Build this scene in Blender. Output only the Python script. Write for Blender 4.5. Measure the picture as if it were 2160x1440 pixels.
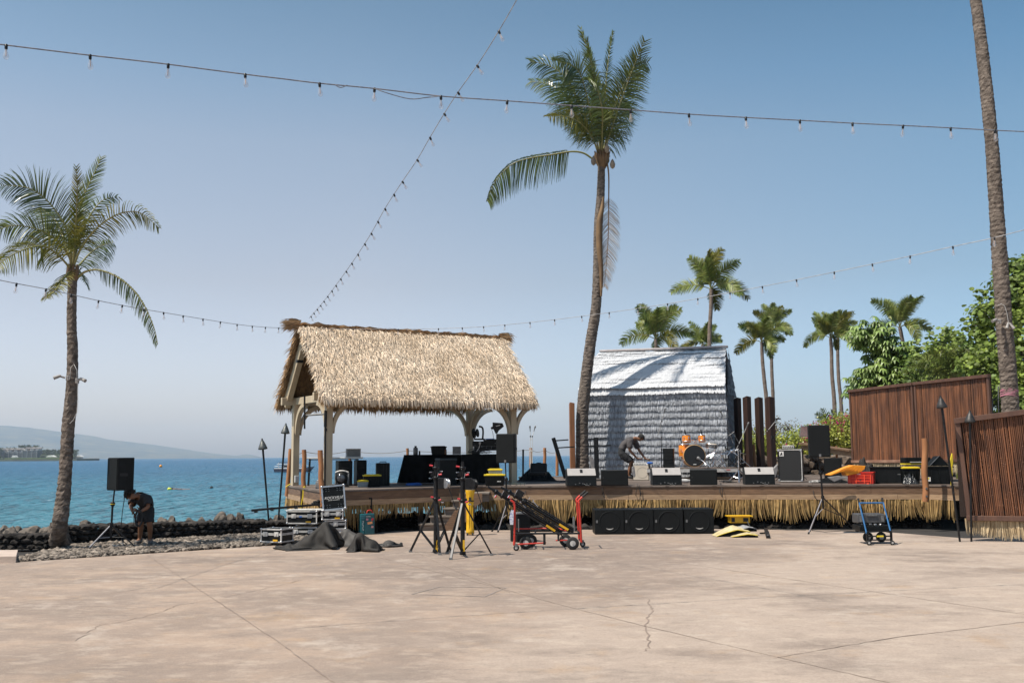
import bpy, bmesh, math, random
from mathutils import Vector, Matrix, noise
R = math.radians
V = Vector
random.seed(7)
rnd = random.random
def ru(a, b): return a + (b - a) * random.random()
sc = bpy.context.scene
for o in list(bpy.data.objects): bpy.data.objects.remove(o, do_unlink=True)
col = sc.collection

# ------------------------------------------------------------------ camera
CAMZ = 1.75; FPX = 2100.0; PITCH = math.atan(240.5 / FPX); ROLL = 0.007
Fw = V((0, math.cos(PITCH), math.sin(PITCH)))
R0 = V((1, 0, 0)); U0 = V((0, -math.sin(PITCH), math.cos(PITCH)))
Rt = (R0 - ROLL * U0).normalized(); Up = (U0 + ROLL * R0).normalized()
cam = bpy.data.cameras.new("camera"); camo = bpy.data.objects.new("camera", cam); col.objects.link(camo)
m = Matrix.Identity(4)
for i in range(3):
    m[i][0] = Rt[i]; m[i][1] = Up[i]; m[i][2] = -Fw[i]
m[2][3] = CAMZ
camo.matrix_world = m
cam.sensor_fit = 'HORIZONTAL'; cam.sensor_width = 36.0; cam.lens = 36.0 * FPX / 2160.0
cam.clip_start = 0.05; cam.clip_end = 40000
sc.camera = camo

# ------------------------------------------------------------------ sky and sun
LIGHT = V((0.50, 0.27, -1.0)).normalized()          # direction the sunlight travels
toS = -LIGHT
ELEV = math.asin(toS.z); AZ = math.atan2(toS.x, toS.y)
w = bpy.data.worlds.new("World"); sc.world = w; w.use_nodes = True
nt = w.node_tree; nt.nodes.clear()
out = nt.nodes.new('ShaderNodeOutputWorld'); bg = nt.nodes.new('ShaderNodeBackground')
sky = nt.nodes.new('ShaderNodeTexSky'); sky.sky_type = 'NISHITA'; sky.sun_disc = False
sky.sun_elevation = ELEV; sky.sun_rotation = AZ
sky.altitude = 0; sky.air_density = 1.0; sky.dust_density = 1.6; sky.ozone_density = 2.0
hsv = nt.nodes.new('ShaderNodeHueSaturation'); hsv.inputs['Saturation'].default_value = 0.80
hsv.inputs['Hue'].default_value = 0.492
bg.inputs['Strength'].default_value = 0.148
nt.links.new(sky.outputs[0], hsv.inputs['Color'])
tint = nt.nodes.new('ShaderNodeMix'); tint.data_type = 'RGBA'; tint.blend_type = 'MULTIPLY'
tint.inputs['Factor'].default_value = 1.0; tint.inputs['B'].default_value = (1.0, 0.93, 0.94, 1)
nt.links.new(hsv.outputs[0], tint.inputs['A'])
wtc = nt.nodes.new('ShaderNodeTexCoord'); wsp = nt.nodes.new('ShaderNodeSeparateXYZ'); wcr = nt.nodes.new('ShaderNodeValToRGB')   # paler towards the horizon, deeper overhead
nt.links.new(wtc.outputs['Generated'], wsp.inputs[0]); nt.links.new(wsp.outputs[2], wcr.inputs[0])
els = wcr.color_ramp.elements
els[0].position = 0.0; els[0].color = (1.02, .98, 1.03, 1); els[1].position = 1.0; els[1].color = (.42, .60, .66, 1)
for pz, cz in ((.06, (1.0, .97, 1.02)), (.17, (.87, .80, .76)), (.3, (.80, .82, .79)), (.36, (.63, .76, .78)), (.42, (.50, .67, .71))):
    e_ = els.new(pz); e_.color = (*cz, 1)
grad = nt.nodes.new('ShaderNodeMix'); grad.data_type = 'RGBA'; grad.blend_type = 'MULTIPLY'; grad.inputs['Factor'].default_value = 1.0
nt.links.new(tint.outputs['Result'], grad.inputs['A']); nt.links.new(wcr.outputs[0], grad.inputs['B'])
wx = nt.nodes.new('ShaderNodeMapRange'); wx.inputs['From Min'].default_value = -.15; wx.inputs['From Max'].default_value = .45; nt.links.new(wsp.outputs[0], wx.inputs['Value'])   # bluer away from the sun
g2 = nt.nodes.new('ShaderNodeMix'); g2.data_type = 'RGBA'; g2.blend_type = 'MULTIPLY'; g2.inputs['B'].default_value = (.56, .80, .92, 1)
nt.links.new(wx.outputs[0], g2.inputs['Factor']); nt.links.new(grad.outputs['Result'], g2.inputs['A'])
nt.links.new(g2.outputs['Result'], bg.inputs['Color']); nt.links.new(bg.outputs[0], out.inputs[0])
sl = bpy.data.lights.new("sun", 'SUN'); sl.energy = 5.0; sl.angle = R(0.55); sl.color = (1.0, 0.93, 0.82)
so = bpy.data.objects.new("sun", sl); col.objects.link(so)
so.rotation_euler = LIGHT.to_track_quat('-Z', 'Y').to_euler(); so.location = (-10, -5, 30)
sc.view_settings.view_transform = 'Standard'; sc.view_settings.look = 'None'
sc.view_settings.exposure = 0.41; sc.view_settings.gamma = 1.0
sc.render.engine = 'CYCLES'
sc.cycles.volume_bounces = 0; sc.cycles.max_bounces = 8; sc.cycles.transparent_max_bounces = 24

# ------------------------------------------------------------------ pixel -> world
def ray(px, py): return Fw + Rt * ((px - 1080) / FPX) + Up * ((720 - py) / FPX)
def at(px, py, Y):
    d = ray(px, py); return V((0, 0, CAMZ)) + d * (Y / d.y)
def gz(px, py, z=0.0):
    d = ray(px, py); return V((0, 0, CAMZ)) + d * ((z - CAMZ) / d.z)
def ps(n, Y): return n * Y / FPX        # size of n photo pixels at distance Y

# ------------------------------------------------------------------ materials
MATS = {}
def M(name, c, c2=None, scale=6.0, rough=0.7, metal=0.0, bump=0.0, bscale=None, stretch=(1, 1, 1), island=0.0,
      spec=0.5, transl=0.0, detail=4.0, c3=None, sc3=1.0, coat=0.0, lo=0.35, hi=0.65):
    if name in MATS: return MATS[name]
    mt = bpy.data.materials.new(name); mt.use_nodes = True; n = mt.node_tree; L = n.links
    b = n.nodes['Principled BSDF']
    b.inputs['Roughness'].default_value = rough; b.inputs['Metallic'].default_value = metal
    b.inputs['Specular IOR Level'].default_value = spec
    if coat: b.inputs['Coat Weight'].default_value = coat; b.inputs['Coat Roughness'].default_value = 0.08
    tc = n.nodes.new('ShaderNodeTexCoord'); mp = n.nodes.new('ShaderNodeMapping')
    L.new(tc.outputs['Object'], mp.inputs[0]); mp.inputs['Scale'].default_value = stretch
    cur = None
    def mixc(fac, A, B, mode='MIX'):
        x = n.nodes.new('ShaderNodeMix'); x.data_type = 'RGBA'; x.blend_type = mode
        for s, val in ((x.inputs['Factor'], fac), (x.inputs['A'], A), (x.inputs['B'], B)):
            if isinstance(val, (int, float)): s.default_value = val
            elif isinstance(val, (tuple, list)): s.default_value = (*val[:3], 1)
            else: L.new(val, s)
        return x.outputs['Result']
    cur = c
    if c2 is not None:
        nz = n.nodes.new('ShaderNodeTexNoise'); nz.inputs['Scale'].default_value = scale; nz.inputs['Detail'].default_value = detail
        L.new(mp.outputs[0], nz.inputs['Vector'])
        rm = n.nodes.new('ShaderNodeMapRange'); rm.inputs['From Min'].default_value = lo; rm.inputs['From Max'].default_value = hi
        L.new(nz.outputs['Fac'], rm.inputs['Value'])
        cur = mixc(rm.outputs[0], c, c2)
    if c3 is not None:
        nz = n.nodes.new('ShaderNodeTexNoise'); nz.inputs['Scale'].default_value = sc3; nz.inputs['Detail'].default_value = 3
        L.new(tc.outputs['Object'], nz.inputs['Vector'])
        rm = n.nodes.new('ShaderNodeMapRange'); rm.inputs['From Min'].default_value = 0.45; rm.inputs['From Max'].default_value = 0.7
        L.new(nz.outputs['Fac'], rm.inputs['Value'])
        cur = mixc(rm.outputs[0], cur, c3)
    if island:
        g = n.nodes.new('ShaderNodeNewGeometry'); rm = n.nodes.new('ShaderNodeMapRange')
        rm.inputs['To Min'].default_value = 1 - island; rm.inputs['To Max'].default_value = 1 + island * 0.6
        L.new(g.outputs['Random Per Island'], rm.inputs['Value'])
        cb = n.nodes.new('ShaderNodeCombineColor')
        for k in range(3): L.new(rm.outputs[0], cb.inputs[k])
        cur = mixc(1.0, cur, cb.outputs[0], 'MULTIPLY')
    if isinstance(cur, tuple): b.inputs['Base Color'].default_value = (*cur[:3], 1)
    else: L.new(cur, b.inputs['Base Color'])
    if bump:
        nz = n.nodes.new('ShaderNodeTexNoise'); nz.inputs['Scale'].default_value = bscale or scale * 2; nz.inputs['Detail'].default_value = 5
        L.new(mp.outputs[0], nz.inputs['Vector'])
        bp = n.nodes.new('ShaderNodeBump'); bp.inputs['Strength'].default_value = bump; bp.inputs['Distance'].default_value = 0.02
        L.new(nz.outputs['Fac'], bp.inputs['Height']); L.new(bp.outputs[0], b.inputs['Normal'])
    if transl:
        tr = n.nodes.new('ShaderNodeBsdfTranslucent'); ms = n.nodes.new('ShaderNodeMixShader'); ms.inputs[0].default_value = transl
        if isinstance(cur, tuple): tr.inputs[0].default_value = (*cur[:3], 1)
        else: L.new(cur, tr.inputs[0])
        o_ = n.nodes['Material Output']
        L.new(b.outputs[0], ms.inputs[1]); L.new(tr.outputs[0], ms.inputs[2]); L.new(ms.outputs[0], o_.inputs[0])
    MATS[name] = mt; return mt

blk = M('black_plastic', (.003, .004, .0045), (.006, .007, .0075), 9, .5, bump=.15, bscale=120, spec=.22)
blkm = M('black_metal', (.006, .006, .007), (.014, .014, .015), 20, .4, .1, spec=.3)
blkc = M('black_cloth', (.004, .0045, .005), (.008, .009, .010), 5, .95, bump=.5, bscale=3, spec=.1)
grille = M('speaker_grille', (.004, .005, .0055), (.008, .009, .0095), 300, .65, .0, bump=.3, bscale=400, spec=.2)
alu = M('aluminium', (.55, .55, .56), (.42, .42, .43), 25, .35, .9)
alup = M('aluminium_dull', (.56, .54, .51), (.40, .385, .37), 12, .5, .15)
chrome = M('chrome', (.75, .75, .77), rough=.15, metal=1)
white = M('white_plastic', (.75, .74, .71), (.62, .61, .58), 8, .5)
yel = M('yellow_plastic', (.72, .42, .015), (.62, .33, .01), 7, .45)
yelo = M('yellow_lid', (.72, .55, .02), (.62, .45, .02), 7, .5)
red = M('red_paint', (.52, .035, .02), (.40, .025, .015), 10, .4)
redp = M('red_plastic', (.62, .03, .015), (.48, .02, .012), 8, .5)
orange = M('orange_lacquer', (.80, .27, .015), (.62, .17, .01), 12, .2, coat=.6, stretch=(6, 6, 1))
orb = M('orange_plastic', (.78, .30, .015), (.68, .23, .01), 6, .5)
blue = M('blue_paint', (.03, .13, .30), (.02, .10, .24), 9, .4)
bluec = M('blue_cloth', (.02, .11, .42), (.015, .08, .30), 9, .9)
teal = M('teal_plastic', (.012, .095, .115), (.010, .075, .09), 6, .45)
cream = M('cream_paint', (.50, .405, .28), (.41, .33, .225), 5, .6, bump=.15, bscale=30, stretch=(1, 1, .2))
rubber = M('rubber', (.012, .012, .012), (.02, .02, .02), 30, .8)
graym = M('grey_metal', (.20, .20, .20), (.13, .13, .13), 14, .5, .4)
glassm = None
def glass():
    mt = bpy.data.materials.new('bulb_glass'); mt.use_nodes = True; b = mt.node_tree.nodes['Principled BSDF']
    b.inputs['Base Color'].default_value = (.55, .56, .60, 1); b.inputs['Roughness'].default_value = .05
    b.inputs['Alpha'].default_value = .22; b.inputs['IOR'].default_value = 1.45
    return mt
glassm = glass()
clearp = bpy.data.materials.new('clear_plastic'); clearp.use_nodes = True
_b = clearp.node_tree.nodes['Principled BSDF']; _b.inputs['Base Color'].default_value = (.55, .6, .62, 1); _b.inputs['Transmission Weight'].default_value = .6; _b.inputs['Roughness'].default_value = .3
cable_m = M('cable', (.014, .014, .015), rough=.6)
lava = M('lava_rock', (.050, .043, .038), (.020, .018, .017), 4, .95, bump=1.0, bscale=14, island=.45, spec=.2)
lavab = M('lava_boulder', (.145, .122, .102), (.055, .047, .041), 3, .95, bump=1.0, bscale=9, island=.3, spec=.2)
gravm = M('gravel_stone', (.27, .225, .185), (.13, .108, .09), 6, .95, island=.7, spec=.2)

# ------------------------------------------------------------------ mesh builder
def wloc(o):
    v = V((0, 0, 0))
    while o is not None: v += o.location; o = o.parent
    return v
class MB:
    def __init__(s, M_=None): s.v = []; s.f = []; s.mi = []; s.sm = []; s.M = M_; s.cur = 0
    def add(s, verts, faces, smooth=False):
        n = len(s.v)
        if s.M is not None: verts = [s.M @ V(p) for p in verts]
        s.v.extend([tuple(p) for p in verts])
        for f in faces: s.f.append(tuple(n + i for i in f)); s.mi.append(s.cur); s.sm.append(smooth)
        return s
    def box(s, c, size, rot=None, taper=1.0):
        x, y, z = size[0] / 2, size[1] / 2, size[2] / 2; c = V(c)
        vs = []
        for dz in (-1, 1):
            t = taper if dz > 0 else 1.0
            for dx, dy in ((-1, -1), (1, -1), (1, 1), (-1, 1)):
                p = V((dx * x * t, dy * y * t, dz * z))
                if rot is not None: p = rot @ p
                vs.append(c + p)
        return s.add(vs, [(0, 3, 2, 1), (4, 5, 6, 7), (0, 1, 5, 4), (1, 2, 6, 5), (2, 3, 7, 6), (3, 0, 4, 7)])
    def tube(s, pts, r, n=8, cap=True):
        pts = [V(p) for p in pts]; k = len(pts)
        rr = r if isinstance(r, (list, tuple)) else [r] * k
        t0 = (pts[1] - pts[0]).normalized()
        a = t0.cross(V((0, 0, 1)) if abs(t0.z) < .9 else V((1, 0, 0))).normalized()
        vs = []
        for i, p in enumerate(pts):
            t = (pts[min(i + 1, k - 1)] - pts[max(i - 1, 0)]).normalized()
            a = (a - t * a.dot(t)).normalized(); b = t.cross(a)
            for j in range(n):
                th = 2 * math.pi * j / n; vs.append(p + (a * math.cos(th) + b * math.sin(th)) * rr[i])
        fs = [(i * n + j, i * n + (j + 1) % n, (i + 1) * n + (j + 1) % n, (i + 1) * n + j) for i in range(k - 1) for j in range(n)]
        s.add(vs, fs, True)
        if cap:
            s.add(vs[:n], [tuple(range(n))[::-1]]); s.add(vs[-n:], [tuple(range(n))])
        return s
    def bar(s, p0, p1, w, h=None, up=(0, 0, 1)):
        p0, p1 = V(p0), V(p1); h = h or w; t = (p1 - p0).normalized(); u = V(up)
        if abs(t.dot(u)) > .95: u = V((0, 1, 0))
        a = t.cross(u).normalized() * (w / 2); b = a.cross(t).normalized() * (h / 2)
        vs = [p + x * a + y * b for p in (p0, p1) for x, y in ((-1, -1), (1, -1), (1, 1), (-1, 1))]
        return s.add(vs, [(0, 3, 2, 1), (4, 5, 6, 7), (0, 1, 5, 4), (1, 2, 6, 5), (2, 3, 7, 6), (3, 0, 4, 7)])
    def lathe(s, c, prof, n=16, axis=(0, 0, 1), cap=True):
        ax = V(axis).normalized(); a = ax.cross(V((0, 0, 1)) if abs(ax.z) < .9 else V((1, 0, 0))).normalized(); b = ax.cross(a); c = V(c)
        vs = [c + ax * h + (a * math.cos(2 * math.pi * j / n) + b * math.sin(2 * math.pi * j / n)) * r for r, h in prof for j in range(n)]
        k = len(prof)
        s.add(vs, [(i * n + j, i * n + (j + 1) % n, (i + 1) * n + (j + 1) % n, (i + 1) * n + j) for i in range(k - 1) for j in range(n)], True)
        if cap: s.add(vs[:n], [tuple(range(n))[::-1]]); s.add(vs[-n:], [tuple(range(n))])
        return s
    def prism(s, poly, d):                     # poly: list of 3-D points, extruded by vector d
        p = [V(q) for q in poly]; n = len(p); d = V(d)
        return s.add(p + [q + d for q in p], [tuple(range(n))[::-1], tuple(range(n, 2 * n))] + [(i, (i + 1) % n, n + (i + 1) % n, n + i) for i in range(n)])
    def strip(s, pts, ws, side):
        vs = []
        for i, p in enumerate(pts):
            sd = side[i] if isinstance(side, list) else side
            vs += [p - sd * ws[i], p + sd * ws[i]]
        return s.add(vs, [(2 * i, 2 * i + 1, 2 * i + 3, 2 * i + 2) for i in range(len(pts) - 1)])
    def rock(s, c, r, sub=1, jit=.25, seed=None):
        bm = bmesh.new(); bmesh.ops.create_icosphere(bm, subdivisions=sub, radius=1.0)
        c = V(c); r = V(r) if not isinstance(r, (int, float)) else V((r, r, r)); off = V((ru(0, 99), ru(0, 99), ru(0, 99)))
        rot = Matrix.Rotation(ru(0, 6.28), 3, 'Z')
        vs = []
        for v_ in bm.verts:
            k = 1 + jit * noise.noise(v_.co * 1.3 + off) * 2 + ru(-jit, jit) * .35
            p = rot @ (v_.co * k); vs.append(c + V((p.x * r.x, p.y * r.y, p.z * r.z)))
        bm.verts.index_update(); fs = [tuple(v_.index for v_ in f.verts) for f in bm.faces]; bm.free()
        return s.add(vs, fs)
    def build(s, name, mats, parent=None, bevel=0, smooth=None, loc=None):
        me = bpy.data.meshes.new(name)
        if parent is not None: o0 = wloc(parent)
        elif loc is not None: o0 = V(loc)
        else:
            xs = [p[0] for p in s.v]; ys = [p[1] for p in s.v]; zs = [p[2] for p in s.v]
            o0 = V(((min(xs) + max(xs)) / 2, (min(ys) + max(ys)) / 2, min(zs)))
        me.from_pydata([(p[0] - o0.x, p[1] - o0.y, p[2] - o0.z) for p in s.v], [], s.f)
        if not isinstance(mats, (list, tuple)): mats = [mats]
        for x in mats: me.materials.append(x)
        me.polygons.foreach_set('material_index', s.mi)
        me.polygons.foreach_set('use_smooth', [bool(x) if smooth is None else smooth for x in s.sm])
        me.update()
        o = bpy.data.objects.new(name, me); col.objects.link(o)
        if parent is not None: o.parent = parent
        else: o.location = o0
        if bevel:
            md = o.modifiers.new('bevel', 'BEVEL'); md.width = bevel; md.segments = 2; md.limit_method = 'ANGLE'; md.angle_limit = R(50)
        return o
def tag(o, label=None, cat=None, group=None, kind=None):
    if label: o['label'] = label
    if cat: o['category'] = cat
    if group: o['group'] = group
    if kind: o['kind'] = kind
    return o
def thing(name, label, cat, loc=(0, 0, 0), group=None):
    o = bpy.data.objects.new(name, None); col.objects.link(o); o.location = loc; o.empty_display_size = .2
    return tag(o, label, cat, group)
def copy_tree(o, parent=None):
    c = o.copy(); col.objects.link(c)
    if parent is not None: c.parent = parent
    for ch in [x for x in bpy.data.objects if x.parent == o]: copy_tree(ch, c)
    return c
def struct(o, label=None): o['kind'] = 'structure'; return o
def text(s, size, Mx, mat, parent, name='lettering', shear=0.0):
    cu = bpy.data.curves.new(name, 'FONT'); cu.body = s; cu.size = size; cu.align_x = 'CENTER'; cu.align_y = 'CENTER'; cu.extrude = .0015; cu.shear = shear
    t = bpy.data.objects.new(name, cu); col.objects.link(t)
    me = bpy.data.meshes.new_from_object(t); bpy.data.objects.remove(t); bpy.data.curves.remove(cu)
    me.transform(Mx)
    if parent is not None: me.transform(Matrix.Translation(-wloc(parent)))
    me.materials.append(mat); o = bpy.data.objects.new(name, me); col.objects.link(o); o.parent = parent
    return o
def frame(c, yaw, pitch=0.0, roll=0.0):
    return Matrix.Translation(V(c)) @ Matrix.Rotation(yaw, 4, 'Z') @ Matrix.Rotation(pitch, 4, 'X') @ Matrix.Rotation(roll, 4, 'Y')
# ------------------------------------------------------------------ the setting
def concrete():
    mt = bpy.data.materials.new('concrete'); mt.use_nodes = True; n = mt.node_tree; L = n.links; b = n.nodes['Principled BSDF']
    N = n.nodes.new
    geo = N('ShaderNodeNewGeometry'); sep = N('ShaderNodeSeparateXYZ'); L.new(geo.outputs['Position'], sep.inputs[0])
    def noise_(scale, detail=5, rough=.6, st=(1, 1, 1), off=0):
        mp = N('ShaderNodeMapping'); mp.inputs['Scale'].default_value = st; mp.inputs['Location'].default_value = (off, off * 2, 0)
        L.new(geo.outputs['Position'], mp.inputs[0])
        z = N('ShaderNodeTexNoise'); z.inputs['Scale'].default_value = scale; z.inputs['Detail'].default_value = detail; z.inputs['Roughness'].default_value = rough
        L.new(mp.outputs[0], z.inputs[0]); return z.outputs['Fac']
    def rng(x, a, b_, c=0., d=1.):
        q = N('ShaderNodeMapRange'); q.inputs['From Min'].default_value = a; q.inputs['From Max'].default_value = b_
        q.inputs['To Min'].default_value = c; q.inputs['To Max'].default_value = d; L.new(x, q.inputs['Value']); return q.outputs[0]
    def math_(op, a, b_=None):
        q = N('ShaderNodeMath'); q.operation = op
        for i, x in enumerate((a, b_)):
            if x is None: continue
            if isinstance(x, (int, float)): q.inputs[i].default_value = x
            else: L.new(x, q.inputs[i])
        return q.outputs[0]
    def mix(f, A, B, mode='MIX'):
        x = N('ShaderNodeMix'); x.data_type = 'RGBA'; x.blend_type = mode
        for s_, val in ((x.inputs['Factor'], f), (x.inputs['A'], A), (x.inputs['B'], B)):
            if isinstance(val, (int, float)): s_.default_value = val
            elif isinstance(val, tuple): s_.default_value = (*val, 1)
            else: L.new(val, s_)
        return x.outputs['Result']
    # weathered pale area on the right of the plaza
    s_ = math_('ADD', math_('MULTIPLY', sep.outputs[0], .876), math_('MULTIPLY', sep.outputs[1], -.485))
    s_ = math_('ADD', s_, 5.15)
    s_ = math_('ADD', s_, math_('MULTIPLY', math_('SUBTRACT', noise_(.35, 6, .65), .5), 6.0))
    pale = rng(s_, -.25, .9)
    c = mix(rng(noise_(.5, 6, .62), .35, .65), (.315, .236, .185), (.245, .190, .155))
    c = mix(rng(noise_(.9, 7, .7, (.8, 1.1, 1), 7), .47, .60), c, (.372, .275, .208))
    c = mix(math_('MULTIPLY', pale, .75), c, (.425, .340, .278))
    # worn darker area in the middle of the plaza and damp stained strip near the front
    ex = math_('MULTIPLY', math_('SUBTRACT', sep.outputs[0], .6), .19); ey = math_('MULTIPLY', math_('SUBTRACT', sep.outputs[1], 17.5), .17)
    rr_ = math_('ADD', math_('ADD', math_('MULTIPLY', ex, ex), math_('MULTIPLY', ey, ey)), math_('MULTIPLY', noise_(.6, 7, .7, (1, 1, 1), 61), .9))
    c = mix(math_('MULTIPLY', rng(rr_, .75, 1.15, 1., 0.), math_('SUBTRACT', .62, math_('MULTIPLY', pale, .5))), c, (.205, .160, .135))
    fr_ = math_('MULTIPLY', rng(math_('ADD', sep.outputs[1], math_('MULTIPLY', noise_(.5, 6, .7, (1, 1, 1), 81), 5)), 10.2, 12.2, 1., 0.), rng(noise_(.8, 8, .75, (.7, 1.2, 1), 41), .44, .60))
    c = mix(math_('MULTIPLY', fr_, .62), c, (.190, .150, .125))
    c = mix(math_('MULTIPLY', rng(noise_(.45, 8, .72, (.7, 1.1, 1), 21), .51, .64), .75), c, (.180, .138, .113))
    c = mix(math_('MULTIPLY', rng(noise_(1.3, 6, .65, (1, 1, 1), 33), .57, .72), .5), c, (.39, .25, .14))
    c = mix(math_('MULTIPLY', rng(noise_(.8, 6, .7, (1, 1, 1), 51), .58, .66), .5), c, (.50, .42, .355))
    c = mix(rng(noise_(38, 4, .75), .3, .7, 0., .46), c, (.16, .125, .105))
    c = mix(rng(noise_(7, 7, .8, (.9, 1.1, 1), 3), .54, .70, 0., .60), c, (.17, .13, .11))
    c = mix(rng(noise_(110, 2, .6), .60, .68, 0., .40), c, (.62, .54, .47))
    c = mix(rng(noise_(3.2, 8, .75, (.8, 1.1, 1), 71), .50, .68, 0., .42), c, (.50, .41, .33))
    c = mix(rng(noise_(2.3, 8, .8, (.8, 1.1, 1), 91), .52, .70, 0., .50), c, (.200, .160, .130))
    L.new(c, b.inputs['Base Color']); b.inputs['Roughness'].default_value = .9; b.inputs['Specular IOR Level'].default_value = .25
    bp = N('ShaderNodeBump'); bp.inputs['Strength'].default_value = .35; bp.inputs['Distance'].default_value = .01
    L.new(noise_(45, 6, .75), bp.inputs['Height']); L.new(bp.outputs[0], b.inputs['Normal'])
    return mt
conc = concrete()
def sheet(name, pts, z, mat):
    mb = MB(); mb.add([(x, y, z) for x, y in pts], [tuple(range(len(pts)))]); o = mb.build(name, mat, loc=(0, 0, 0)); o['kind'] = 'structure'; return o
E1 = gz(35, 1185); E2 = gz(540, 1152); E3 = gz(830, 1119); E4 = gz(1500, 1115); E5 = gz(2020, 1140)
sheet('plaza_ground', [(-70, -45), (70, -45), (70, 20.4), (E5.x + .4, E5.y + .6), (E5.x - .8, 23.0), (E4.x, E4.y), (E3.x, E3.y), (E2.x, E2.y), (E1.x, E1.y), (-9.6, E1.y + .02), (-9.6, 16.5), (-70, 13)], 0.0, conc)
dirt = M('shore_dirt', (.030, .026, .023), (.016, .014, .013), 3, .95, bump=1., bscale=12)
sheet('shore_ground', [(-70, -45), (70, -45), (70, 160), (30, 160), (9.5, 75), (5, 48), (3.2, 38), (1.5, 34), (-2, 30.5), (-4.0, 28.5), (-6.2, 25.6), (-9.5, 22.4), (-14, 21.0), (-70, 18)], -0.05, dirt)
# low slab at the left edge of the plaza
mb = MB(); a = gz(34, 1186); c_ = gz(38, 1160, .1); mb.prism([(-14, a.y, -.03), (a.x, a.y, -.03), (c_.x, c_.y, -.03), (-14, c_.y, -.03)], (0, 0, .14)); o = mb.build('kerb_slab', M('slab_concrete', (.46, .36, .30), (.36, .29, .24), 3, .9, bump=.2, bscale=30), bevel=.01); struct(o)
# joints and cracks
jm = M('joint_dark', (.17, .128, .105), (.27, .205, .165), 3, .95)
def ground_line(name, px, w, z=.004, jag=0.0, seg=1, mat=jm):
    pts = [gz(*p) for p in px]; P = []
    for i in range(len(pts) - 1):
        for k in range(seg):
            q = pts[i].lerp(pts[i + 1], k / seg); P.append(q + V((ru(-jag, jag), ru(-jag, jag) * 1.5, 0)))
    P.append(pts[-1]); mb = MB()
    L_, R_ = [], []
    for i, p in enumerate(P):
        t = (P[min(i + 1, len(P) - 1)] - P[max(i - 1, 0)]).normalized(); s_ = V((t.y, -t.x, 0)) * (w / 2) * (ru(.5, 1.3) if jag else 1)
        L_.append(p - s_); R_.append(p + s_)
    vs = []
    for a_, b_ in zip(L_, R_): vs += [(a_.x, a_.y, z), (b_.x, b_.y, z)]
    mb.add(vs, [(2 * i, 2 * i + 1, 2 * i + 3, 2 * i + 2) for i in range(len(P) - 1)])
    o = mb.build(name, mat, loc=(0, 0, 0)); o['kind'] = 'structure'
jl = M('joint_light', (.25, .19, .152), (.34, .26, .21), 3, .95)
ground_line('paving_joint', [(312, 1171), (590, 1355), (712, 1445)], .015, jag=.006, seg=30)
ground_line('paving_joint', [(792, 1173), (1040, 1236), (1190, 1277), (1360, 1320), (1660, 1390), (1900, 1445)], .013, jag=.006, seg=16, mat=jl)
ground_line('paving_joint', [(850, 1150), (965, 1205), (1075, 1248)], .014, jag=.004, seg=12, mat=jl)
ground_line('paving_joint', [(1640, 1386), (1880, 1345), (2165, 1311)], .012, jag=.006, seg=16)
ground_line('paving_joint', [(1370, 1177), (1780, 1238), (2165, 1296)], .014, jag=.005, seg=20, mat=jl)
ground_line('ground_crack', [(1366, 1262), (1370, 1278), (1377, 1285), (1366, 1300), (1370, 1312), (1360, 1322), (1368, 1345), (1372, 1360), (1362, 1372)], .016, jag=.02, seg=4)
ground_line('ground_crack', [(165, 1350), (210, 1318), (300, 1302), (380, 1275), (520, 1250), (640, 1222)], .010, jag=.03, seg=8)
ground_line('ground_crack', [(0, 1283), (60, 1272), (160, 1262), (300, 1240)], .010, jag=.03, seg=8)
ground_line('floor_hatch_edge', [(868, 1253), (928, 1237), (1068, 1239), (1022, 1258), (868, 1253)], .026, jag=.003, seg=6, mat=M('hatch_edge', (.20, .165, .15), (.28, .23, .2), 3, .8))

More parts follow.
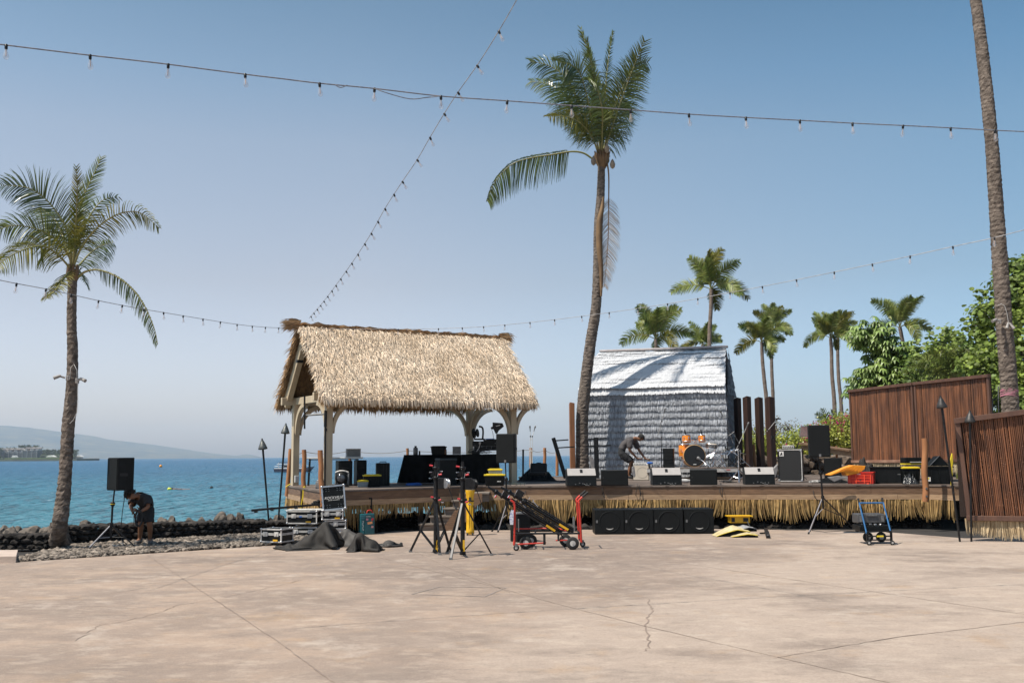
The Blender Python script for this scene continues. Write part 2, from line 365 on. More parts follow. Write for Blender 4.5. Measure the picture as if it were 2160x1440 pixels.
# sea
def sea_mat():
    mt = bpy.data.materials.new('sea_water'); mt.use_nodes = True; n = mt.node_tree; L = n.links; b = n.nodes['Principled BSDF']; N = n.nodes.new
    geo = N('ShaderNodeNewGeometry'); sep = N('ShaderNodeSeparateXYZ'); L.new(geo.outputs['Position'], sep.inputs[0])
    def nz(scale, st, d=4, r=.6):
        mp = N('ShaderNodeMapping'); mp.inputs['Scale'].default_value = st; L.new(geo.outputs['Position'], mp.inputs[0])
        z = N('ShaderNodeTexNoise'); z.inputs['Scale'].default_value = scale; z.inputs['Detail'].default_value = d; z.inputs['Roughness'].default_value = r
        L.new(mp.outputs[0], z.inputs[0]); return z.outputs['Fac']
    cr = N('ShaderNodeValToRGB'); mr = N('ShaderNodeMapRange'); mr.interpolation_type = 'LINEAR'
    mr.inputs['From Min'].default_value = 30; mr.inputs['From Max'].default_value = 420
    L.new(sep.outputs[1], mr.inputs['Value']); L.new(mr.outputs[0], cr.inputs[0])
    e = cr.color_ramp.elements
    e[0].position = 0; e[0].color = (.056, .185, .225, 1); e[1].position = 1; e[1].color = (.026, .120, .225, 1)
    q = e.new(.18); q.color = (.036, .150, .222, 1); q = e.new(.45); q.color = (.027, .122, .215, 1)
    # streaks of lighter and darker water (wind lanes, sandy patches)
    mr2 = N('ShaderNodeMapRange'); mr2.inputs['From Min'].default_value = .35; mr2.inputs['From Max'].default_value = .7
    L.new(nz(.05, (.4, 1.3, 1), 5), mr2.inputs['Value'])
    mx = N('ShaderNodeMix'); mx.data_type = 'RGBA'; L.new(mr2.outputs[0], mx.inputs['Factor']); L.new(cr.outputs[0], mx.inputs['A'])
    hs = N('ShaderNodeHueSaturation'); hs.inputs['Value'].default_value = .74; L.new(cr.outputs[0], hs.inputs['Color']); L.new(hs.outputs[0], mx.inputs['B'])
    # small foam crests
    fm = N('ShaderNodeMapRange'); fm.inputs['From Min'].default_value = .655; fm.inputs['From Max'].default_value = .68
    L.new(nz(1.6, (.8, .6, 1), 5, .75), fm.inputs['Value'])
    f2 = N('ShaderNodeMath'); f2.operation = 'MULTIPLY'; f2.inputs[1].default_value = .8; L.new(fm.outputs[0], f2.inputs[0])
    m3 = N('ShaderNodeMix'); m3.data_type = 'RGBA'; L.new(f2.outputs[0], m3.inputs['Factor']); L.new(mx.outputs['Result'], m3.inputs['A']); m3.inputs['B'].default_value = (.75, .8, .82, 1)
    L.new(m3.outputs['Result'], b.inputs['Base Color'])
    b.inputs['Roughness'].default_value = .10; b.inputs['IOR'].default_value = 1.33; b.inputs['Specular IOR Level'].default_value = .17
    bp = N('ShaderNodeBump'); bp.inputs['Strength'].default_value = 1.0; bp.inputs['Distance'].default_value = 3.4
    ad = N('ShaderNodeMath'); ad.operation = 'MULTIPLY_ADD'; L.new(nz(.9, (1.0, .55, 1), 4, .62), ad.inputs[0]); ad.inputs[1].default_value = .30; L.new(nz(.26, (1.5, .55, 1), 3), ad.inputs[2])
    L.new(ad.outputs[0], bp.inputs['Height']); L.new(bp.outputs[0], b.inputs['Normal'])
    b.inputs['Specular IOR Level'].default_value = 0.0; b.inputs['Roughness'].default_value = .8
    gs = N('ShaderNodeBsdfGlossy'); gs.inputs['Roughness'].default_value = .14; gs.inputs['Color'].default_value = (.92, .96, 1, 1); fr = N('ShaderNodeFresnel'); fr.inputs['IOR'].default_value = 1.33
    L.new(bp.outputs[0], gs.inputs['Normal']); L.new(bp.outputs[0], fr.inputs['Normal'])
    fm_ = N('ShaderNodeMath'); fm_.operation = 'MULTIPLY'; fm_.inputs[1].default_value = .62; fm_.use_clamp = True; L.new(fr.outputs[0], fm_.inputs[0])
    ms = N('ShaderNodeMixShader'); L.new(fm_.outputs[0], ms.inputs[0]); L.new(b.outputs[0], ms.inputs[1]); L.new(gs.outputs[0], ms.inputs[2]); L.new(ms.outputs[0], n.nodes['Material Output'].inputs[0])
    return mt
mb = MB(); mb.add([(-9000, -60, -1.25), (9000, -60, -1.25), (9000, 9500, -1.25), (-9000, 9500, -1.25)], [(0, 1, 2, 3)])
struct(mb.build('sea_water', sea_mat(), loc=(0, 0, 0)))
# far hill across the bay
def lerp_tab(t, x):
    for (a_, b_), (c_, d_) in zip(t, t[1:]):
        if x <= c_: return b_ + (d_ - b_) * max(0, (x - a_)) / (c_ - a_)
    return t[-1][1]
prof = [(-700, 860), (-300, 878), (0, 897), (60, 901), (130, 911), (190, 918), (235, 927), (320, 937), (390, 947), (450, 956), (500, 961), (520, 957.5), (535, 959), (560, 965.5), (600, 966)]
mb = MB(); vs = []; nx, ny = 130, 16
for j in range(ny + 1):
    s_ = j / ny; Yh = 5200 + 2600 * s_
    for i in range(nx + 1):
        px = -700 + 1290 * i / nx
        top = at(px, lerp_tab(prof, px), 7800).z + 1.0
        x = (px - 1080) / FPX * Yh
        h = -1.6 + (top + 1) * (s_ ** 1.15) * (1 - .0) + (noise.noise(V((x * .003, Yh * .003, 3))) * 16 + noise.noise(V((x * .012, Yh * .012, 5))) * 6) * s_ * (1 - s_) * 2 * min(1, max(0, (600 - px) / 400))
        if s_ == 1: h = top + noise.noise(V((x * .01, 1, 1))) * 3 * min(1, (610 - px) / 300)
        vs.append((x, Yh, h))
mb.add(vs, [(j * (nx + 1) + i, j * (nx + 1) + i + 1, (j + 1) * (nx + 1) + i + 1, (j + 1) * (nx + 1) + i) for j in range(ny) for i in range(nx)], True)
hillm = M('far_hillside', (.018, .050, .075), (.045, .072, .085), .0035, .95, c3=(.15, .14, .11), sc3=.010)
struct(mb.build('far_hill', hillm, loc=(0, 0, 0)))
# near point with hotels
mb = MB(); Yp = 1450
def X(px, Y): return (px - 1080) / FPX * Y
pl = [(X(-2200, Yp), Yp, -1.2), (X(166, Yp), Yp, -1.2), (X(178, Yp), Yp + 60, -1.2), (X(170, 2000), 2000, -1.2), (X(-2200, 2000), 2000, -1.2)]
mb.prism(pl, (0, 0, 3.2)); struct(mb.build('far_shore', M('far_lava_shore', (.05, .045, .04), (.10, .12, .06), .02, .9), loc=(0, 0, 0)))
mb = MB(); mb.box((X(70, Yp + 12), Yp + 12, 2.6), (70, 14, 1.4)); mb.box((X(118, Yp + 10), Yp + 10, 2.6), (34, 12, 1.2)); 
struct(mb.build('far_lawn', M('lawn', (.10, .16, .04), (.14, .18, .05), .05, .9), loc=(0, 0, 0)))
hb = M('hotel_wall', (.10, .11, .12), (.13, .14, .15), .2, .8); hw = M('hotel_plaster', (.56, .50, .44), (.48, .43, .39), .1, .8); hr = M('hotel_roof', (.30, .26, .23), (.24, .21, .2), .1, .8)
def hotel(px0, px1, Y, h, label, top):
    x0, x1 = X(px0, Y), X(px1, Y); t = thing('hotel_building', label, 'building', ((x0 + x1) / 2, Y, 2), 'hotels on the far point')
    b = MB(); b.box(((x0 + x1) / 2, Y, 2 + h / 2), (x1 - x0, 16, h)); b.build('wall', hb, t)
    k = max(2, int((x1 - x0) / 6)); fl = int(h / 3)
    b = MB()
    for f in range(fl): b.box(((x0 + x1) / 2, Y - 8.6, 2 + f * 3 + 2.9), (x1 - x0, 1.6, .35))
    for i in range(k + 1): b.box((x0 + (x1 - x0) * i / k, Y - 8.7, 2 + h / 2), (.5, 1.8, h))
    b.build('balcony', M('balcony_grey', (.24, .25, .26), rough=.8), t)
    b = MB()
    for i in range(top):
        xc = x0 + (x1 - x0) * (i + .5) / top + ru(-2, 2); b.box((xc, Y + 2, 2 + h + 1.5), ((x1 - x0) / top * ru(.5, .8), 12, 3.0))
    b.build('penthouse', hw, t)
    b = MB()
    for i in range(top):
        xc = x0 + (x1 - x0) * (i + .5) / top; w_ = (x1 - x0) / top * .4
        b.prism([(xc - w_, Y - 5, 2 + h + 3.0), (xc + w_, Y - 5, 2 + h + 3.0), (xc, Y - 5, 2 + h + 5.2)], (0, 14, 0))
    b.build('roof', hr, t)
hotel(-40, 8, 1500, 12, 'dark hotel block cut by the left edge of the view', 2)
hotel(10, 58, 1520, 11, 'long grey hotel with pale rooftop rooms behind the far lawn', 4)
hotel(58, 88, 1490, 12, 'grey hotel block with balcony columns in the middle of the point', 3)
def house(px, w_, Y, label, wall, roof):
    x = X(px, Y); t = thing('shore_house', label, 'house', (x, Y, 2), 'houses on the far point')
    b = MB(); b.box((x, Y, 3.2), (w_, 8, 2.6)); b.build('wall', wall, t)
    b = MB(); b.prism([(x - w_ / 2 - 1, Y - 5, 4.5), (x + w_ / 2 + 1, Y - 5, 4.5), (x + w_ * .15, Y - 5, 7.0), (x - w_ * .15, Y - 5, 7.0)], (0, 10, 0)); b.build('roof', roof, t)
wr = M('pale_roof', (.62, .60, .57), rough=.7)
house(113, 11, 1470, 'pale hip roofed house left of the big palm trunk', hw, wr)
house(36, 4, 1462, 'tiny white hut on the far lawn', wr, wr)
house(172, 7, 1500, 'small white house at the tip of the far point', hw, wr)
mb = MB()                                               # palms and trees on the point: one wooded mass
for i in range(420):
    px = ru(-60, 166); Yt = ru(1475, 1620)
    if 8 < px < 90 and Yt < 1530: Yt += 60
    x = X(px, Yt); h = ru(8, 17) * (1.25 if 45 < px < 85 else 1) * (.8 if px > 92 else 1)
    mb.tube([(x, Yt, 1.5), (x + ru(-.5, .5), Yt, 1.5 + h)], .22, 4, False)
    for k in range(14):
        a_ = ru(0, 6.28); e_ = ru(-.5, 1.0); d = V((math.cos(a_) * math.cos(e_), math.sin(a_) * math.cos(e_), math.sin(e_))) * ru(2.2, 3.8)
        p = V((x, Yt, 1.5 + h)); mb.add([p, p + d * .6 + V((0, .8, .3)), p + d + V((0, 0, -1)), p + d * .6 - V((0, .8, .2))], [(0, 1, 2, 3)])
for i in range(900):
    px = ru(-60, 160); Yt = ru(1470, 1600)
    if 8 < px < 90 and Yt < 1532: continue
    mb.rock((X(px, Yt), Yt, 2 + ru(0, 4)), (ru(2, 4), ru(2, 3), ru(1.5, 3.2)), 0, .3)
tag(mb.build('far_palm_grove', M('far_foliage', (.035, .055, .022), (.06, .08, .03), .1, .9, island=.4), loc=(0, 0, 0)), 'dense grove of palms and shrubs round the hotels on the far point', 'trees', kind='stuff')

# lava walls, boulders, gravel
def lava_wall(p0, p1, h0, h1, label, rows=4, th=.38):
    p0, p1 = V(p0), V(p1); L_ = (p1 - p0).length; t = (p1 - p0) / L_; nrm = V((t.y, -t.x, 0)); mb = MB()
    mb.prism([p0 + nrm * th * .3, p1 + nrm * th * .3, p1 - nrm * th * .3, p0 - nrm * th * .3], (0, 0, min(h0, h1) * .84))
    for r_ in range(rows):
        x = -.05
        while x < L_ + .02:
            w_ = ru(.12, .25); f = min(1, max(0, x / L_)); h = h0 + (h1 - h0) * f; rh = h / rows
            for side in (0, 1, 2):
                mb.rock(p0 + t * (x + w_ / 2) + nrm * ((side - 1) * th * .36 + ru(-.02, .02)) + V((0, 0, rh * (r_ + .5) + ru(-.015, .015))), (w_ * .60, th * .27, rh * .60), 1, .16)
            x += w_
    return tag(mb.build('lava_rock_wall', lava, smooth=False), label, 'stone wall')
WA = gz(145, 1150); WB = gz(548, 1128)
lava_wall(WA, WB, .42, .36, 'low dark lava rock wall behind the gravel strip')
lava_wall((-14.5, 19.9, 0), (WA.x - .1, 19.95, 0), .28, .30, 'lower lava rock wall left of the leaning palm base', rows=3)
lava_wall((WB.x + .1, WB.y + .1, 0), (-2.6, 25.8, 0), .3, .3, 'lava rock wall running on under the thatched deck', rows=3)
def boulder(px, py, Y, w_, h, label):
    c = at(px, py, Y); mb = MB(); r_ = ps(w_ / 2, Y)
    mb.rock((c.x, Y, c.z - .1), (r_, r_ * .9, ps(h / 2, Y) + .1), 3, .22)
    tag(mb.build('boulder', lavab, smooth=False), label, 'boulder', 'boulders on the shore behind the wall')
for a_ in [(22, 1128, 20.8, 38, 30, 'big pale boulder at the left edge of the view'), (48, 1133, 20.6, 30, 22, 'round boulder next to the pale one at the left edge'),
           (66, 1118, 21.3, 46, 20, 'broad boulder at the back of the left shore pile'), (72, 1136, 20.7, 26, 20, 'dark boulder in the middle of the left shore pile'),
           (98, 1122, 21.0, 34, 26, 'tall boulder just left of the leaning palm'), (90, 1141, 20.5, 30, 12, 'flat boulder at the foot of the left shore pile'),
           (8, 1118, 21.6, 30, 16, 'small boulder behind the pale boulder at the left edge'), (36, 1114, 22.0, 22, 10, 'small rounded boulder topmost of the left shore pile'),
           (181, 1103, 21.8, 26, 12, 'single boulder showing above the wall left of the tripod speaker'), (344, 1100, 23, 26, 18, 'low dark boulder above the wall right of the stooping man'),
           (362, 1098, 23.2, 26, 16, 'dark rounded boulder beside the low one right of the stooping man'), (400, 1099, 23.2, 24, 12, 'brown flat boulder midway along the wall'),
           (424, 1097, 23.3, 16, 9, 'smallest boulder midway along the wall'), (465, 1090, 23.4, 28, 16, 'wide grey boulder of the three near the torches'),
           (487, 1089, 23.4, 18, 15, 'pointed boulder in the middle of the three near the torches'), (505, 1089, 23.5, 20, 15, 'upright boulder right of the three near the torches'),
           (588, 1092, 24.2, 24, 22, 'boulder behind the foot of the torches'), (120, 1112, 22, 30, 10, 'boulder hidden partly behind the palm trunk')]:
    boulder(*a_)
mb = MB()
def in_gravel(x, y):
    fx = (x - E1.x) / (E2.x - E1.x)
    lo_ = E1.y + (E2.y - E1.y) * fx
    fw = (x - WA.x) / (WB.x - WA.x); hi_ = WA.y + (WB.y - WA.y) * fw - .2
    return lo_ + .0 < y < max(hi_, lo_ + .1)
cnt = 0
while cnt < 9500:
    x = ru(E1.x - .3, E2.x + .8); y = ru(16.6, 23)
    if not in_gravel(x, y): continue
    if x < -8.42 - (y - 17) * .5: continue
    r_ = ru(.016, .034) * (1.7 if rnd() < .1 else 1)
    fy = (y - E1.y) / 4
    mb.rock((x, y, .0 + .03 * max(0, fy) + ru(-.01, .025)), (r_ * ru(1, 1.5), r_, r_ * ru(.6, 1.0)), 0, .3); cnt += 1
tag(mb.build('gravel', gravm, loc=(0, 0, 0), smooth=False), 'strip of broken lava and coral gravel along the wall', 'gravel', kind='stuff')
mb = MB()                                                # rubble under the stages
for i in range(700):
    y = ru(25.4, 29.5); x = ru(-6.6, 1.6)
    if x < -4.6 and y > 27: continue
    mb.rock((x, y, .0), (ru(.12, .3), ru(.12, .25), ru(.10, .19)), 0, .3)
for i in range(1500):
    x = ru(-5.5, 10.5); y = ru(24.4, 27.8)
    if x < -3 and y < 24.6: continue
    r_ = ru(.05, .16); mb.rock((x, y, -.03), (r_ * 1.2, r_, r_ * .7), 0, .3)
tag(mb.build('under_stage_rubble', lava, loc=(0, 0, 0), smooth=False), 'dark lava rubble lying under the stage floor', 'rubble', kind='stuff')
# ------------------------------------------------------------------ stage
TH = R(31); PU = V((math.cos(TH), math.sin(TH), 0)); PV = V((-math.sin(TH), math.cos(TH), 0))
SZ = 1.0
A = gz(680, 1035, SZ); B = gz(1018, 1024.5, SZ); C = gz(606, 1022.5, SZ)
D1 = gz(1950, 1021.5, SZ); D2 = gz(2012, 1023, SZ)
BK = C + PU * 8.2
deckm = M('deck_boards', (.135, .098, .076), (.085, .064, .053), 3, .75, stretch=(.6, 8, 1), bump=.3, bscale=20, c3=(.19, .15, .125), sc3=.6)
fas1 = M('fascia_dark_board', (.185, .105, .058), (.115, .064, .036), 4, .7, stretch=(1, 1, 9), bump=.3, bscale=30, island=.25)
fas2 = M('fascia_pale_board', (.40, .265, .16), (.28, .175, .10), 4, .7, stretch=(1, 1, 9), bump=.3, bscale=30, island=.2)
skirtm = M('straw_skirt', (.48, .315, .125), (.33, .20, .075), 5, .85, island=.55, transl=.25)
stg = thing('stage', 'long wooden stage with a straw skirt and two joined decks', 'stage', (0, 24, 0))
def deck(poly, name='deck'):
    # boards run across the front; top at SZ, gaps between boards
    mb = MB(); mb.prism([(p.x, p.y, SZ - .06) for p in poly], (0, 0, .045)); mb.build('deck_base', blkc, stg)
    import bisect
    mb = MB(); ys = [p.y for p in poly]; xs = [p.x for p in poly]; n = len(poly)
    y = min(ys); wb = .14
    while y < max(ys):
        yc = y + wb / 2; cr = []
        for i in range(n):
            a_, b_ = poly[i], poly[(i + 1) % n]
            if (a_.y - yc) * (b_.y - yc) < 0: cr.append(a_.x + (b_.x - a_.x) * (yc - a_.y) / (b_.y - a_.y))
        cr.sort()
        for k in range(0, len(cr) - 1, 2):
            x = cr[k]
            while x < cr[k + 1] - .01:
                x2 = min(cr[k + 1], x + ru(2.5, 4.5)); mb.box(((x + x2) / 2, yc, SZ - .008 + ru(-.002, .002)), (x2 - x - .004, wb - .008, .018)); x = x2
        y += wb
    return mb.build(name, deckm, stg)
P1 = [A + V((.02, .03, 0)), B, BK, C]
P2 = [V((B.x, B.y, 0)), D1, D2, V((13.5, 22.6, 0)), V((13.5, 36, 0)), V((.2, 36, 0)), V((BK.x + .03, BK.y, 0))]
deck(P1); deck(P2)
def front(p0, p1, seg=3.2, z=SZ):
    p0, p1 = V((p0.x, p0.y, 0)), V((p1.x, p1.y, 0)); L_ = (p1 - p0).length; t = (p1 - p0) / L_; nrm = V((t.y, -t.x, 0))
    cuts = [0]; 
    while cuts[-1] < L_ - seg * .8: cuts.append(cuts[-1] + seg * ru(.8, 1.2))
    cuts.append(L_)
    def brd(m_, zt, zb, th, nm, sh):
        mb = MB()
        cc = [0] + [min(L_ - .1, max(.1, c_ + sh)) for c_ in cuts[1:-1]] + [L_]
        for a_, b_ in zip(cc, cc[1:]):
            q0, q1 = p0 + t * (a_ + .003), p0 + t * (b_ - .003)
            mb.prism([(q0.x, q0.y, zb), (q1.x, q1.y, zb), (q1.x + nrm.x * th, q1.y + nrm.y * th, zb), (q0.x + nrm.x * th, q0.y + nrm.y * th, zb)], (0, 0, zt - zb))
        return mb.build(nm, m_, stg)
    b = MB(); q0, q1 = p0 + t * .01 - nrm * .004, p1 - t * .01 - nrm * .004; b.prism([q0 + V((0, 0, z - .34)), q1 + V((0, 0, z - .34)), q1 + V((0, 0, z - .03)), q0 + V((0, 0, z - .03))], -nrm * .02); b.build('fascia_backing', MATS['black_cloth'], stg)  # black backing strip added behind the fascia, blocks the bright gaps
    brd(deckm, z + .004, z - .036, .05, 'nosing_board', 0)
    brd(fas1, z - .040, z - .215, .030, 'fascia_board', 0)
    brd(fas2, z - .222, z - .345, .038, 'fascia_board', .6)
def skirt(p0, p1, ztop, ln, n, m_=None, par=None, name='straw_skirt', w0=.013, clump=.35, off=.015):
    p0, p1 = V((p0.x, p0.y, 0)), V((p1.x, p1.y, 0)); L_ = (p1 - p0).length; t = (p1 - p0) / L_; nrm = V((t.y, -t.x, 0))
    mb = MB(); ph = ru(0, 9)
    for i in range(n):
        s_ = L_ * (i + rnd()) / n; layer = rnd()
        l_ = ln * (.72 + .5 * noise.noise(V((s_ * 1.3, ph, 2))) + ru(-.12, .16))
        # tips gather in clumps
        cl = (math.sin(s_ * 7.5 + 3 * noise.noise(V((s_ * .9, ph, 0)))) * .05 + noise.noise(V((s_ * 3, ph, 1))) * .10) * clump / .35
        pts = []; ws = []; k = 6; wob = ru(-.012, .012); w_ = w0 * ru(.6, 1.35); ph2 = ru(0, 6)
        out_ = off + layer * .03
        for j in range(k + 1):
            u_ = j / k
            p = p0 + t * (s_ + cl * u_ ** 1.6 + wob * math.sin(u_ * 4 + ph2)) + nrm * (out_ + .05 * u_ * layer + ru(-.004, .004)) + V((0, 0, ztop - l_ * u_))
            pts.append(p); ws.append(w_ * (1 - .75 * u_ ** 2) * ru(.85, 1.1))
        a_ = ru(-.9, .9); sd = (t * math.cos(a_) + nrm * math.sin(a_))
        mb.strip(pts, ws, sd)
    return mb.build(name, m_ or skirtm, par or stg)
front(C, A); front(A, B); front(B, D1); front(D1, D2); front(D2, V((13.5, 22.4, 0)))
skirt(C, A, SZ - .345, .42, 330); skirt(A, B, SZ - .345, .54, 360); skirt(BK, C, SZ - .1, .72, 420, w0=.03, clump=.1); skirt(V((B.x + 1, B.y + 3.4, 0)), V((BK.x - .2, BK.y, 0)), SZ - .1, .72, 300, w0=.03, clump=.1); skirt(B, D1, SZ - .345, .60, 640, w0=.016); skirt(D1, D2, SZ - .345, .62, 60)
skirt(B, D1, SZ - .345, .30, 260, name='straw_skirt')
for q0, q1 in ((C, BK), (V((B.x + 1, B.y + 3.4, 0)), V((BK.x - .2, BK.y, 0)))): b = MB(); b.bar(V((q0.x, q0.y, .60)), V((q1.x, q1.y, .60)), .03, .62); b.build('dark_backing', M('dark_timber', (.035, .024, .018), (.05, .035, .025), 5, .9), stg)  # dark backing added to block the bright sea showing through the straw
# posts and joists holding the floor up
mb = MB()
for i in range(9):
    for j in (1.2, 3.6):
        p = V((B.x + .6 + i * 1.15, B.y + j, 0)); mb.box((p.x, p.y, .45), (.14, .14, .98))
for s_ in (.4, 1.6, 2.8, 4.0):
    for j in (.8, 2.4):
        p = A + PU * s_ + PV * j; mb.box((p.x, p.y, .45), (.12, .12, .98))
for i in range(8): mb.box((5.2, B.y + .5 + i * .7, SZ - .17), (10.5, .05, .2))
mb.build('under_frame', M('dark_timber', (.035, .024, .018), (.05, .035, .025), 5, .9), stg)
mb = MB(); mb.prism([(B.x + .3, B.y + 2.6, -.06), (13, B.y + 2.0, -.06), (13, B.y + 2.1, -.06), (B.x + .3, B.y + 2.7, -.06)], (0, 0, 1.0))  # dark sheet added to deepen the shade under the main stage
mb.build('dark_backing', M('dark_timber'  , (.035, .024, .018)), stg)
# steps in the corner between the decks
st = thing('wooden_steps', 'weathered wooden steps up to the corner between the two decks', 'steps', (-1.6, 23.6, 0))
stepm = M('step_timber', (.20, .165, .135), (.13, .105, .088), 4, .85, stretch=(1, 1, 6), bump=.3, bscale=25)
Yst = gz(900, 1119).y
xs_ = [883, 904, 933, 950, 975]; zs_ = [.17, .345, .52, .695, .865]
for i, (px, z) in enumerate(zip(xs_, zs_)):
    x0 = (px - 1080) / FPX * Yst; x1 = x0 + .62
    y0 = Yst + .10 * i
    b = MB(); b.box(((x0 + x1) / 2, y0 + .45, z - .02), (x1 - x0, 1.0, .04)); b.build('tread', stepm, st, bevel=.005)
    b = MB(); b.box((x0 + .05, y0 + .45, z - .13), (.04, .94, .17)); b.box(((x0 + x1) / 2 + .02, y0 + .02, z - .13), (x1 - x0 - .04, .03, .17)); b.build('riser', stepm, st)
x0 = (895 - 1080) / FPX * Yst
b = MB(); b.prism([at(x, y, 24.0) for x, y in [(968, 1040), (1017, 1040), (1017, 1058), (1002, 1069), (985, 1073), (968, 1073)]], (0, .04, 0)); b.build('stringer', fas1, st)
b = MB(); b.prism([at(x, y, 23.1) for x, y in [(938, 1108), (938, 1120), (962, 1116), (985, 1098), (985, 1072), (960, 1075)]], (0, .04, 0)); b.build('stringer', fas1, st)

# ------------------------------------------------------------------ thatched pavilion
FL = V((-4.5, 24.4, 0)); PA, PB = 5.25, 2.43
FR = FL + PU * PA; BL = FL + PV * PB; BR = FR + PV * PB
pav = thing('thatched_pavilion', 'open pavilion with a straw thatched gable roof on cream posts', 'pavilion', FL + V((0, 0, SZ)))
rotp = Matrix.Rotation(TH, 3, 'Z')
EZ = 3.13; RZ = 5.02; OVF, OVB, OVL, OVR = .50, .36, .36, .32
for i, p in enumerate((FL, FR, BL, BR)):
    b = MB(); b.box((p.x, p.y, (SZ + EZ) / 2 + .05), (.17, .17, EZ - SZ + .1), rotp); b.build('post', cream, pav, bevel=.008)
# plates, tie beams, ridge beam
def beam(p, q, w_, h_, name='beam'):
    b = MB(); b.bar(p, q, w_, h_); return b.build(name, cream, pav, bevel=.006)
zt = V((0, 0, EZ + .08))
beam(FL - PU * .4 + zt, FR + PU * .45 + zt, .11, .20); beam(BL - PU * .4 + zt, BR + PU * .45 + zt, .11, .20)
beam(FL - PV * .35 + zt + V((0, 0, .003)), BL + PV * .35 + zt + V((0, 0, .003)), .10, .18); beam(FR - PV * .35 + zt + V((0, 0, .003)), BR + PV * .35 + zt + V((0, 0, .003)), .10, .18)
# curved knee braces
def brace(p, d):
    b = MB(); pts = []; k = 9; q = V((p.x, p.y, 0)); dd = V((d.x, d.y, 0)).normalized(); sd = V((-dd.y, dd.x, 0)) * .055
    inn, outr = [], []
    for j in range(k + 1):
        a_ = math.pi / 2 * j / k
        inn.append(q + dd * (.08 + .62 * (1 - math.cos(a_))) + V((0, 0, EZ - .72 + .72 * math.sin(a_))))
        outr.append(q + dd * (.08 + .13 * (1 - j / k) * 0 + .50 * (1 - math.cos(a_)) - .0) + V((0, 0, EZ - .60 + .62 * math.sin(a_))))
    vs = []
    for a1, b1 in zip(inn, outr):
        off = (dd * .06 + V((0, 0, -.09))) ; a2 = a1 + off; vs += [a1 - sd, a1 + sd, a2 + sd, a2 - sd]
    fs = []
    for j in range(k):
        o_ = 4 * j
        for e in range(4): fs.append((o_ + e, o_ + (e + 1) % 4, o_ + 4 + (e + 1) % 4, o_ + 4 + e))
    fs += [(0, 3, 2, 1), (4 * k, 4 * k + 1, 4 * k + 2, 4 * k + 3)]
    b.add(vs, fs); b.build('knee_brace', cream, pav)
brace(FL, PU); brace(FL, PV); brace(BL, PU); brace(BL, -PV); brace(FR, -PU); brace(FR, PV); brace(BR, -PU); brace(BR, -PV); brace(FR, PU); brace(BR, PU)
# roof planes
Lr = PA + OVL + OVR
o0 = FL - PU * OVL
ridge0 = FL + PV * (PB / 2) - PU * OVL + V((0, 0, RZ))
eF = o0 - PV * OVF + V((0, 0, EZ - .02)); eB = o0 + PV * (PB + OVB) + V((0, 0, EZ - .02))
up_f = (ridge0 - eF); up_b = (ridge0 - eB)
nF = PU.cross(up_f).normalized(); nF = nF if nF.z > 0 else -nF
nB = PU.cross(up_b).normalized(); nB = nB if nB.z > 0 else -nB
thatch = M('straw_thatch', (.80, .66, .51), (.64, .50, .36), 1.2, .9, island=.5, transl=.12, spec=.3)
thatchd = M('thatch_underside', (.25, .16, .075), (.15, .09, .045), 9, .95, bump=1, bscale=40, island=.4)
thatchb = M('ridge_thatch', (.52, .33, .17), (.33, .20, .10), 5, .9, island=.5)
rf = MB()
for (e, nn) in ((eF, nF), (eB, nB)):
    a0, a1, b1, b0 = e + PU * .03, e + PU * (Lr - .03), ridge0 + PU * (Lr - .03), ridge0 + PU * .03
    rf.prism([a0, a1, b1, b0], nn * .11)
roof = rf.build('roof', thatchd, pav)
def thatch_plane(e, up_, nn, n, seed, ln=(.22, .36), dens_edge=True):
    Lu = up_.length; ud = up_.normalized(); mb = MB()
    for i in range(n):
        s_ = ru(-.02, Lr + .02); t_ = ru(.0, 1.0) * Lu
        l_ = ru(*ln); w_ = ru(.007, .015)
        a_ = random.gauss(0, .22)
        if s_ < .25: a_ += ru(-.5, .1)
        if s_ > Lr - .25: a_ += ru(-.1, .5)
        dn = (-ud * math.cos(a_) + PU * math.sin(a_)); lift = ru(.02, .085)
        base = e + PU * s_ + ud * t_ + nn * (.105 + ru(0, .015)); sd = dn.cross(nn).normalized()
        r_ = ru(-.5, .5); sd = (sd * math.cos(r_) + nn * math.sin(r_))
        p1 = base + dn * l_ * .55 + nn * lift; p2 = base + dn * l_ + nn * lift * ru(.5, 1.1)
        if t_ < .32:      # the eave: stalks bend down past the edge
            p2 = p1 + (dn * .45 + V((0, 0, -.75))).normalized() * l_ * .5 
        mb.strip([base, p1, p2], [w_, w_ * .9, w_ * .25], sd)
    return mb
thatch_plane(eF, up_f, nF, 36000, 1).build('thatch', thatch, roof)
thatch_plane(eB, up_b, nB, 5000, 2).build('thatch', thatch, roof)
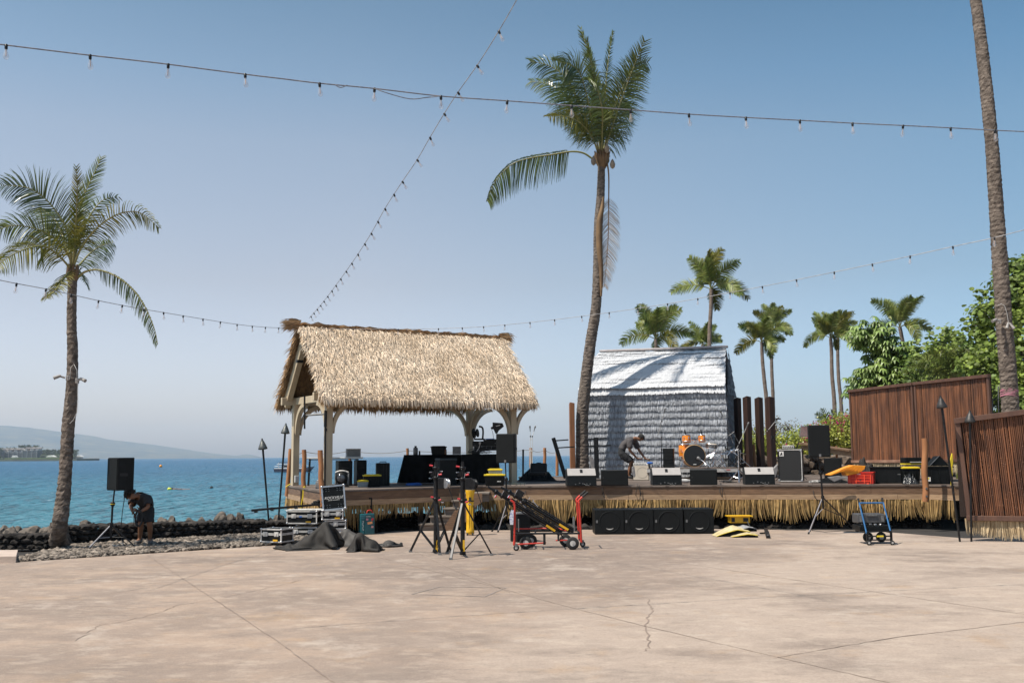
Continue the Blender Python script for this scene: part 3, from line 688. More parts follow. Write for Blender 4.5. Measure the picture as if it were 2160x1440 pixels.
# fringe under the eaves and along the verges, inner fibres
mb = MB()
for (e, nn, up_) in ((eF, nF, up_f), (eB, nB, up_b)):
    outw = V((nn.x, nn.y, 0)).normalized()
    for i in range(2300 if e is eF else 1300):
        s_ = ru(-.03, Lr + .03); l_ = ru(.12, .27); p = e + PU * s_ + up_.normalized() * ru(0, .16) + nn * ru(.0, .12)
        d = (V((0, 0, -1)) + outw * ru(-.05, .3) + PU * ru(-.25, .25)).normalized(); w_ = ru(.007, .016)
        mb.strip([p, p + d * l_ * .6, p + d * l_ + V((0, 0, -.02))], [w_, w_ * .8, w_ * .2], PU)
mb.build('eave_fringe', thatchb, roof)
mb = MB()
for end, sg in ((0, -1), (Lr, 1)):
    for (e, nn, up_) in ((eF, nF, up_f), (eB, nB, up_b)):
        for i in range(1500):
            t_ = rnd() * up_.length; p = e + PU * (end + sg * ru(-.10, .02)) + up_.normalized() * t_ + nn * ru(-.01, .12)
            d = (-up_.normalized() * ru(.5, 1.1) + PU * sg * ru(-.05, .35) + nn * ru(-.15, .15)).normalized(); l_ = ru(.12, .26) if rnd() < .9 else ru(.26, .4); w_ = ru(.006, .014)
            mb.strip([p, p + d * l_ * .6, p + d * l_], [w_, w_ * .8, w_ * .2], nn if rnd() < .5 else V((0, 0, 1)).cross(nn).normalized())
mb.build('verge_fringe', thatchb, roof)
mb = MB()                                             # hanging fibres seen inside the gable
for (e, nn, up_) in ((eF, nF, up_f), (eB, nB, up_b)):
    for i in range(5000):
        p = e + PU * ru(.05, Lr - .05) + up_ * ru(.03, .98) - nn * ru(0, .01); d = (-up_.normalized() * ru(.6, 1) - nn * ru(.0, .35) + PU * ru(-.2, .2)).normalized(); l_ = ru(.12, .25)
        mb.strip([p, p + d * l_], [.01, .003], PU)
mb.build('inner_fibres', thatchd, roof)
mb = MB()                                             # ridge cap of browner bundles, overhanging at the left
for i in range(4200):
    s_ = ru(-.12, Lr + .10); a_ = ru(-1, 1)
    side = nF if a_ > 0 else nB
    p = ridge0 + PU * s_ + V((0, 0, .10)) + V((0, 0, -.11 * abs(a_))) + V((side.x, side.y, 0)).normalized() * abs(a_) * .14 + V((0, 0, ru(0, .03)))
    l_ = ru(.2, .42); sg = -1 if rnd() < .75 else 1
    d = (PU * sg * ru(.6, 1) + V((0, 0, ru(-.22, .14))) + V((side.x, side.y, 0)) * ru(-.1, .45)).normalized(); w_ = ru(.008, .018)
    q = p + d * l_ * .6
    mb.strip([p, q, q + (d + V((0, 0, -.35))).normalized() * l_ * .4], [w_, w_, w_ * .2], V((0, 0, 1)).cross(PU) if rnd() < .5 else V((0, 0, 1)))
for i in range(170):
    for end, sg in ((-.06, -1), (Lr + .05, 1)):
        p = ridge0 + PU * (end + ru(-.1, .1)) + V((0, 0, ru(.02, .2))) + PV * ru(-.14, .14); d = (PU * sg + V((0, 0, ru(-.45, .25))) + PV * ru(-.3, .3)).normalized(); l_ = ru(.15, .4 if sg < 0 else .38)
        mb.strip([p, p + d * l_ * .6, p + d * l_ + V((0, 0, -.06))], [.012, .01, .003], V((0, 0, 1)))
mb.build('ridge_cap', thatchb, roof)
# barge boards and rafters
def rafter(s_, w_, h_, e, up_, nn, name='rafter'):
    p = e + PU * s_ - nn * (h_ / 2 + .012) + up_.normalized() * .12; q = e + PU * s_ - nn * (h_ / 2 + .012) + up_ * .985
    b = MB(); b.bar(p, q, w_, h_, up=nn); b.build(name, cream, pav)
for s_ in (.16, 1.3, 2.45, 3.6, 4.75, Lr - .16):
    rafter(s_, .09 if s_ not in (.16,) else .14, .17 if s_ != .16 else .24, eF, up_f, nF); rafter(s_ + .001, .09 if s_ != .16 else .14, .17 if s_ != .16 else .24, eB, up_b, nB)
b = MB(); c = ridge0 + PU * .02 + V((0, 0, -1.05)) ; b.box(c + V((0, 0, .2)), (.16, .10, .07), rotp); b.build('lamp_box', blkm, pav)
b = MB(); p = BL + V((0, 0, SZ + .13)) - PV * .1; b.box((p.x + .03, p.y - .06, p.z + .05), (.11, .07, .18), rotp); b.build('outlet_box', M('outlet_grey', (.45, .45, .44), rough=.5), pav, bevel=.01)

# ------------------------------------------------------------------ grey thatched hut
PH = R(-16); HU = V((math.cos(PH), math.sin(PH), 0)); HV = V((-math.sin(PH), math.cos(PH), 0))
HFL = V(((1220 - 1080) / FPX * 32.6, 32.6, 0)); HW = 4.72; HD = 4.2; HE = 3.78; HR_ = 5.28
hut = thing('grass_hut', 'grey weathered grass hut with a steep roof behind the drum kit', 'hut', HFL + HU * HW / 2 + V((0, 0, SZ)))
hutw = M('grey_thatch_wall', (.43, .445, .475), (.30, .315, .345), 4, .9, spec=.2, island=.42, transl=.08)
hutr = M('grey_thatch_roof', (.60, .605, .62), (.54, .545, .565), 2, .95, spec=.1, island=.07, transl=.05)
hcore = M('hut_core', (.20, .205, .22), rough=.95)
b = MB(); inset = .10
c0, c1, c2, c3_ = HFL + HU * inset + HV * inset, HFL + HU * (HW - inset) + HV * inset, HFL + HU * (HW - inset) + HV * (HD - inset), HFL + HU * inset + HV * (HD - inset)
b.prism([(c.x, c.y, SZ) for c in (c0, c1, c2, c3_)], (0, 0, HE - SZ))
rl = HFL + HV * (HD / 2) + HU * .12 + V((0, 0, HR_ - .1)); rr = HFL + HV * (HD / 2) + HU * (HW - .12) + V((0, 0, HR_ - .1))
b.add([c0 + V((0, 0, HE)), c1 + V((0, 0, HE)), c2 + V((0, 0, HE)), c3_ + V((0, 0, HE)), rl, rr], [(0, 1, 5, 4), (2, 3, 4, 5), (1, 2, 5), (3, 0, 4)])
b.build('wall_frame', hcore, hut)
def course(mb, p0, p1, z, zt, flare, l_, wr, nrm, dens, slope=None):
    L_ = (p1 - p0).length; t = (p1 - p0) / L_; n = int(L_ * dens); ph = ru(0, 99)
    for i in range(n):
        s_ = L_ * (i + rnd()) / n; w_ = ru(*wr); ll = l_ * ru(.82, 1.12); dz = noise.noise(V((s_ * .8, ph, 0))) * .05 + noise.noise(V((s_ * 5, ph, 3))) * .012
        dn = slope if slope is not None else V((0, 0, -1))
        base = p0 + t * s_ + V((0, 0, dz)); lean = ru(-.07, .07)
        p1_ = base + dn * ll * .5 + nrm * flare * .35 + t * lean * .5 * ll; p2 = base + dn * ll + nrm * flare * ru(.7, 1.2) + t * lean * ll
        mb.strip([base, p1_, p2], [w_, w_, w_ * .55], (t + nrm * ru(-.5, .5)).normalized())
z = SZ + .10; rows = 13; dz = (HE - SZ) / rows
for fc, (p, q, nrm, dens) in enumerate(((HFL, HFL + HU * HW, -HV, 110), (HFL + HU * HW, HFL + HU * HW + HV * HD, HU, 70), (HFL + HV * HD, HFL, -HU, 50))):
    mb = MB()
    for r_ in range(rows):
        zt_ = SZ + dz * (r_ + 1) + .05
        for ly in range(2):
            course(mb, p + V((0, 0, zt_)) - nrm * .0, q + V((0, 0, zt_)), 0, 0, .055, dz + .06, (.008, .018), nrm, dens)
    mb.build('thatch_wall', hutw, hut)
roofp = hut
mb = MB()
e0 = HFL + V((0, 0, HE + .02)); e1 = HFL + HU * HW + V((0, 0, HE + .02)); r0 = HFL + HV * (HD / 2) + HU * .38 + V((0, 0, HR_)); r1 = HFL + HV * (HD / 2) + HU * (HW - .08) + V((0, 0, HR_))
def bulge(t_): return math.sin(math.pi * min(1, t_ * 1.0)) ** .7 * .26
hn = (e1 - e0).cross(r0 - e0).normalized(); hn = hn if hn.z > 0 else -hn
rows2 = 17
for r_ in range(rows2 + 1):
    t_ = (r_ + .6) / rows2
    a_ = e0.lerp(r0, min(t_, 1)) + hn * bulge(t_); b_ = e1.lerp(r1, min(t_, 1)) + hn * bulge(t_)
    t0 = max(0, t_ - .1); dn = ((e0.lerp(r0, t0) + hn * bulge(t0)) - a_).normalized() if t_ > .1 else (e0 - r0).normalized()
    if r_ == 0: dn = (V((0, 0, -1)) * .75 - HV * .5).normalized()
    course(mb, a_, b_, 0, 0, .010, .27, (.010, .02), hn, 150, slope=dn)
mb.build('thatch_roof', hutr, hut)
b = MB(); k = 8                                        # solid roof under the stalks
vs = []
for j in range(k + 1):
    t_ = j / k; vs += [e0.lerp(r0, t_) + hn * (bulge(t_) - .02), e1.lerp(r1, t_) + hn * (bulge(t_) - .02)]
b.add(vs, [(2 * j, 2 * j + 1, 2 * j + 3, 2 * j + 2) for j in range(k)])
bk = HFL + HV * HD + V((0, 0, HE)); bk1 = bk + HU * HW
b.add([bk, bk1, r1, r0], [(0, 1, 2, 3)]); b.build('roof_sheet', M('hut_roof_sheet', (.5, .505, .52), rough=.9), hut)
mb = MB()                                              # right gable slope in the shade
g0 = e1; g1 = e1 + HV * HD
for r_ in range(9):
    t_ = (r_ + .9) / 9; a_ = g0.lerp(r1, t_); b_ = g1.lerp(r1, t_)
    course(mb, a_ + HU * .05, b_ + HU * .05, 0, 0, .06, .28, (.008, .016), HU, 90)
mb.build('gable_thatch', hutw, hut)
b = MB(); b.bar(r0 - HU * .06 + V((0, 0, .06)) + hn * .0, r1 + HU * .06 + V((0, 0, .06)), .26, .07); b.build('ridge_board', M('ridge_board_grey', (.46, .41, .40), (.36, .32, .31), 6, .8), hut, bevel=.02)
# ------------------------------------------------------------------ tall timber posts on the stage
dkw = M('dark_stained_timber', (.045, .019, .012), (.022, .011, .008), 3, .6, stretch=(4, 4, .4), bump=.3, bscale=30)
orw = M('rust_stained_timber', (.26, .105, .040), (.19, .075, .028), 3, .7, stretch=(4, 4, .4), bump=.3, bscale=30)
def tpost(px, pt, Y, w_, mat, label, dp=.24, yaw=.35):
    c = at(px, pt, Y); t = MB(); h = c.z - SZ; wv = ps(w_, Y)
    fr = frame((c.x, Y, SZ), yaw); t.M = fr; a_ = wv * .78
    t.add([(-a_ / 2, -dp / 2, 0), (a_ / 2, -dp / 2, 0), (a_ / 2, dp / 2, 0), (-a_ / 2, dp / 2, 0), (-a_ / 2, -dp / 2, h), (a_ / 2, -dp / 2, h - .03), (a_ / 2, dp / 2, h - .09), (-a_ / 2, dp / 2, h - .05)], [(0, 3, 2, 1), (4, 5, 6, 7), (0, 1, 5, 4), (1, 2, 6, 5), (2, 3, 7, 6), (3, 0, 4, 7)])
    tag(t.build('timber_post', mat, loc=(c.x, Y, SZ), bevel=.008), label, 'post', 'square timber posts on the stage')
tpost(1206, 848, 31.5, 13, orw, 'rust brown square timber post left of the middle palm', dp=.18, yaw=.1)
tpost(1555, 838, 32.5, 12, dkw, 'dark timber post nearest the grass hut, first of four')
tpost(1575, 835, 31.6, 14, dkw, 'tallest dark timber post, second from the grass hut')
tpost(1600, 837, 32.2, 14, dkw, 'third dark timber post from the grass hut')
tpost(1623, 836, 31.4, 16, dkw, 'thickest dark timber post, the one farthest from the grass hut')
# ------------------------------------------------------------------ round peeled log posts round the deck edge
logm = M('peeled_log', (.36, .155, .060), (.26, .105, .040), 4, .65, stretch=(1, 1, .35), bump=.35, bscale=14, island=.1)
def logpost(x0, y0, x1, y1, Y, w_, label, Yb=None, bolts=0, cat='post'):
    Yb = Yb or Y; p1, p0 = at(x0, y0, Y), at(x1, y1, Yb); r_ = ps(w_ / 2, Y); pts = []; rs = []; k = 12; ph = ru(0, 9)
    for j in range(k + 1):
        u_ = j / k; pts.append(p0.lerp(p1, u_) + V((noise.noise(V((u_ * 3, ph, 0))) * r_ * .5, 0, 0))); rs.append(r_ * (1.08 - .12 * u_ + .1 * noise.noise(V((u_ * 5, ph, 4)))))
    mb = MB(); mb.tube(pts, rs, 12)
    if bolts:
        t = thing('log_post', label, cat, p0, 'peeled log posts round the decks'); mb.build('log', logm, t)
        for j in range(bolts):
            q = p0.lerp(p1, .09 + .12 * j); b = MB(); b.lathe(q + V((0, -r_ * 1.05 - .012, 0)), [(.024, 0), (.024, .02)], 10, (0, 1, 0)); b.build('bolt', graym, t)
    else: tag(mb.build('log_post', logm, loc=p0), label, cat, 'peeled log posts round the decks')
logpost(613.5, 946, 605, 1046, 26.95, 9, 'leaning orange log post at the far left corner of the thatched deck')
logpost(641.5, 948, 640.5, 1060, 25.0, 9.5, 'upright orange log post with a yellow rope, middle of the deck side')
logpost(675.5, 949, 681, 1068, 22.0, 11, 'thick orange log post beside the open road case lid', bolts=2)
logpost(1950, 924, 1952, 1058, 23.1, 12.5, 'tall orange log post bolted to the stage front at the right', bolts=2)
logpost(1120, 944, 1121, 1004, 33.5, 7, 'far orange log post behind the two thin mic stands')
logpost(1149, 944, 1150, 1004, 34.5, 6.5, 'far orange log post left of the leaning black ladder rack')
logpost(1175, 948, 1175, 1003, 35, 6, 'far orange log post seen under the leaning black ladder rack')
logpost(1590, 937, 1594, 985, 34.5, 6, 'short orange log post between the dark timber posts')
logpost(1764, 940, 1766, 984, 35.0, 5, 'thin orange log post holding the wooden rail')
logpost(738, 946, 738, 1016, 28.9, 6.5, 'dark log post behind the white folding table')
logpost(859, 945, 859, 1016, 29.8, 6, 'short log post at the left end of the draped table')
# rope between the far posts
def wire(name, pts, r_, mat, label, cat, parent=None, n=5, **k):
    mb = MB(); mb.tube(pts, r_, n); o = mb.build(name, mat, parent)
    if parent is None: tag(o, label, cat, **k)
    return o
def sag(p, q, s_, n=12): return [V(p).lerp(V(q), i / n) + V((0, 0, -s_ * 4 * (i / n) * (1 - i / n))) for i in range(n + 1)]
rp = [at(613, 950, 26.95), at(641, 952, 27), at(738, 950, 28.9), at(859, 950, 29.8), at(1120, 948, 33.5), at(1149, 948, 34.5), at(1175, 952, 35)]
pts = []
for a_, b_ in zip(rp, rp[1:]): pts += sag(a_, b_, .08, 8)[:-1]
wire('boundary_rope', pts + [rp[-1]], .008, M('rope_grey', (.30, .28, .25), rough=.9), 'thin grey rope strung between the far log posts', 'rope', n=4)
# ------------------------------------------------------------------ bamboo screens
bam = M('bamboo_cane', (.210, .083, .036), (.100, .040, .020), 6, .5, stretch=(1, 1, .25), island=.55)
bfr = M('screen_frame', (.115, .055, .034), (.075, .036, .024), 4, .6, stretch=(2, 2, .4))
bfr2 = M('screen_frame_worn', (.30, .175, .12), (.17, .085, .055), 4, .65, stretch=(1, 1, 3))
def screen(p0, p1, zb0, zb1, zt0, zt1, label, grp, frm, botm, fw=.07, lean=0.0, pitch=.030):
    p0, p1 = V((p0.x, p0.y, 0)), V((p1.x, p1.y, 0)); L_ = (p1 - p0).length; t = (p1 - p0) / L_; nrm = V((t.y, -t.x, 0))
    th = thing('bamboo_screen', label, 'fence panel', p0 + V((0, 0, zb0)), grp)
    mb = MB(); s_ = fw
    while s_ < L_ - fw:
        r_ = ru(.010, .019); f = s_ / L_; zb = zb0 + (zb1 - zb0) * f; zt = zt0 + (zt1 - zt0) * f; k = 9
        ph = ru(0, 9); pts = []; rs = []
        nodes = [zb + (zt - zb) * q / k for q in range(k + 1)]
        o_ = ru(0, .014)
        for q, z_ in enumerate(nodes):
            xo = noise.noise(V((z_ * 1.1, ph, 0))) * .012 + lean * (1 - (z_ - zb) / (zt - zb))
            pts.append(p0 + t * (s_ + xo) + nrm * o_ + V((0, 0, z_))); rs.append(r_ * (1.0 if q % 2 else 1.0))
        mb.tube(pts, rs, 6, False)
        for q in range(7):                           # node swellings
            z_ = ru(zb, zt); mb.lathe(p0 + t * (s_ + lean * (1 - (z_ - zb) / (zt - zb))) + nrm * o_ + V((0, 0, z_ - .007)), [(r_, 0), (r_ * 1.35, .007), (r_, .014)], 6, cap=False)
        s_ += pitch * ru(.8, 1.15)
    mb.build('canes', bam, th)
    mb = MB(); mb.prism([p0 + V((0, 0, zb0)) - nrm * .02, p1 + V((0, 0, zb1)) - nrm * .02, p1 + V((0, 0, zt1)) - nrm * .02, p0 + V((0, 0, zt0)) - nrm * .02], -nrm * .01); mb.build('backing', M('screen_backing', (.02, .01, .007), rough=.9), th)
    mb = MB(); l0 = t * lean
    mb.bar(p0 + t * (fw / 2) + l0 + V((0, 0, zb0 - .03)) + nrm * .03, p0 + t * (fw / 2) + V((0, 0, zt0)) + nrm * .03, fw, fw * .9, up=nrm)
    mb.bar(p1 - t * (fw / 2) + l0 + V((0, 0, zb1 - .03)) + nrm * .03, p1 - t * (fw / 2) + V((0, 0, zt1)) + nrm * .03, fw, fw * .9, up=nrm)
    mb.bar(p0 - t * .01 + V((0, 0, zt0 + .02)) + nrm * .032, p1 + t * .01 + V((0, 0, zt1 + .02)) + nrm * .032, fw * 1.6, fw * 1.15)
    mb.build('frame', frm, th, bevel=.006)
    mb = MB(); mb.bar(p0 - t * .01 + l0 + V((0, 0, zb0 - .02)) + nrm * .034, p1 + V((0, 0, zb1 - .02)) + nrm * .034, fw * 1.4, fw * 1.1)
    mb.build('bottom_rail', botm, th, bevel=.008)
    return th
SA0 = V(((1793 - 1080) / FPX * 30, 30, 0)); SA1 = V(((1928 - 1080) / FPX * 27.2, 27.2, 0)); SA2 = V(((1931 - 1080) / FPX * 27.15, 27.15, 0)); SA3 = V(((2090 - 1080) / FPX * 24.5, 24.5, 0))
s1 = screen(SA0, SA1, 1.52, 1.54, 3.58, 3.60, 'left bamboo screen panel behind the black totes, worn pale bottom rail', 'bamboo screens behind the stage', bfr, bfr2)
s2 = screen(SA2, SA3, 1.54, 1.58, 3.60, 3.60, 'right bamboo screen panel behind the torches, next to the palm trunk', 'bamboo screens behind the stage', bfr, bfr)
skirt(SA0, SA1, 1.50, .40, 330, M('dry_straw', (.44, .36, .24), (.30, .23, .14), 5, .9, island=.5), s1, 'straw_fringe', .009, .1)
skirt(SA2, SA3, 1.52, .40, 330, MATS['dry_straw'], s2, 'straw_fringe', .009, .1)
for p in (SA0, SA2, SA3):
    pass
SB0 = V(((2010 - 1080) / FPX * 20.25, 20.25, 0)); SB1 = V(((2260 - 1080) / FPX * 19.5, 19.5, 0))
s3 = screen(SB0, SB1, .47, .47, 2.36, 2.62, 'near tall bamboo screen with a pale straw fringe at the right edge', 'bamboo screens at the right', bfr, bfr, fw=.09, lean=.12, pitch=.036)
skirt(SB0 + V((.1, 0, 0)), SB1, .44, .46, 380, M('pale_straw', (.62, .49, .31), (.46, .34, .20), 5, .85, island=.4, transl=.2), s3, 'straw_fringe', .012, .25)
# rail behind the amplifier
t = thing('wooden_rail', 'weathered wooden hand rail in front of the flowering hedge', 'rail', at(1760, 985, 34))
b = MB(); b.bar(at(1690, 935, 37), at(1800, 950, 33.5), .30, .05); b.build('rail_cap', fas1, t)
b = MB(); b.bar(at(1690, 943, 37), at(1800, 958, 33.5), .05, .16); b.build('rail_board', fas2, t)
# bank of lava rock behind the stage
mb = MB()
for i in range(900):
    x = ru(7.3, 14.5); y = ru(36.0, 37.2); z_ = ru(.2, 1.55) * (1 if x > 8 else .8); mb.rock((x, y + z_ * .35, z_), (ru(.12, .34), .22, ru(.10, .24)), 1, .3)
tag(mb.build('lava_rock_bank', M('lava_bank_rock', (.16, .115, .082), (.07, .052, .04), 4, .95, bump=1., bscale=10, island=.4), loc=(10, 36, 0), smooth=False), 'brown lava rock retaining bank behind the bass amplifier', 'stone wall')
# ------------------------------------------------------------------ palms
pg = M('palm_leaf', (.10, .14, .026), (.17, .19, .036), 2.0, .42, island=.45, transl=.30, spec=.6)
pgd = M('palm_leaf_dark', (.075, .110, .032), (.14, .17, .045), 2.0, .28, island=.5, transl=.33, spec=.6)
py_ = M('palm_leaf_yellow', (.26, .22, .030), (.12, .14, .022), 3.0, .45, island=.4, transl=.35)
pdead = M('palm_leaf_dead', (.50, .40, .30), (.34, .27, .21), 2.0, .8, island=.4, transl=.3)
rach = M('palm_rachis', (.20, .20, .060), (.26, .22, .09), 3, .5)
rachd = M('palm_rachis_brown', (.20, .12, .055), (.12, .07, .035), 3, .7)
trunkm = M('palm_trunk', (.215, .175, .145), (.105, .084, .070), 9, .95, bump=1.0, bscale=26, stretch=(1, 1, 2.2), spec=.2, c3=(.075, .06, .05), sc3=7)
pgf = M('palm_leaf_far', (.19, .25, .05), (.30, .32, .09), 2.0, .45, island=.4, transl=.35, spec=.5)
trunkf = M('palm_trunk_far', (.20, .15, .12), (.12, .09, .072), 6, .95, stretch=(1, 1, 3))
def smooth_pts(P, k=4):
    P = [V(p) for p in P]; out_ = []
    for i in range(len(P) - 1):
        p0, p1, p2, p3 = P[max(i - 1, 0)], P[i], P[i + 1], P[min(i + 2, len(P) - 1)]
        for j in range(k):
            t = j / k; out_.append(.5 * ((2 * p1) + (-p0 + p2) * t + (2 * p0 - 5 * p1 + 4 * p2 - p3) * t * t + (-p0 + 3 * p1 - 3 * p2 + p3) * t ** 3))
    out_.append(P[-1]); return out_
def frond(mb, P, L_, roll=0.0, droop=.5, n=60, start=.12, up_scale=1.0, dn_scale=1.0, stem=.028, wl=.017, fwd=.55, wind=V((0, 0, 0)), seg=3):
    """rachis through world points P; leaflets of material 0, rachis of material 1"""
    P = smooth_pts(P); k = len(P); cum = [0]
    for a_, b_ in zip(P, P[1:]): cum.append(cum[-1] + (b_ - a_).length)
    T_ = cum[-1]; mb.cur = 1
    mb.tube(P, [stem * (1 - .82 * c / T_) for c in cum], 6)
    mb.cur = 0; vw = V((0, 1, 0))
    def pos(s_):
        d = s_ * T_
        for i in range(k - 1):
            if cum[i + 1] >= d or i == k - 2:
                f = (d - cum[i]) / max(1e-6, cum[i + 1] - cum[i]); return P[i].lerp(P[i + 1], min(1, f)), (P[i + 1] - P[i]).normalized()
    for i in range(n):
        s_ = start + (1 - start) * (i + rnd() * .8) / n
        p, t = pos(min(s_, .999)); sd = t.cross(vw); 
        if sd.length < .2: sd = t.cross(V((1, 0, 0)))
        sd.normalize()
        if sd.z < 0: sd = -sd
        u_ = (s_ - start) / (1 - start); prof_ = (math.sin(math.pi * (.18 + .74 * u_)) ** .7) * (1 - .25 * u_)
        nr = t.cross(sd)
        for sg in (1, -1, 1, -1):
            a_ = roll + ru(-.22, .22); dirn = (sd * math.cos(a_) + nr * math.sin(a_)) * sg
            l_ = L_ * prof_ * ru(.82, 1.08) * (up_scale if sg > 0 else dn_scale)
            if l_ < .03: continue
            q = p; d = (dirn + t * (fwd + .5 * u_)).normalized(); pts = [q]; sl_ = l_ / seg
            for j in range(seg):
                d = (d + V((0, 0, -1)) * droop * (j + .4) / seg * ru(.7, 1.3) + wind * ru(.4, 1.2) / seg).normalized(); q = q + d * sl_; pts.append(q)
            wd = wl * ru(.55, .95)
            ws = [wd * (1 - .85 * (j / seg) ** 1.6) for j in range(seg + 1)]
            side = d.cross(nr if rnd() < .6 else sd)
            if side.length < .1: side = nr
            mb.strip(pts, ws, side.normalized())
def trunk(name, P, rs, parent, mat, rough_=.06, n=16, step=.05):
    P = smooth_pts(P, 6); k = len(P); cum = [0]
    for a_, b_ in zip(P, P[1:]): cum.append(cum[-1] + (b_ - a_).length)
    m_ = max(8, int(cum[-1] / step)); pts = []; rad = []
    for i in range(m_ + 1):
        d = cum[-1] * i / m_; j = 0
        while j < k - 2 and cum[j + 1] < d: j += 1
        f = (d - cum[j]) / max(1e-6, cum[j + 1] - cum[j]); pts.append(P[j].lerp(P[j + 1], f))
        g = d / cum[-1] * (len(rs) - 1); gi = min(int(g), len(rs) - 2); rad.append(rs[gi] + (rs[gi + 1] - rs[gi]) * (g - gi))
    mb = MB(); vs = []; t0 = (pts[1] - pts[0]).normalized(); a_ = t0.cross(V((0, 1, 0))).normalized()
    for i, p in enumerate(pts):
        t = (pts[min(i + 1, m_)] - pts[max(i - 1, 0)]).normalized(); a_ = (a_ - t * a_.dot(t)).normalized(); b = t.cross(a_)
        for j in range(n):
            th = 2 * math.pi * (j + .5 * (i % 2)) / n; e = a_ * math.cos(th) + b * math.sin(th)
            r_ = rad[i] * (1 + rough_ * (.5 * (i % 2) + ru(-1, 1) * .9) + .04 * noise.noise(V((e.x * 2, e.y * 2, p.z * .7))))
            vs.append(p + e * r_)
    mb.add(vs, [(i * n + j, i * n + (j + 1) % n, (i + 1) * n + (j + 1) % n, (i + 1) * n + j) for i in range(m_) for j in range(n)], False)
    return mb.build(name, mat, parent)
def PX(lst, Y, dys=None):
    n = len(lst); return [at(x, y, Y + (0 if dys is None else dys * (i / (n - 1)) ** 1.2)) for i, (x, y) in enumerate(lst)]

# --- left palm
YL = 19.4
lp = thing('palm_tree', 'coconut palm with a dark leaning trunk rising from the gravel at the left', 'palm tree', gz(120, 1150))
b0 = gz(122, 1152)
trunk('trunk', [b0 + V((-.02, 0, -.05)), at(124, 1118, YL), at(133, 1050, YL), at(139, 980, YL), at(144, 900, YL), at(151, 830, YL), at(153, 750, YL), at(151, 680, YL), at(152, 620, YL), at(153, 585, YL)],
      [.27, .17, .145, .14, .132, .118, .115, .118, .116, .108, .100, .094, .088, .085, .085], lp, trunkm, .075, 18)
mb = MB()
for i in range(60):                                       # root flare
    a_ = ru(0, 6.28); q = b0 + V((math.cos(a_) * ru(.18, .34), math.sin(a_) * ru(.18, .30), -.02)); mb.tube([q, b0.lerp(q, .62) + V((0, 0, .22)), b0 + V((math.cos(a_) * .15, math.sin(a_) * .15, .48))], [.035, .03, .012], 5)
mb.build('root_flare', trunkm, lp)
L1 = [
 ([(151, 560), (148, 515), (137, 475), (110, 435), (82, 408), (50, 394), (3, 391)], .62, .15, .42, pgd, -.5, .5, 78),
 ([(150, 565), (146, 542), (125, 512), (95, 490), (62, 479), (25, 476), (-14, 488)], .52, .25, .55, pg, -1.0, .4, 70),
 ([(149, 568), (143, 560), (125, 540), (100, 522), (75, 520), (37, 532), (3, 553), (-14, 575)], .52, .2, 1.0, py_, -1.6, .35, 66),
 ([(154, 560), (156, 522), (162, 475), (172, 425), (186, 392), (203, 357), (213, 332)], .38, .1, .1, pg, .4, .9, 66),
 ([(154, 560), (158, 512), (161, 450), (163, 400), (161, 352)], .30, .8, .1, py_, -.6, 1.0, 50),
 ([(155, 560), (166, 510), (186, 462), (208, 430), (228, 418), (252, 416)], .34, .2, .35, pgd, 1.0, .5, 44),
 ([(156, 560), (170, 525), (196, 490), (226, 464), (262, 448), (298, 450), (336, 482)], .42, .5, .7, py_, -.8, .3, 60),
 ([(156, 562), (168, 558), (186, 538), (210, 520), (238, 512)], .46, .3, .9, pgd, 1.4, .2, 44),
 ([(157, 580), (165, 583), (180, 573), (205, 569), (240, 580), (275, 605), (302, 640), (324, 688), (333, 726)], .34, .1, .9, pgd, -.3, .35, 76),
 ([(150, 575), (143, 577), (130, 594), (115, 614), (96, 628)], .36, .2, .4, py_, -1.2, .5, 40),
 ([(156, 570), (168, 572), (178, 590), (186, 606)], .24, .3, .5, pgd, 1.0, .4, 26),
 ([(152, 560), (140, 520), (120, 470), (95, 445), (72, 440)], .40, .9, .5, pg, 2.0, .4, 46),
]
for i, (px, L_, roll, dr, mt, dy, fw_, n) in enumerate(L1):
    mb = MB(); P = PX(px, YL, dy)
    frond(mb, P, L_ * 1.15, roll, dr, int(n * .85), start=.22 if i == 8 else .14, up_scale=(.12 if i in (8,) else 1.05 if i == 0 else .9), dn_scale=1.0, fwd=fw_, wind=V((.10, 0, 0)), wl=.014, stem=.024)
    mb.build('frond', [mt, rach], lp)
mb = MB()
for i in range(26):
    a_ = ru(0, 6.28); p = at(153, 585, YL); mb.tube([p + V((0, 0, -.12)), p + V((math.cos(a_) * .09, math.sin(a_) * .09, .02)), p + V((math.cos(a_) * .10, math.sin(a_) * .10, ru(.12, .28)))], [.05, .045, .015], 6)
mb.build('crown_base', rachd, lp)
def cams(parent_label, px, py, Y, d, label, mat=M('lamp_grey', (.30, .28, .26), (.22, .2, .19), 20, .6)):
    p = at(px, py, Y); t = thing('floodlight', label, 'floodlight', p, 'small floodlights fixed to the palm trunks')
    b = MB(); b.box(p, (.06, .06, .10)); b.build('bracket_box', mat, t, bevel=.008)
    b = MB(); b.tube([p + V((.03 * d, -.05, 0)), p + V((.12 * d, -.1, .03))], .018, 8); b.build('arm', mat, t)
    b = MB(); q = p + V((.12 * d, -.1, .03)); dd = V((d * .8, -.3, -.35)).normalized(); b.lathe(q - dd * .03, [(.022, 0), (.03, .04), (.034, .13), (.037, .14)], 12, dd); b.build('lamp_head', mat, t)
cams(0, 143, 797, YL - .13, -1, 'small floodlight pointing left on the leaning palm trunk')
cams(0, 163, 803, YL - .13, 1, 'small floodlight pointing right on the leaning palm trunk')
wire('trunk_cable', [at(x, y, YL - .16) for x, y in [(147, 800), (149, 775), (156, 768), (162, 780), (163, 800), (164, 845), (162, 870), (155, 885), (147, 893)]], .006, alup, 'thin white cable wound down the leaning palm trunk', 'cable')

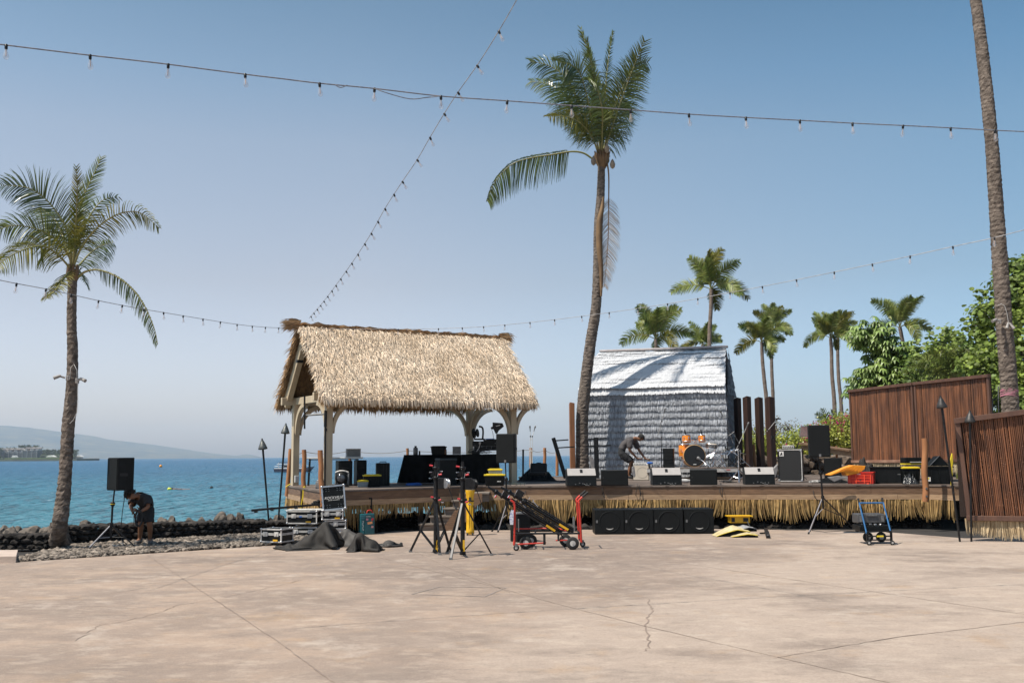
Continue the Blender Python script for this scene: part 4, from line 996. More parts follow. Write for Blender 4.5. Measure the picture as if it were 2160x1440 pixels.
# --- middle palm through the stage
YM = 31.7
mp_ = thing('palm_tree', 'tall curving coconut palm rising through the stage in front of the grey hut', 'palm tree', gz(1230, 1006, SZ))
trunk('trunk', [at(1228, 1010, YM), at(1228, 940, YM), at(1228, 880, YM), at(1236, 800, YM), at(1246, 720, YM), at(1257, 650, YM), at(1261, 560, YM), at(1262, 480, YM), at(1267, 410, YM), at(1269, 340, YM)],
      [.225, .20, .19, .18, .175, .165, .155, .15, .14, .13, .115], mp_, trunkm, .05, 18)
L2 = [
 ([(1264, 345), (1248, 334), (1230, 323), (1205, 320), (1167, 326), (1117, 334), (1078, 348), (1044, 384), (1028, 424)], 1.28, .15, 1.1, pgd, -.6, .3, 112),
 ([(1266, 335), (1259, 300), (1247, 251), (1239, 207), (1225, 159), (1205, 138), (1178, 131)], 1.15, .35, .8, pgd, -1.6, .25, 96),
 ([(1265, 335), (1254, 300), (1228, 234), (1196, 168), (1158, 139), (1117, 130)], .95, .3, .5, pgd, -.2, .4, 80),
 ([(1270, 335), (1277, 300), (1292, 240), (1309, 195), (1328, 157), (1346, 134), (1366, 132)], .95, .2, .35, pgd, .5, .3, 84),
 ([(1268, 335), (1266, 290), (1260, 207), (1246, 130), (1225, 60)], .55, .5, .1, pg, .8, 1.1, 62),
 ([(1270, 330), (1273, 290), (1278, 179), (1286, 109), (1294, 66)], .40, .7, .1, pg, 1.2, 1.1, 54),
 ([(1265, 335), (1254, 300), (1234, 250), (1194, 204), (1155, 178), (1118, 172)], .85, .4, .6, pgd, 1.0, .4, 70),
 ([(1270, 335), (1280, 295), (1299, 262), (1318, 235), (1330, 225)], .85, .5, .9, pgd, 1.6, .3, 54),
 ([(1265, 332), (1250, 292), (1226, 262), (1194, 246), (1156, 246)], .70, .4, .8, py_, -2.0, .3, 44),
 ([(1270, 335), (1284, 290), (1318, 190), (1343, 125), (1360, 86)], .75, .3, .15, pg, -.6, .7, 66),
 ([(1268, 335), (1262, 280), (1255, 180), (1245, 120), (1238, 84)], .60, .9, .15, pg, -.9, .9, 54),
 ([(1269, 335), (1270, 280), (1270, 230), (1256, 180), (1240, 165)], .70, .6, .7, pg, -2.4, .4, 50),
]
for i, (px, L_, roll, dr, mt, dy, fw_, n) in enumerate(L2):
    mb = MB(); frond(mb, PX(px, YM, dy), L_ * (1.0 if i == 0 else 1.18), roll, dr, n, start=.24 if i == 0 else .16, up_scale=.18 if i == 0 else .85, fwd=fw_, wind=V((-.12, 0, 0)), wl=.022, stem=.035, seg=3)
    mb.build('frond', [mt, rach], mp_)
mb = MB(); frond(mb, PX([(1281, 345), (1284, 370), (1284, 420), (1283, 500), (1279, 560), (1275, 606)], YM - .1, -.1), .66, .1, .55, 90, start=.28, fwd=.7, wl=.011, stem=.028, wind=V((.35, 0, 0)))
o = mb.build('dead_frond', [pdead, rachd], mp_); o['label'] = 'dry hanging frond'
mb = MB()
for i in range(70):
    a_ = ru(0, 6.28); p = at(1270, 338, YM); d = V((math.cos(a_), math.sin(a_), 0)); mb.tube([p + V((0, 0, -.25)) + d * .06, p + d * ru(.12, .2) + V((0, 0, -.02)), p + d * ru(.14, .3) + V((0, 0, ru(.1, .4)))], [.06, .05, .012], 5)
mb.build('crown_base', rachd, mp_)
mb = MB()
for (x, y, s_) in ((1292, 345, 1), (1252, 338, -1), (1280, 312, 1)):
    p = at(x, y, YM - .25); mb.lathe(p + V((0, 0, -.18)), [(.01, 0), (.07, .05), (.09, .16), (.05, .27), (.01, .33)], 8)
mb.build('sheath', pdead, mp_)
mb = MB(); pts = [at(x, y, YM - .17) for x, y in [(1273, 415), (1270, 440), (1264, 470), (1264, 520), (1268, 570), (1268, 625)]]; mb.tube(smooth_pts(pts), [.03 + .07 * math.sin(math.pi * i / 20) for i in range(21)], 7)
mb.build('dry_sheath', rachd, mp_)

# --- right palm trunk
YR = 21.5
rp_ = thing('palm_tree', 'very tall palm trunk at the right edge with its crown above the view', 'palm tree', V(((2136 - 1080) / FPX * YR, YR, 0)))
top = at(2046, -60, YR + .5)
tr_pts = [V(((2139 - 1080) / FPX * YR, YR, -.05)), at(2137, 1000, YR), at(2132, 870, YR), at(2126, 780, YR), at(2118, 680, YR), at(2110, 560, YR), at(2101, 430, YR), at(2091, 290, YR), at(2073, 120, YR + .2), at(2058, 0, YR + .4), top, top + V((-.35, 0, 2.4)), top + V((-.5, 0, 4.6))]
trunk('trunk', tr_pts, [.24, .19, .178, .172, .165, .155, .142, .135, .130, .122, .115, .108, .10, .095], rp_, trunkm, .06, 18)
cr = tr_pts[-1]
for i in range(16):
    a_ = i * 2.4; e = [1.1, .6, .2, -.2][i % 4]; d = V((math.cos(a_), math.sin(a_), 0)); P = [cr + V((0, 0, .1))]
    for j in range(1, 6): P.append(cr + d * (.55 * j) * math.cos(e * .6) + V((0, 0, e * .5 * j - .075 * j * j)))
    mb = MB(); frond(mb, P, .7, .3, .5, 40, wl=.02); mb.build('frond', [pg, rach], rp_)
cams(0, 2108, 678, YR - .2, -1, 'small floodlight on a clamp left of the tall right palm trunk')
p = at(2128, 686, YR - .22); t = thing('floodlight', 'pair of pale lamp tubes hanging on the tall right palm trunk', 'floodlight', p)
for dx in (-.05, .05):
    b = MB(); b.tube([p + V((dx * .2, 0, .05)), p + V((dx * 1.6, -.06, -.08))], [.02, .034], 10); b.build('lamp_head', MATS['lamp_grey'], t)
wire('trunk_cable', [at(x, y, YR - .2) for x, y in [(2104, 645), (2112, 641), (2119, 645), (2124, 660), (2127, 680)]], .006, alup, 'short pale cable loop on the tall right palm trunk', 'cable')
mb = MB(); pk = M('pink_ribbon', (.42, .17, .22), rough=.8)
for i in range(7):
    y = 822 + i * 2.2; c = at(2129, y, YR); r_ = .178; mb.tube([c + V((math.cos(a_) * r_, math.sin(a_) * r_, .02 * math.sin(a_ * 2 + i))) for a_ in [k * .35 for k in range(19)]], .008, 5)
tag(mb.build('ribbon', pk), 'faded pink ribbon wrapped round the tall right palm trunk', 'ribbon')
t = thing('metal_ladder', 'thin dark metal ladder frame beside the tall right palm trunk', 'ladder', at(2105, 880, YR - .6)); b = MB()
b.tube([at(2108, 960, YR - .5), at(2106, 815, YR - .5), at(2120, 814, YR - .5)], .015, 6)
for y in (842, 872, 900): b.tube([at(2094, y, YR - .5), at(2108, y, YR - .5)], .013, 6)
b.tube([at(2094, 842, YR - .5), at(2094, 960, YR - .5)], .013, 6)
b.build('frame', blkm, t)

# --- palms in the distance
def far_palm(label, cx, cy, tpts, Y, Rr, seed, n=13, wl=.024, mats=None, lean=0, w0=.105, yb=None):
    st_ = random.getstate(); random.seed(seed)
    base = at(*tpts[-1], Y); t = thing('palm_tree', label, 'palm tree', V((base.x, Y, 0)), 'palms in the distance')
    c = at(cx, cy, Y); P = [V((base.x, Y, -.05))] + [at(x, y, Y) for x, y in reversed(tpts)] + [c]
    trunk('trunk', P, [w0 * 1.25, w0 * 1.05, w0, w0 * .9, w0 * .8], t, trunkf, .04, 10, .25)
    mbs = [MB(), MB()]; r_ = ps(Rr * 1.12, Y)
    for i in range(n):
        az = i * 2.399 + ru(-.3, .3); el = R(86 - 84 * (i / n) ** 1.4 + ru(-8, 8)); d = V((math.cos(az), math.sin(az) * .8, 0))
        L_ = r_ * ru(.85, 1.1) * (1.0 if el > 0 else .85); Pp = [c]; q = c.copy(); e = el
        for j in range(6):
            q = q + (d * math.cos(e) + V((0, 0, math.sin(e)))) * L_ / 6 + V((-.03 * lean, 0, 0)); Pp.append(q.copy()); e -= R(ru(4, 14) * (1 + (1 - abs(math.sin(el)))))
        m_ = mbs[1] if rnd() < .28 else mbs[0]
        frond(m_, Pp, r_ * .27, ru(-.3, .6), ru(.3, .6), 46, start=.18, fwd=.5, wl=wl, stem=r_ * .012, seg=2, wind=V((.12, 0, 0)))
    mbs[0].build('crown', [pgf, rach], t)
    if mbs[1].v: mbs[1].build('yellow_fronds', [py_, rach], t)
    random.setstate(st_)
far_palm('tallest distant palm, its trunk rising behind the right half of the grey hut', 1500, 610, [(1500, 640), (1497, 700), (1496, 780), (1496, 900)], 44, 88, 11, 12, .026)
far_palm('distant palm just behind the left part of the hut ridge', 1383, 715, [(1384, 740), (1385, 800), (1385, 900)], 46, 84, 23, 12, .026)
far_palm('small yellowish palm peeping over the hut ridge below the tallest distant palm', 1482, 728, [(1482, 745), (1482, 800), (1482, 900)], 55, 50, 35, 11, .026)
far_palm('distant palm close to the right of the hut with fronds over its roof corner', 1607, 722, [(1608, 755), (1612, 800), (1617, 850), (1619, 930)], 50, 68, 41, 12, .026)
far_palm('distant palm with a straight thin trunk right of the hut, behind its twin', 1628, 690, [(1627, 720), (1628, 780), (1631, 850), (1632, 930)], 57, 52, 57, 11, .028)
far_palm('distant palm left of the pair standing over the hedge', 1752, 712, [(1754, 745), (1755, 790), (1760, 850), (1762, 930)], 50, 60, 63, 12, .026)
far_palm('distant palm right of the pair standing over the hedge', 1768, 702, [(1767, 740), (1769, 800), (1774, 850), (1777, 930)], 56, 48, 79, 11, .028)
far_palm('distant palm rising out of the leafy trees', 1898, 690, [(1905, 725), (1909, 760), (1910, 850), (1910, 930)], 46, 72, 87, 11, .026)

# ------------------------------------------------------------------ broad-leaved trees behind the screens
leaf1 = M('seagrape_leaf', (.24, .31, .055), (.10, .16, .035), .9, .5, island=.6, transl=.28, spec=.3)
leaf2 = M('umbrella_leaf', (.25, .34, .085), (.13, .21, .05), .9, .5, island=.45, transl=.25, spec=.6)
leaf3 = M('hedge_leaf', (.46, .46, .09), (.27, .33, .06), .9, .4, island=.5, transl=.3)
twig = M('twig', (.12, .09, .06), (.07, .055, .04), 4, .9)
def disc(mb, c, r_, nrm, k=7):
    nrm = nrm.normalized(); a_ = nrm.cross(V((0, 0, 1)) if abs(nrm.z) < .9 else V((1, 0, 0))).normalized(); b_ = nrm.cross(a_); 
    vs = [c + (a_ * math.cos(6.283 * j / k) + b_ * math.sin(6.283 * j / k) * .85) * r_ * (1.0 + (.12 if j == 0 else 0)) + nrm * (r_ * .12 * math.cos(2 * 6.283 * j / k)) for j in range(k)]
    mb.add(vs, [tuple(range(k))])
def leaf(mb, c, d, l_, w_, nrm):
    sd = d.cross(nrm).normalized() * w_; mb.add([c, c + d * l_ * .45 + sd, c + d * l_ + nrm * (-.1 * l_), c + d * l_ * .45 - sd], [(0, 1, 2, 3)])
def tree_mass(name, label, cat, blobs, n, kind, mat, size, base, Y):
    t = thing(name, label, cat, base); mb = MB(); tw = MB()
    tot = sum(b_[3] * b_[5] for b_ in blobs)
    for (px, py, Yb, rx, ry, rz) in blobs:
        c = at(px, py, Yb); ex, ez, ey = ps(rx, Yb), ps(rz, Yb), ry
        tw.tube([V((base[0] + (c.x - base[0]) * .2, base[1], base[2])), V((base[0] + (c.x - base[0]) * .6, (base[1] + c.y) / 2, c.z - ez * 1.2)), c + V((0, 0, -ez * .2))], [.10, .06, .02], 6)
        for j in range(7): 
            d = V((ru(-1, 1), ru(-1, 1), ru(-.6, 1))).normalized(); tw.tube([c + V((0, 0, -ez * .3)), c + V((d.x * ex, d.y * ey, d.z * ez)) * .85], [.025, .008], 4, False)
        k = int(n * rx * rz / tot)
        ncl = max(6, k // 16)
        cls = []
        for q in range(ncl):
            d = V((random.gauss(0, 1), random.gauss(0, 1), random.gauss(0, 1))).normalized(); rr = rnd() ** .33 * ru(.75, 1.08)
            cls.append((V((d.x * ex, d.y * ey, d.z * ez)) * rr, d))
        for q in range(k):
            cc, d0 = random.choice(cls); p = c + cc + V((random.gauss(0, 1), random.gauss(0, 1), random.gauss(0, 1))) * size * 1.7
            nrm = (d0 * .6 + V((-.25, -.55, .75)) * .5 + V((ru(-1, 1), ru(-1, 1), ru(-1, 1))) * .75).normalized()
            if kind == 'round': disc(mb, p, size * ru(.6, 1.15), nrm)
            elif kind == 'hedge': leaf(mb, p, V((ru(-1, 1), ru(-1, .2), ru(-.2, 1))).normalized(), size * ru(1.2, 2.0), size * .42, nrm)
            elif kind == 'umbrella':
                if q % 8: continue
                up_ = (V((ru(-.4, .4), ru(-.6, .2), 1))).normalized(); a0 = up_.cross(V((1, 0, 0))).normalized(); b0_ = up_.cross(a0); m_ = 9
                for s_ in range(m_):
                    th = 6.283 * s_ / m_ + ru(-.1, .1); dd = (a0 * math.cos(th) + b0_ * math.sin(th) - up_ * .35).normalized(); l_ = size * ru(2.6, 3.6)
                    sd = dd.cross(up_).normalized(); q1 = p + dd * l_ * .5; q2 = q1 + (dd + V((0, 0, -1.1))).normalized() * l_ * .5
                    mb.strip([p, p + dd * l_ * .25, q1, q2], [l_ * .02, l_ * .12, l_ * .14, l_ * .03], sd)
    mb.build('crown', mat, t); tw.build('branches', twig, t)
    return t
Yt = 29.5
g = lambda px, Y: V(((px - 1080) / FPX * Y, Y, 0))
tree_mass('sea_grape_tree', 'round leaved sea grape tree behind the near bamboo screen and tall palm trunk', 'tree',
          [(2150, 610, 26, 60, 1.2, 80), (2095, 665, 27, 50, 1.2, 58), (2160, 730, 25, 60, 1.2, 90), (2080, 760, 27, 60, 1.2, 70), (2140, 850, 25, 60, 1.0, 70), (2190, 560, 26, 30, .9, 30)], 6600, 'round', leaf1, .072, g(2150, 26.5), 26)
tree_mass('sea_grape_tree', 'wide sea grape thicket filling the gap above the right bamboo screen', 'tree',
          [(2010, 745, 31, 55, 1.4, 52), (1955, 785, 31.5, 55, 1.3, 58), (2040, 790, 30.5, 60, 1.3, 60), (1990, 830, 31, 70, 1.3, 50), (1925, 815, 32, 40, 1.2, 36)], 8000, 'round', leaf1, .070, g(1990, 32), 31)
tree_mass('umbrella_tree', 'umbrella tree with drooping fingered leaves above the left bamboo screen', 'tree',
          [(1840, 712, 33, 42, 1.0, 26), (1880, 745, 33, 40, 1.0, 26), (1845, 790, 33, 40, 1.0, 28), (1890, 800, 33, 45, 1.0, 32), (1820, 815, 33.5, 26, .9, 18)], 7200, 'umbrella', leaf2, .085, g(1860, 34), 33)
# fan palm inside the thicket
t = thing('fan_palm', 'low palm with thin fronds in front of the sea grape thicket', 'palm', g(2000, 29)); mb = MB(); c = at(2010, 800, 29)
for i in range(12):
    a_ = R(10 + 160 * i / 11); P = [c, c + V((math.cos(a_) * .7, -.3, math.sin(a_) * .6)), c + V((math.cos(a_) * 1.3, -.5, math.sin(a_) * .85)), c + V((math.cos(a_) * 1.75, -.6, math.sin(a_) * .75))]
    frond(mb, P, .42, .3, .3, 26, wl=.014, stem=.012, seg=2)
mb.tube([V((c.x, 29, 0)), c], .07, 8); mb.build('fronds', [pg, rach], t)
t = thing('young_palm', 'young palm with stiff feather fronds above the pink flowered hedge', 'palm', g(1742, 39)); mb = MB(); c = at(1745, 902, 39)
for ex, ey in ((1722, 872), (1735, 862), (1757, 866), (1765, 880)):
    frond(mb, [c, c.lerp(at(ex, ey, 39), .5) + V((0, 0, .05)), at(ex, ey, 39)], .33, .1, .1, 13, wl=.022, stem=.012, seg=2, fwd=.9)
mb.tube([V((c.x, 39, 0)), c], .05, 6); mb.build('fronds', [pgd, rach], t)
# hedge behind the stage
hs = [(1570, 942, 28, 40), (1612, 940, 34, 44), (1650, 948, 34, 40), (1690, 938, 36, 46), (1735, 925, 34, 50), (1775, 912, 30, 56), (1800, 915, 26, 60)]
tree_mass('hedge', 'yellow green leafy hedge running behind the timber posts and amplifier', 'hedge', [(x, y + 4, 38.5, rx, .9, rz * .85) for x, y, rx, rz in hs], 16000, 'hedge', leaf3, .08, V((11.5, 38.5, .5)), 38)
t = tree_mass('dry_shrub', 'wispy pale dry shrub on top of the hedge between the timber posts', 'shrub', [(1635, 902, 39.2, 26, .5, 22), (1590, 912, 39.2, 22, .5, 20), (1668, 905, 39.2, 20, .5, 20)], 900, 'hedge', M('dry_leaf', (.30, .25, .12), (.18, .15, .08), 1, .8, island=.4, transl=.3), .05, V((10.2, 39.2, .5)), 39)
mb = MB(); pkf = M('bougainvillea', (.60, .055, .17), (.48, .05, .15), 5, .6, island=.3, transl=.4)
cls = [(1700, 905, 6), (1706, 918, 7), (1698, 925, 5), (1712, 900, 5), (1722, 893, 6), (1770, 886, 6), (1782, 880, 6), (1766, 895, 5), (1740, 890, 4), (1793, 876, 5), (1752, 880, 4), (1778, 892, 4), (1775, 905, 3), (1660, 935, 2)]
for (x, y, s_) in cls:
    for j in range(int(s_ * 2.5)):
        p = at(x + random.gauss(0, s_ * .8), y + random.gauss(0, s_ * .8), 37.7 + ru(-.3, .2)); disc(mb, p, ru(.02, .034), V((ru(-1, 1), -1, ru(-1, 1))), 5)
    mb.tube([at(x, y + 4, 37.8), at(x + ru(-6, 6), 950, 38.2)], .008, 4, False)
tag(mb.build('bougainvillea', pkf), 'pink bougainvillea blooms scattered over the hedge top', 'flowers', kind='stuff')
# ------------------------------------------------------------------ loudspeakers and stands
def cab(parent, c, w_, d, h, yaw, logo='foot', front_taper=.78):
    """trapezoid loudspeaker; c = centre of its bottom at the front face; local -y is the grille side"""
    fr = frame(c, yaw); t = MB(fr); a_, b_ = w_ / 2, w_ / 2 * front_taper
    t.prism([(-a_, 0, 0), (a_, 0, 0), (a_, d * .45, 0), (b_, d, 0), (-b_, d, 0), (-a_, d * .45, 0)], (0, 0, h)); t.build('cabinet', blk, parent, bevel=.012)
    t = MB(fr); t.box((0, -.006, h / 2), (w_ * .93, .014, h * .94)); t.build('grille', grille, parent, bevel=.004)
    if logo == 'foot':
        t = MB(fr); t.box((w_ * .0, -.016, h * .06), (.045, .006, .055)); t.build('badge', graym, parent)
    t = MB(fr); t.box((a_ * .97, d * .35, h * .48), (.03, .16, .06)); t.build('handle', rubber, parent)
def legs_tripod(parent, hub, feet, low, foot_r=.014, mats=None, brace_at=.55):
    for i, f in enumerate(feet):
        m_ = (mats[i] if mats else blkm); b = MB(); b.tube([hub, f], foot_r, 8); lg = b.build('leg', m_, parent)
        b = MB(); b.tube([V(f) + (hub - V(f)).normalized() * .05, V(f) + V((0, 0, .0))], foot_r * 1.5, 8); b.build('rubber_foot', rubber, lg)
        b = MB(); q = hub.lerp(V(f), brace_at); b.tube([low, q], foot_r * .6, 6); b.build('brace', m_, parent)
def speaker_stand(label, bottom, hubz, base, feet, mats=None, ball=None):
    """pole from the speaker bottom down to base; hub at height hubz"""
    t = thing('speaker_stand', label, 'speaker stand', V((base.x, base.y, base.z)), 'tripod speaker stands'); B_ = V(base); hub = V((B_.x, B_.y, hubz))
    b = MB(); b.tube([V((B_.x, B_.y, hubz - .25)), V((B_.x + (bottom.x - B_.x) * .3, B_.y, hubz + (bottom.z - hubz) * .55))], .020, 10); b.build('lower_tube', blkm, t)
    b = MB(); b.tube([V((B_.x + (bottom.x - B_.x) * .3, B_.y, hubz + (bottom.z - hubz) * .5)), bottom], .015, 10); b.build('pole', blkm, t)
    b = MB(); b.lathe(hub - V((0, 0, .04)), [(.03, 0), (.036, .03), (.03, .08)], 12); b.build('hub', blkm, t)
    z_ = hubz + (bottom.z - hubz) * (.6); b = MB(); b.lathe(V((B_.x + (bottom.x - B_.x) * .35, B_.y, z_)), [(.02, -.05), (.045, -.02), (.045, .02), (.02, .05)], 12); b.build('collar', blkm, t)
    if ball:
        b = MB(); b.lathe(V((B_.x + (bottom.x - B_.x) * .35, B_.y, z_)), [(.046, -.006), (.046, .006)], 12); b.build('collar_band', yelo, t)
    legs_tripod(t, hub, feet, V((B_.x, B_.y, hubz - .24)), mats=mats)
    return t
def spk_thing(label, px0, py0, px1, py1, Y, d, yaw, **k):
    w_ = ps(px1 - px0, Y); h = ps(py1 - py0, Y); c = at((px0 + px1) / 2, py1, Y)
    t = thing('loudspeaker', label, 'loudspeaker', c, 'loudspeakers on tripod stands'); cab(t, c, w_ / (math.cos(yaw) + abs(math.sin(yaw)) * .55) , d, h, yaw, **k); return c + V((0, d * .35, 0)), t
silver_leg = M('leg_silver', (.30, .29, .31), rough=.5, metal=.0)
# left stand by the palm
c, _ = spk_thing('black loudspeaker on a tripod beside the stooping man, turned away to the left', 211, 966, 261, 1034, 19.55, .36, R(-42), logo='none')
bs = V((c.x, c.y, .0)); Yl = c.y
hubz = at(233, 1106, Yl).z
speaker_stand('tripod stand standing in the gravel with one bright leg', c, hubz, V((at(233, 1150, Yl).x, Yl, 0)), [gz(185, 1158, .02), gz(288, 1155, .02), gz(262, 1141, .02)], [silver_leg, blkm, blkm], ball=True)
wire('speaker_cable', [at(x, y, Yl + .25) for x, y in [(261, 1002), (263, 1030), (262, 1055), (258, 1080), (256, 1105), (257, 1138), (268, 1147)]], .008, cable_m, 'black cable hanging from the left tripod loudspeaker', 'cable')
wire('coiled_cable', [gz(x, y, .05) for x, y in [(230, 1147), (238, 1149), (248, 1148), (256, 1150), (262, 1147), (252, 1145), (240, 1146), (232, 1149), (246, 1151), (260, 1150)]], .009, MATS['aluminium_dull'], 'pale cable lying in a heap on the gravel', 'cable')
# middle stand in front of the pavilion
c, _ = spk_thing('black loudspeaker on a stand in front of the right pavilion post', 1044, 915, 1088, 976, 23.1, .38, R(-14))
Yc = c.y; hz_ = at(1068, 1062, Yc).z
speaker_stand('tripod stand with a pale front leg at the corner of the deck steps', c, hz_, V((at(1069, 1110, Yc).x, Yc, 0)), [gz(1050, 1122), gz(1094, 1112), V((at(1069, 1110, Yc).x - .35, Yc + .25, 0))], [silver_leg, blkm, blkm])
# right stand in front of the stage
c, _ = spk_thing('largest black loudspeaker on a tripod in front of the stage at the right', 1707, 897, 1753, 964, 21.9, .40, R(-9))
Yr = c.y; hz_ = at(1735, 1048, Yr).z
speaker_stand('tall tripod stand with one shiny leg in front of the straw skirt at the right', c, hz_, V((at(1738, 1110, Yr).x, Yr, 0)), [gz(1705, 1126), gz(1809, 1121), V((at(1738, 1110, Yr).x - .1, Yr + .75, 0))], [silver_leg, blkm, blkm])
wire('ground_cable', [gz(x, y, .01) for x, y in [(1712, 1118), (1740, 1121), (1775, 1119), (1812, 1120), (1850, 1118)]] , .007, cable_m, 'thin black cable on the concrete under the right tripod stand', 'cable')
# ------------------------------------------------------------------ crank stands
def crank_stand(label, px, pytop, pyhub, pybase, feet, winch, label_yellow):
    Bp = gz(px, pybase); Y = Bp.y; t = thing('crank_stand', label, 'lighting stand', Bp, 'black crank stands on the plaza')
    X_ = Bp.x; zz = lambda py: at(px, py, Y).z
    ztop, zhub = zz(pytop), zz(pyhub); r_ = .040
    b = MB(); b.tube([(X_, Y, .04), (X_, Y, zhub + .38)], r_, 14); b.build('mast', blkm, t)
    b = MB(); b.tube([(X_, Y, zhub + .36), (X_, Y, ztop - .1)], .032, 12); b.tube([(X_, Y, ztop - .12), (X_, Y, ztop)], .024, 12); b.build('upper_tube', blkm, t)
    b = MB()
    for z_ in (zhub, zhub + .38, ztop - .12): b.lathe((X_, Y, z_ - .02), [(.045, 0), (.058, .01), (.058, .04), (.045, .05)], 12)
    b.box((X_ - .06, Y - .01, ztop - .22), (.06, .05, .09)); b.box((X_ + .05, Y - .02, zhub + .02), (.06, .05, .05)); b.build('collar', blkm, t)
    b = MB()
    for dx, z_ in ((.09, ztop - .24), (-.09, zhub + .60), (-.07, zhub + .03), (.08, zhub - .02)): b.tube([(X_ + dx * .6, Y - .03, z_), (X_ + dx * 1.25, Y - .04, z_ + .01)], .016, 8)
    b.build('knob', M('knob_red', (.55, .04, .05), rough=.5), t)
    b = MB()
    for dx, z_ in ((-.075, ztop - .30), (-.07, ztop - .19), (.08, zhub + .5), (.10, zhub - .06)): b = MB(); b.tube([(X_ + dx, Y - .03, z_), (X_ + dx * 1.5, Y - .07, z_)], .012, 6); b.build('bolt', chrome, t)
    wz = zz(winch[1]); w_ = MB(); wx = X_ + .085
    w_.box((wx + .02, Y - .02, wz), (.13, .10, .20)); wn = w_.build('winch', blkm, t, bevel=.01)
    w_ = MB(); w_.lathe((wx + .09, Y - .10, wz), [(.085, 0), (.095, .01), (.06, .02), (.06, .05), (.09, .06)], 18, (.75, .6, 0)); w_.build('reel', alu if winch[2] else blkm, wn)
    w_ = MB(); w_.tube([(wx + .12, Y - .12, wz), (wx + .19, Y - .14, wz - .16), (wx + .27, Y - .16, wz - .40)], .008, 6); w_.tube([(wx + .27, Y - .16, wz - .40), (wx + .31, Y - .20, wz - .47)], .016, 8); w_.build('crank_handle', blkm, wn)
    b = MB(); b.tube([(X_ + .03, Y - .04, wz + .1), (X_ + .05, Y - .04, ztop - .2)], .005, 5); b.build('lift_cable', alu, t)
    hub = V((X_, Y, zhub)); low = V((X_, Y, .07))
    for i, (fx, fy) in enumerate(feet):
        f = gz(fx, fy) + V((0, 0, .02)); d = (f - hub); sd = V((d.y, -d.x, 0)).normalized() * .045
        if i == 1 and label_yellow is not None: pass
        b = MB(); b.bar(hub + V((0, 0, 0)), f, .042, .028); lg = b.build('leg', (M('leg_grey', (.075, .07, .072), rough=.5) if i == 1 and not winch[2] else blkm), t, bevel=.004)
        b = MB(); b.box(f + V((0, 0, .0)), (.06, .05, .035)); b.build('rubber_foot', graym, lg)
        q = hub.lerp(f, .60)
        b = MB(); b.bar(low + sd * .4, q + sd * .4, .018); b.bar(low - sd * .4, q - sd * .4, .018); b.build('brace', blkm, t)
    b = MB(); b.box((X_ + .022, Y - .042, zz(1150)), (.034, .008, .20)); b.build('sticker', yel, t)
    b = MB(); b.lathe((X_, Y, .02), [(.05, 0), (.06, .02), (.05, .06)], 12); b.build('base_ring', blkm, t)
crank_stand('crank stand with a shiny reel, left of the pair in front of the deck steps', 919, 973, 1052, 1167, [(866, 1164), (928, 1170), (950, 1163)], (0, 1019, 1), 1)
crank_stand('crank stand with a dark winch and pale leg beside the yellow tube case', 976, 973, 1056, 1172, [(1037, 1171), (951, 1180), (943, 1167)], (0, 1020, 0), 1)
# ------------------------------------------------------------------ folded stands on the red cart
cart_base = gz(1150, 1158)
Yf, Yb_ = gz(1208, 1158.6).y, gz(1193, 1152).y
cz = .30
ct = thing('platform_cart', 'red folding platform cart carrying two long folded stands', 'cart', gz(1150, 1158))
xL, xR = at(1084, 1140, Yf).x, at(1223, 1140, Yf).x
b = MB()
for y in (Yf, Yb_): b.tube([(xL, y, cz), (xR, y, cz)], .018, 8)
for i in range(4): x = xL + (xR - xL) * i / 3; b.tube([(x, Yf, cz - .004), (x, Yb_, cz - .004)], .014, 6)
b.build('deck_frame', blkm, ct)
b = MB(); b.tube([(xL + .05, Yb_ - .02, cz + .045), (xL + .85, Yb_ - .02, cz + .05), (xR - .25, Yf + .1, cz + .04)], .014, 8); b.build('side_rail', red, ct)
b = MB(); b.tube([(xL, Yf, .10), (xL + .6, Yf, .13)], .014, 8); b.tube([(xR - .45, Yf, .17), (xR - .2, Yf, .175)], .012, 8); b.build('lower_rail', red, ct)
b = MB(); b.box((xL + .57, Yf, .19), (.045, .04, .19)); b.box((xR - .40, Yf, .23), (.035, .04, .14)); b.build('hinge_bracket', blkm, ct)
for y, dz in ((Yf, 0), (Yb_, .0)):
    b = MB(); b.tube(smooth_pts([(xL + .01, y, .10), (xL + .02, y, .70), (xL + .01, y, .86), (xL - .06, y, .92)]), .020, 8); b.build('end_frame', red, ct)
    b = MB(); b.tube(smooth_pts([(xR + .03, y, .14), (xR, y, .80), (xR - .01, y, .90), (xR + .10, y, 1.00)]), .020, 8); hd = b.build('handle', red, ct)
    b = MB(); b.tube([(xR + .06, y, .97), (xR + .17, y, 1.06)], .022, 8); b.build('grip', rubber, hd)
b = MB(); b.tube([(xL, Yf, .84), (xL, Yb_, .84)], .014, 6); b.tube([(xR, Yf, .86), (xR, Yb_, .86)], .014, 6); b.tube([(xR + .03, Yf, .14), (xR + .03, Yb_, .14)], .02, 6); b.tube([(xL, Yf, .10), (xL, Yb_, .10)], .02, 6); b.build('cross_bar', red, ct)
b = MB(); b.box((xR - .09, (Yf + Yb_) / 2, cz + .15), (.02, .35, .26)); b.box((xL + .09, (Yf + Yb_) / 2, cz + .13), (.02, .30, .22)); b.build('end_plate', graym, ct)
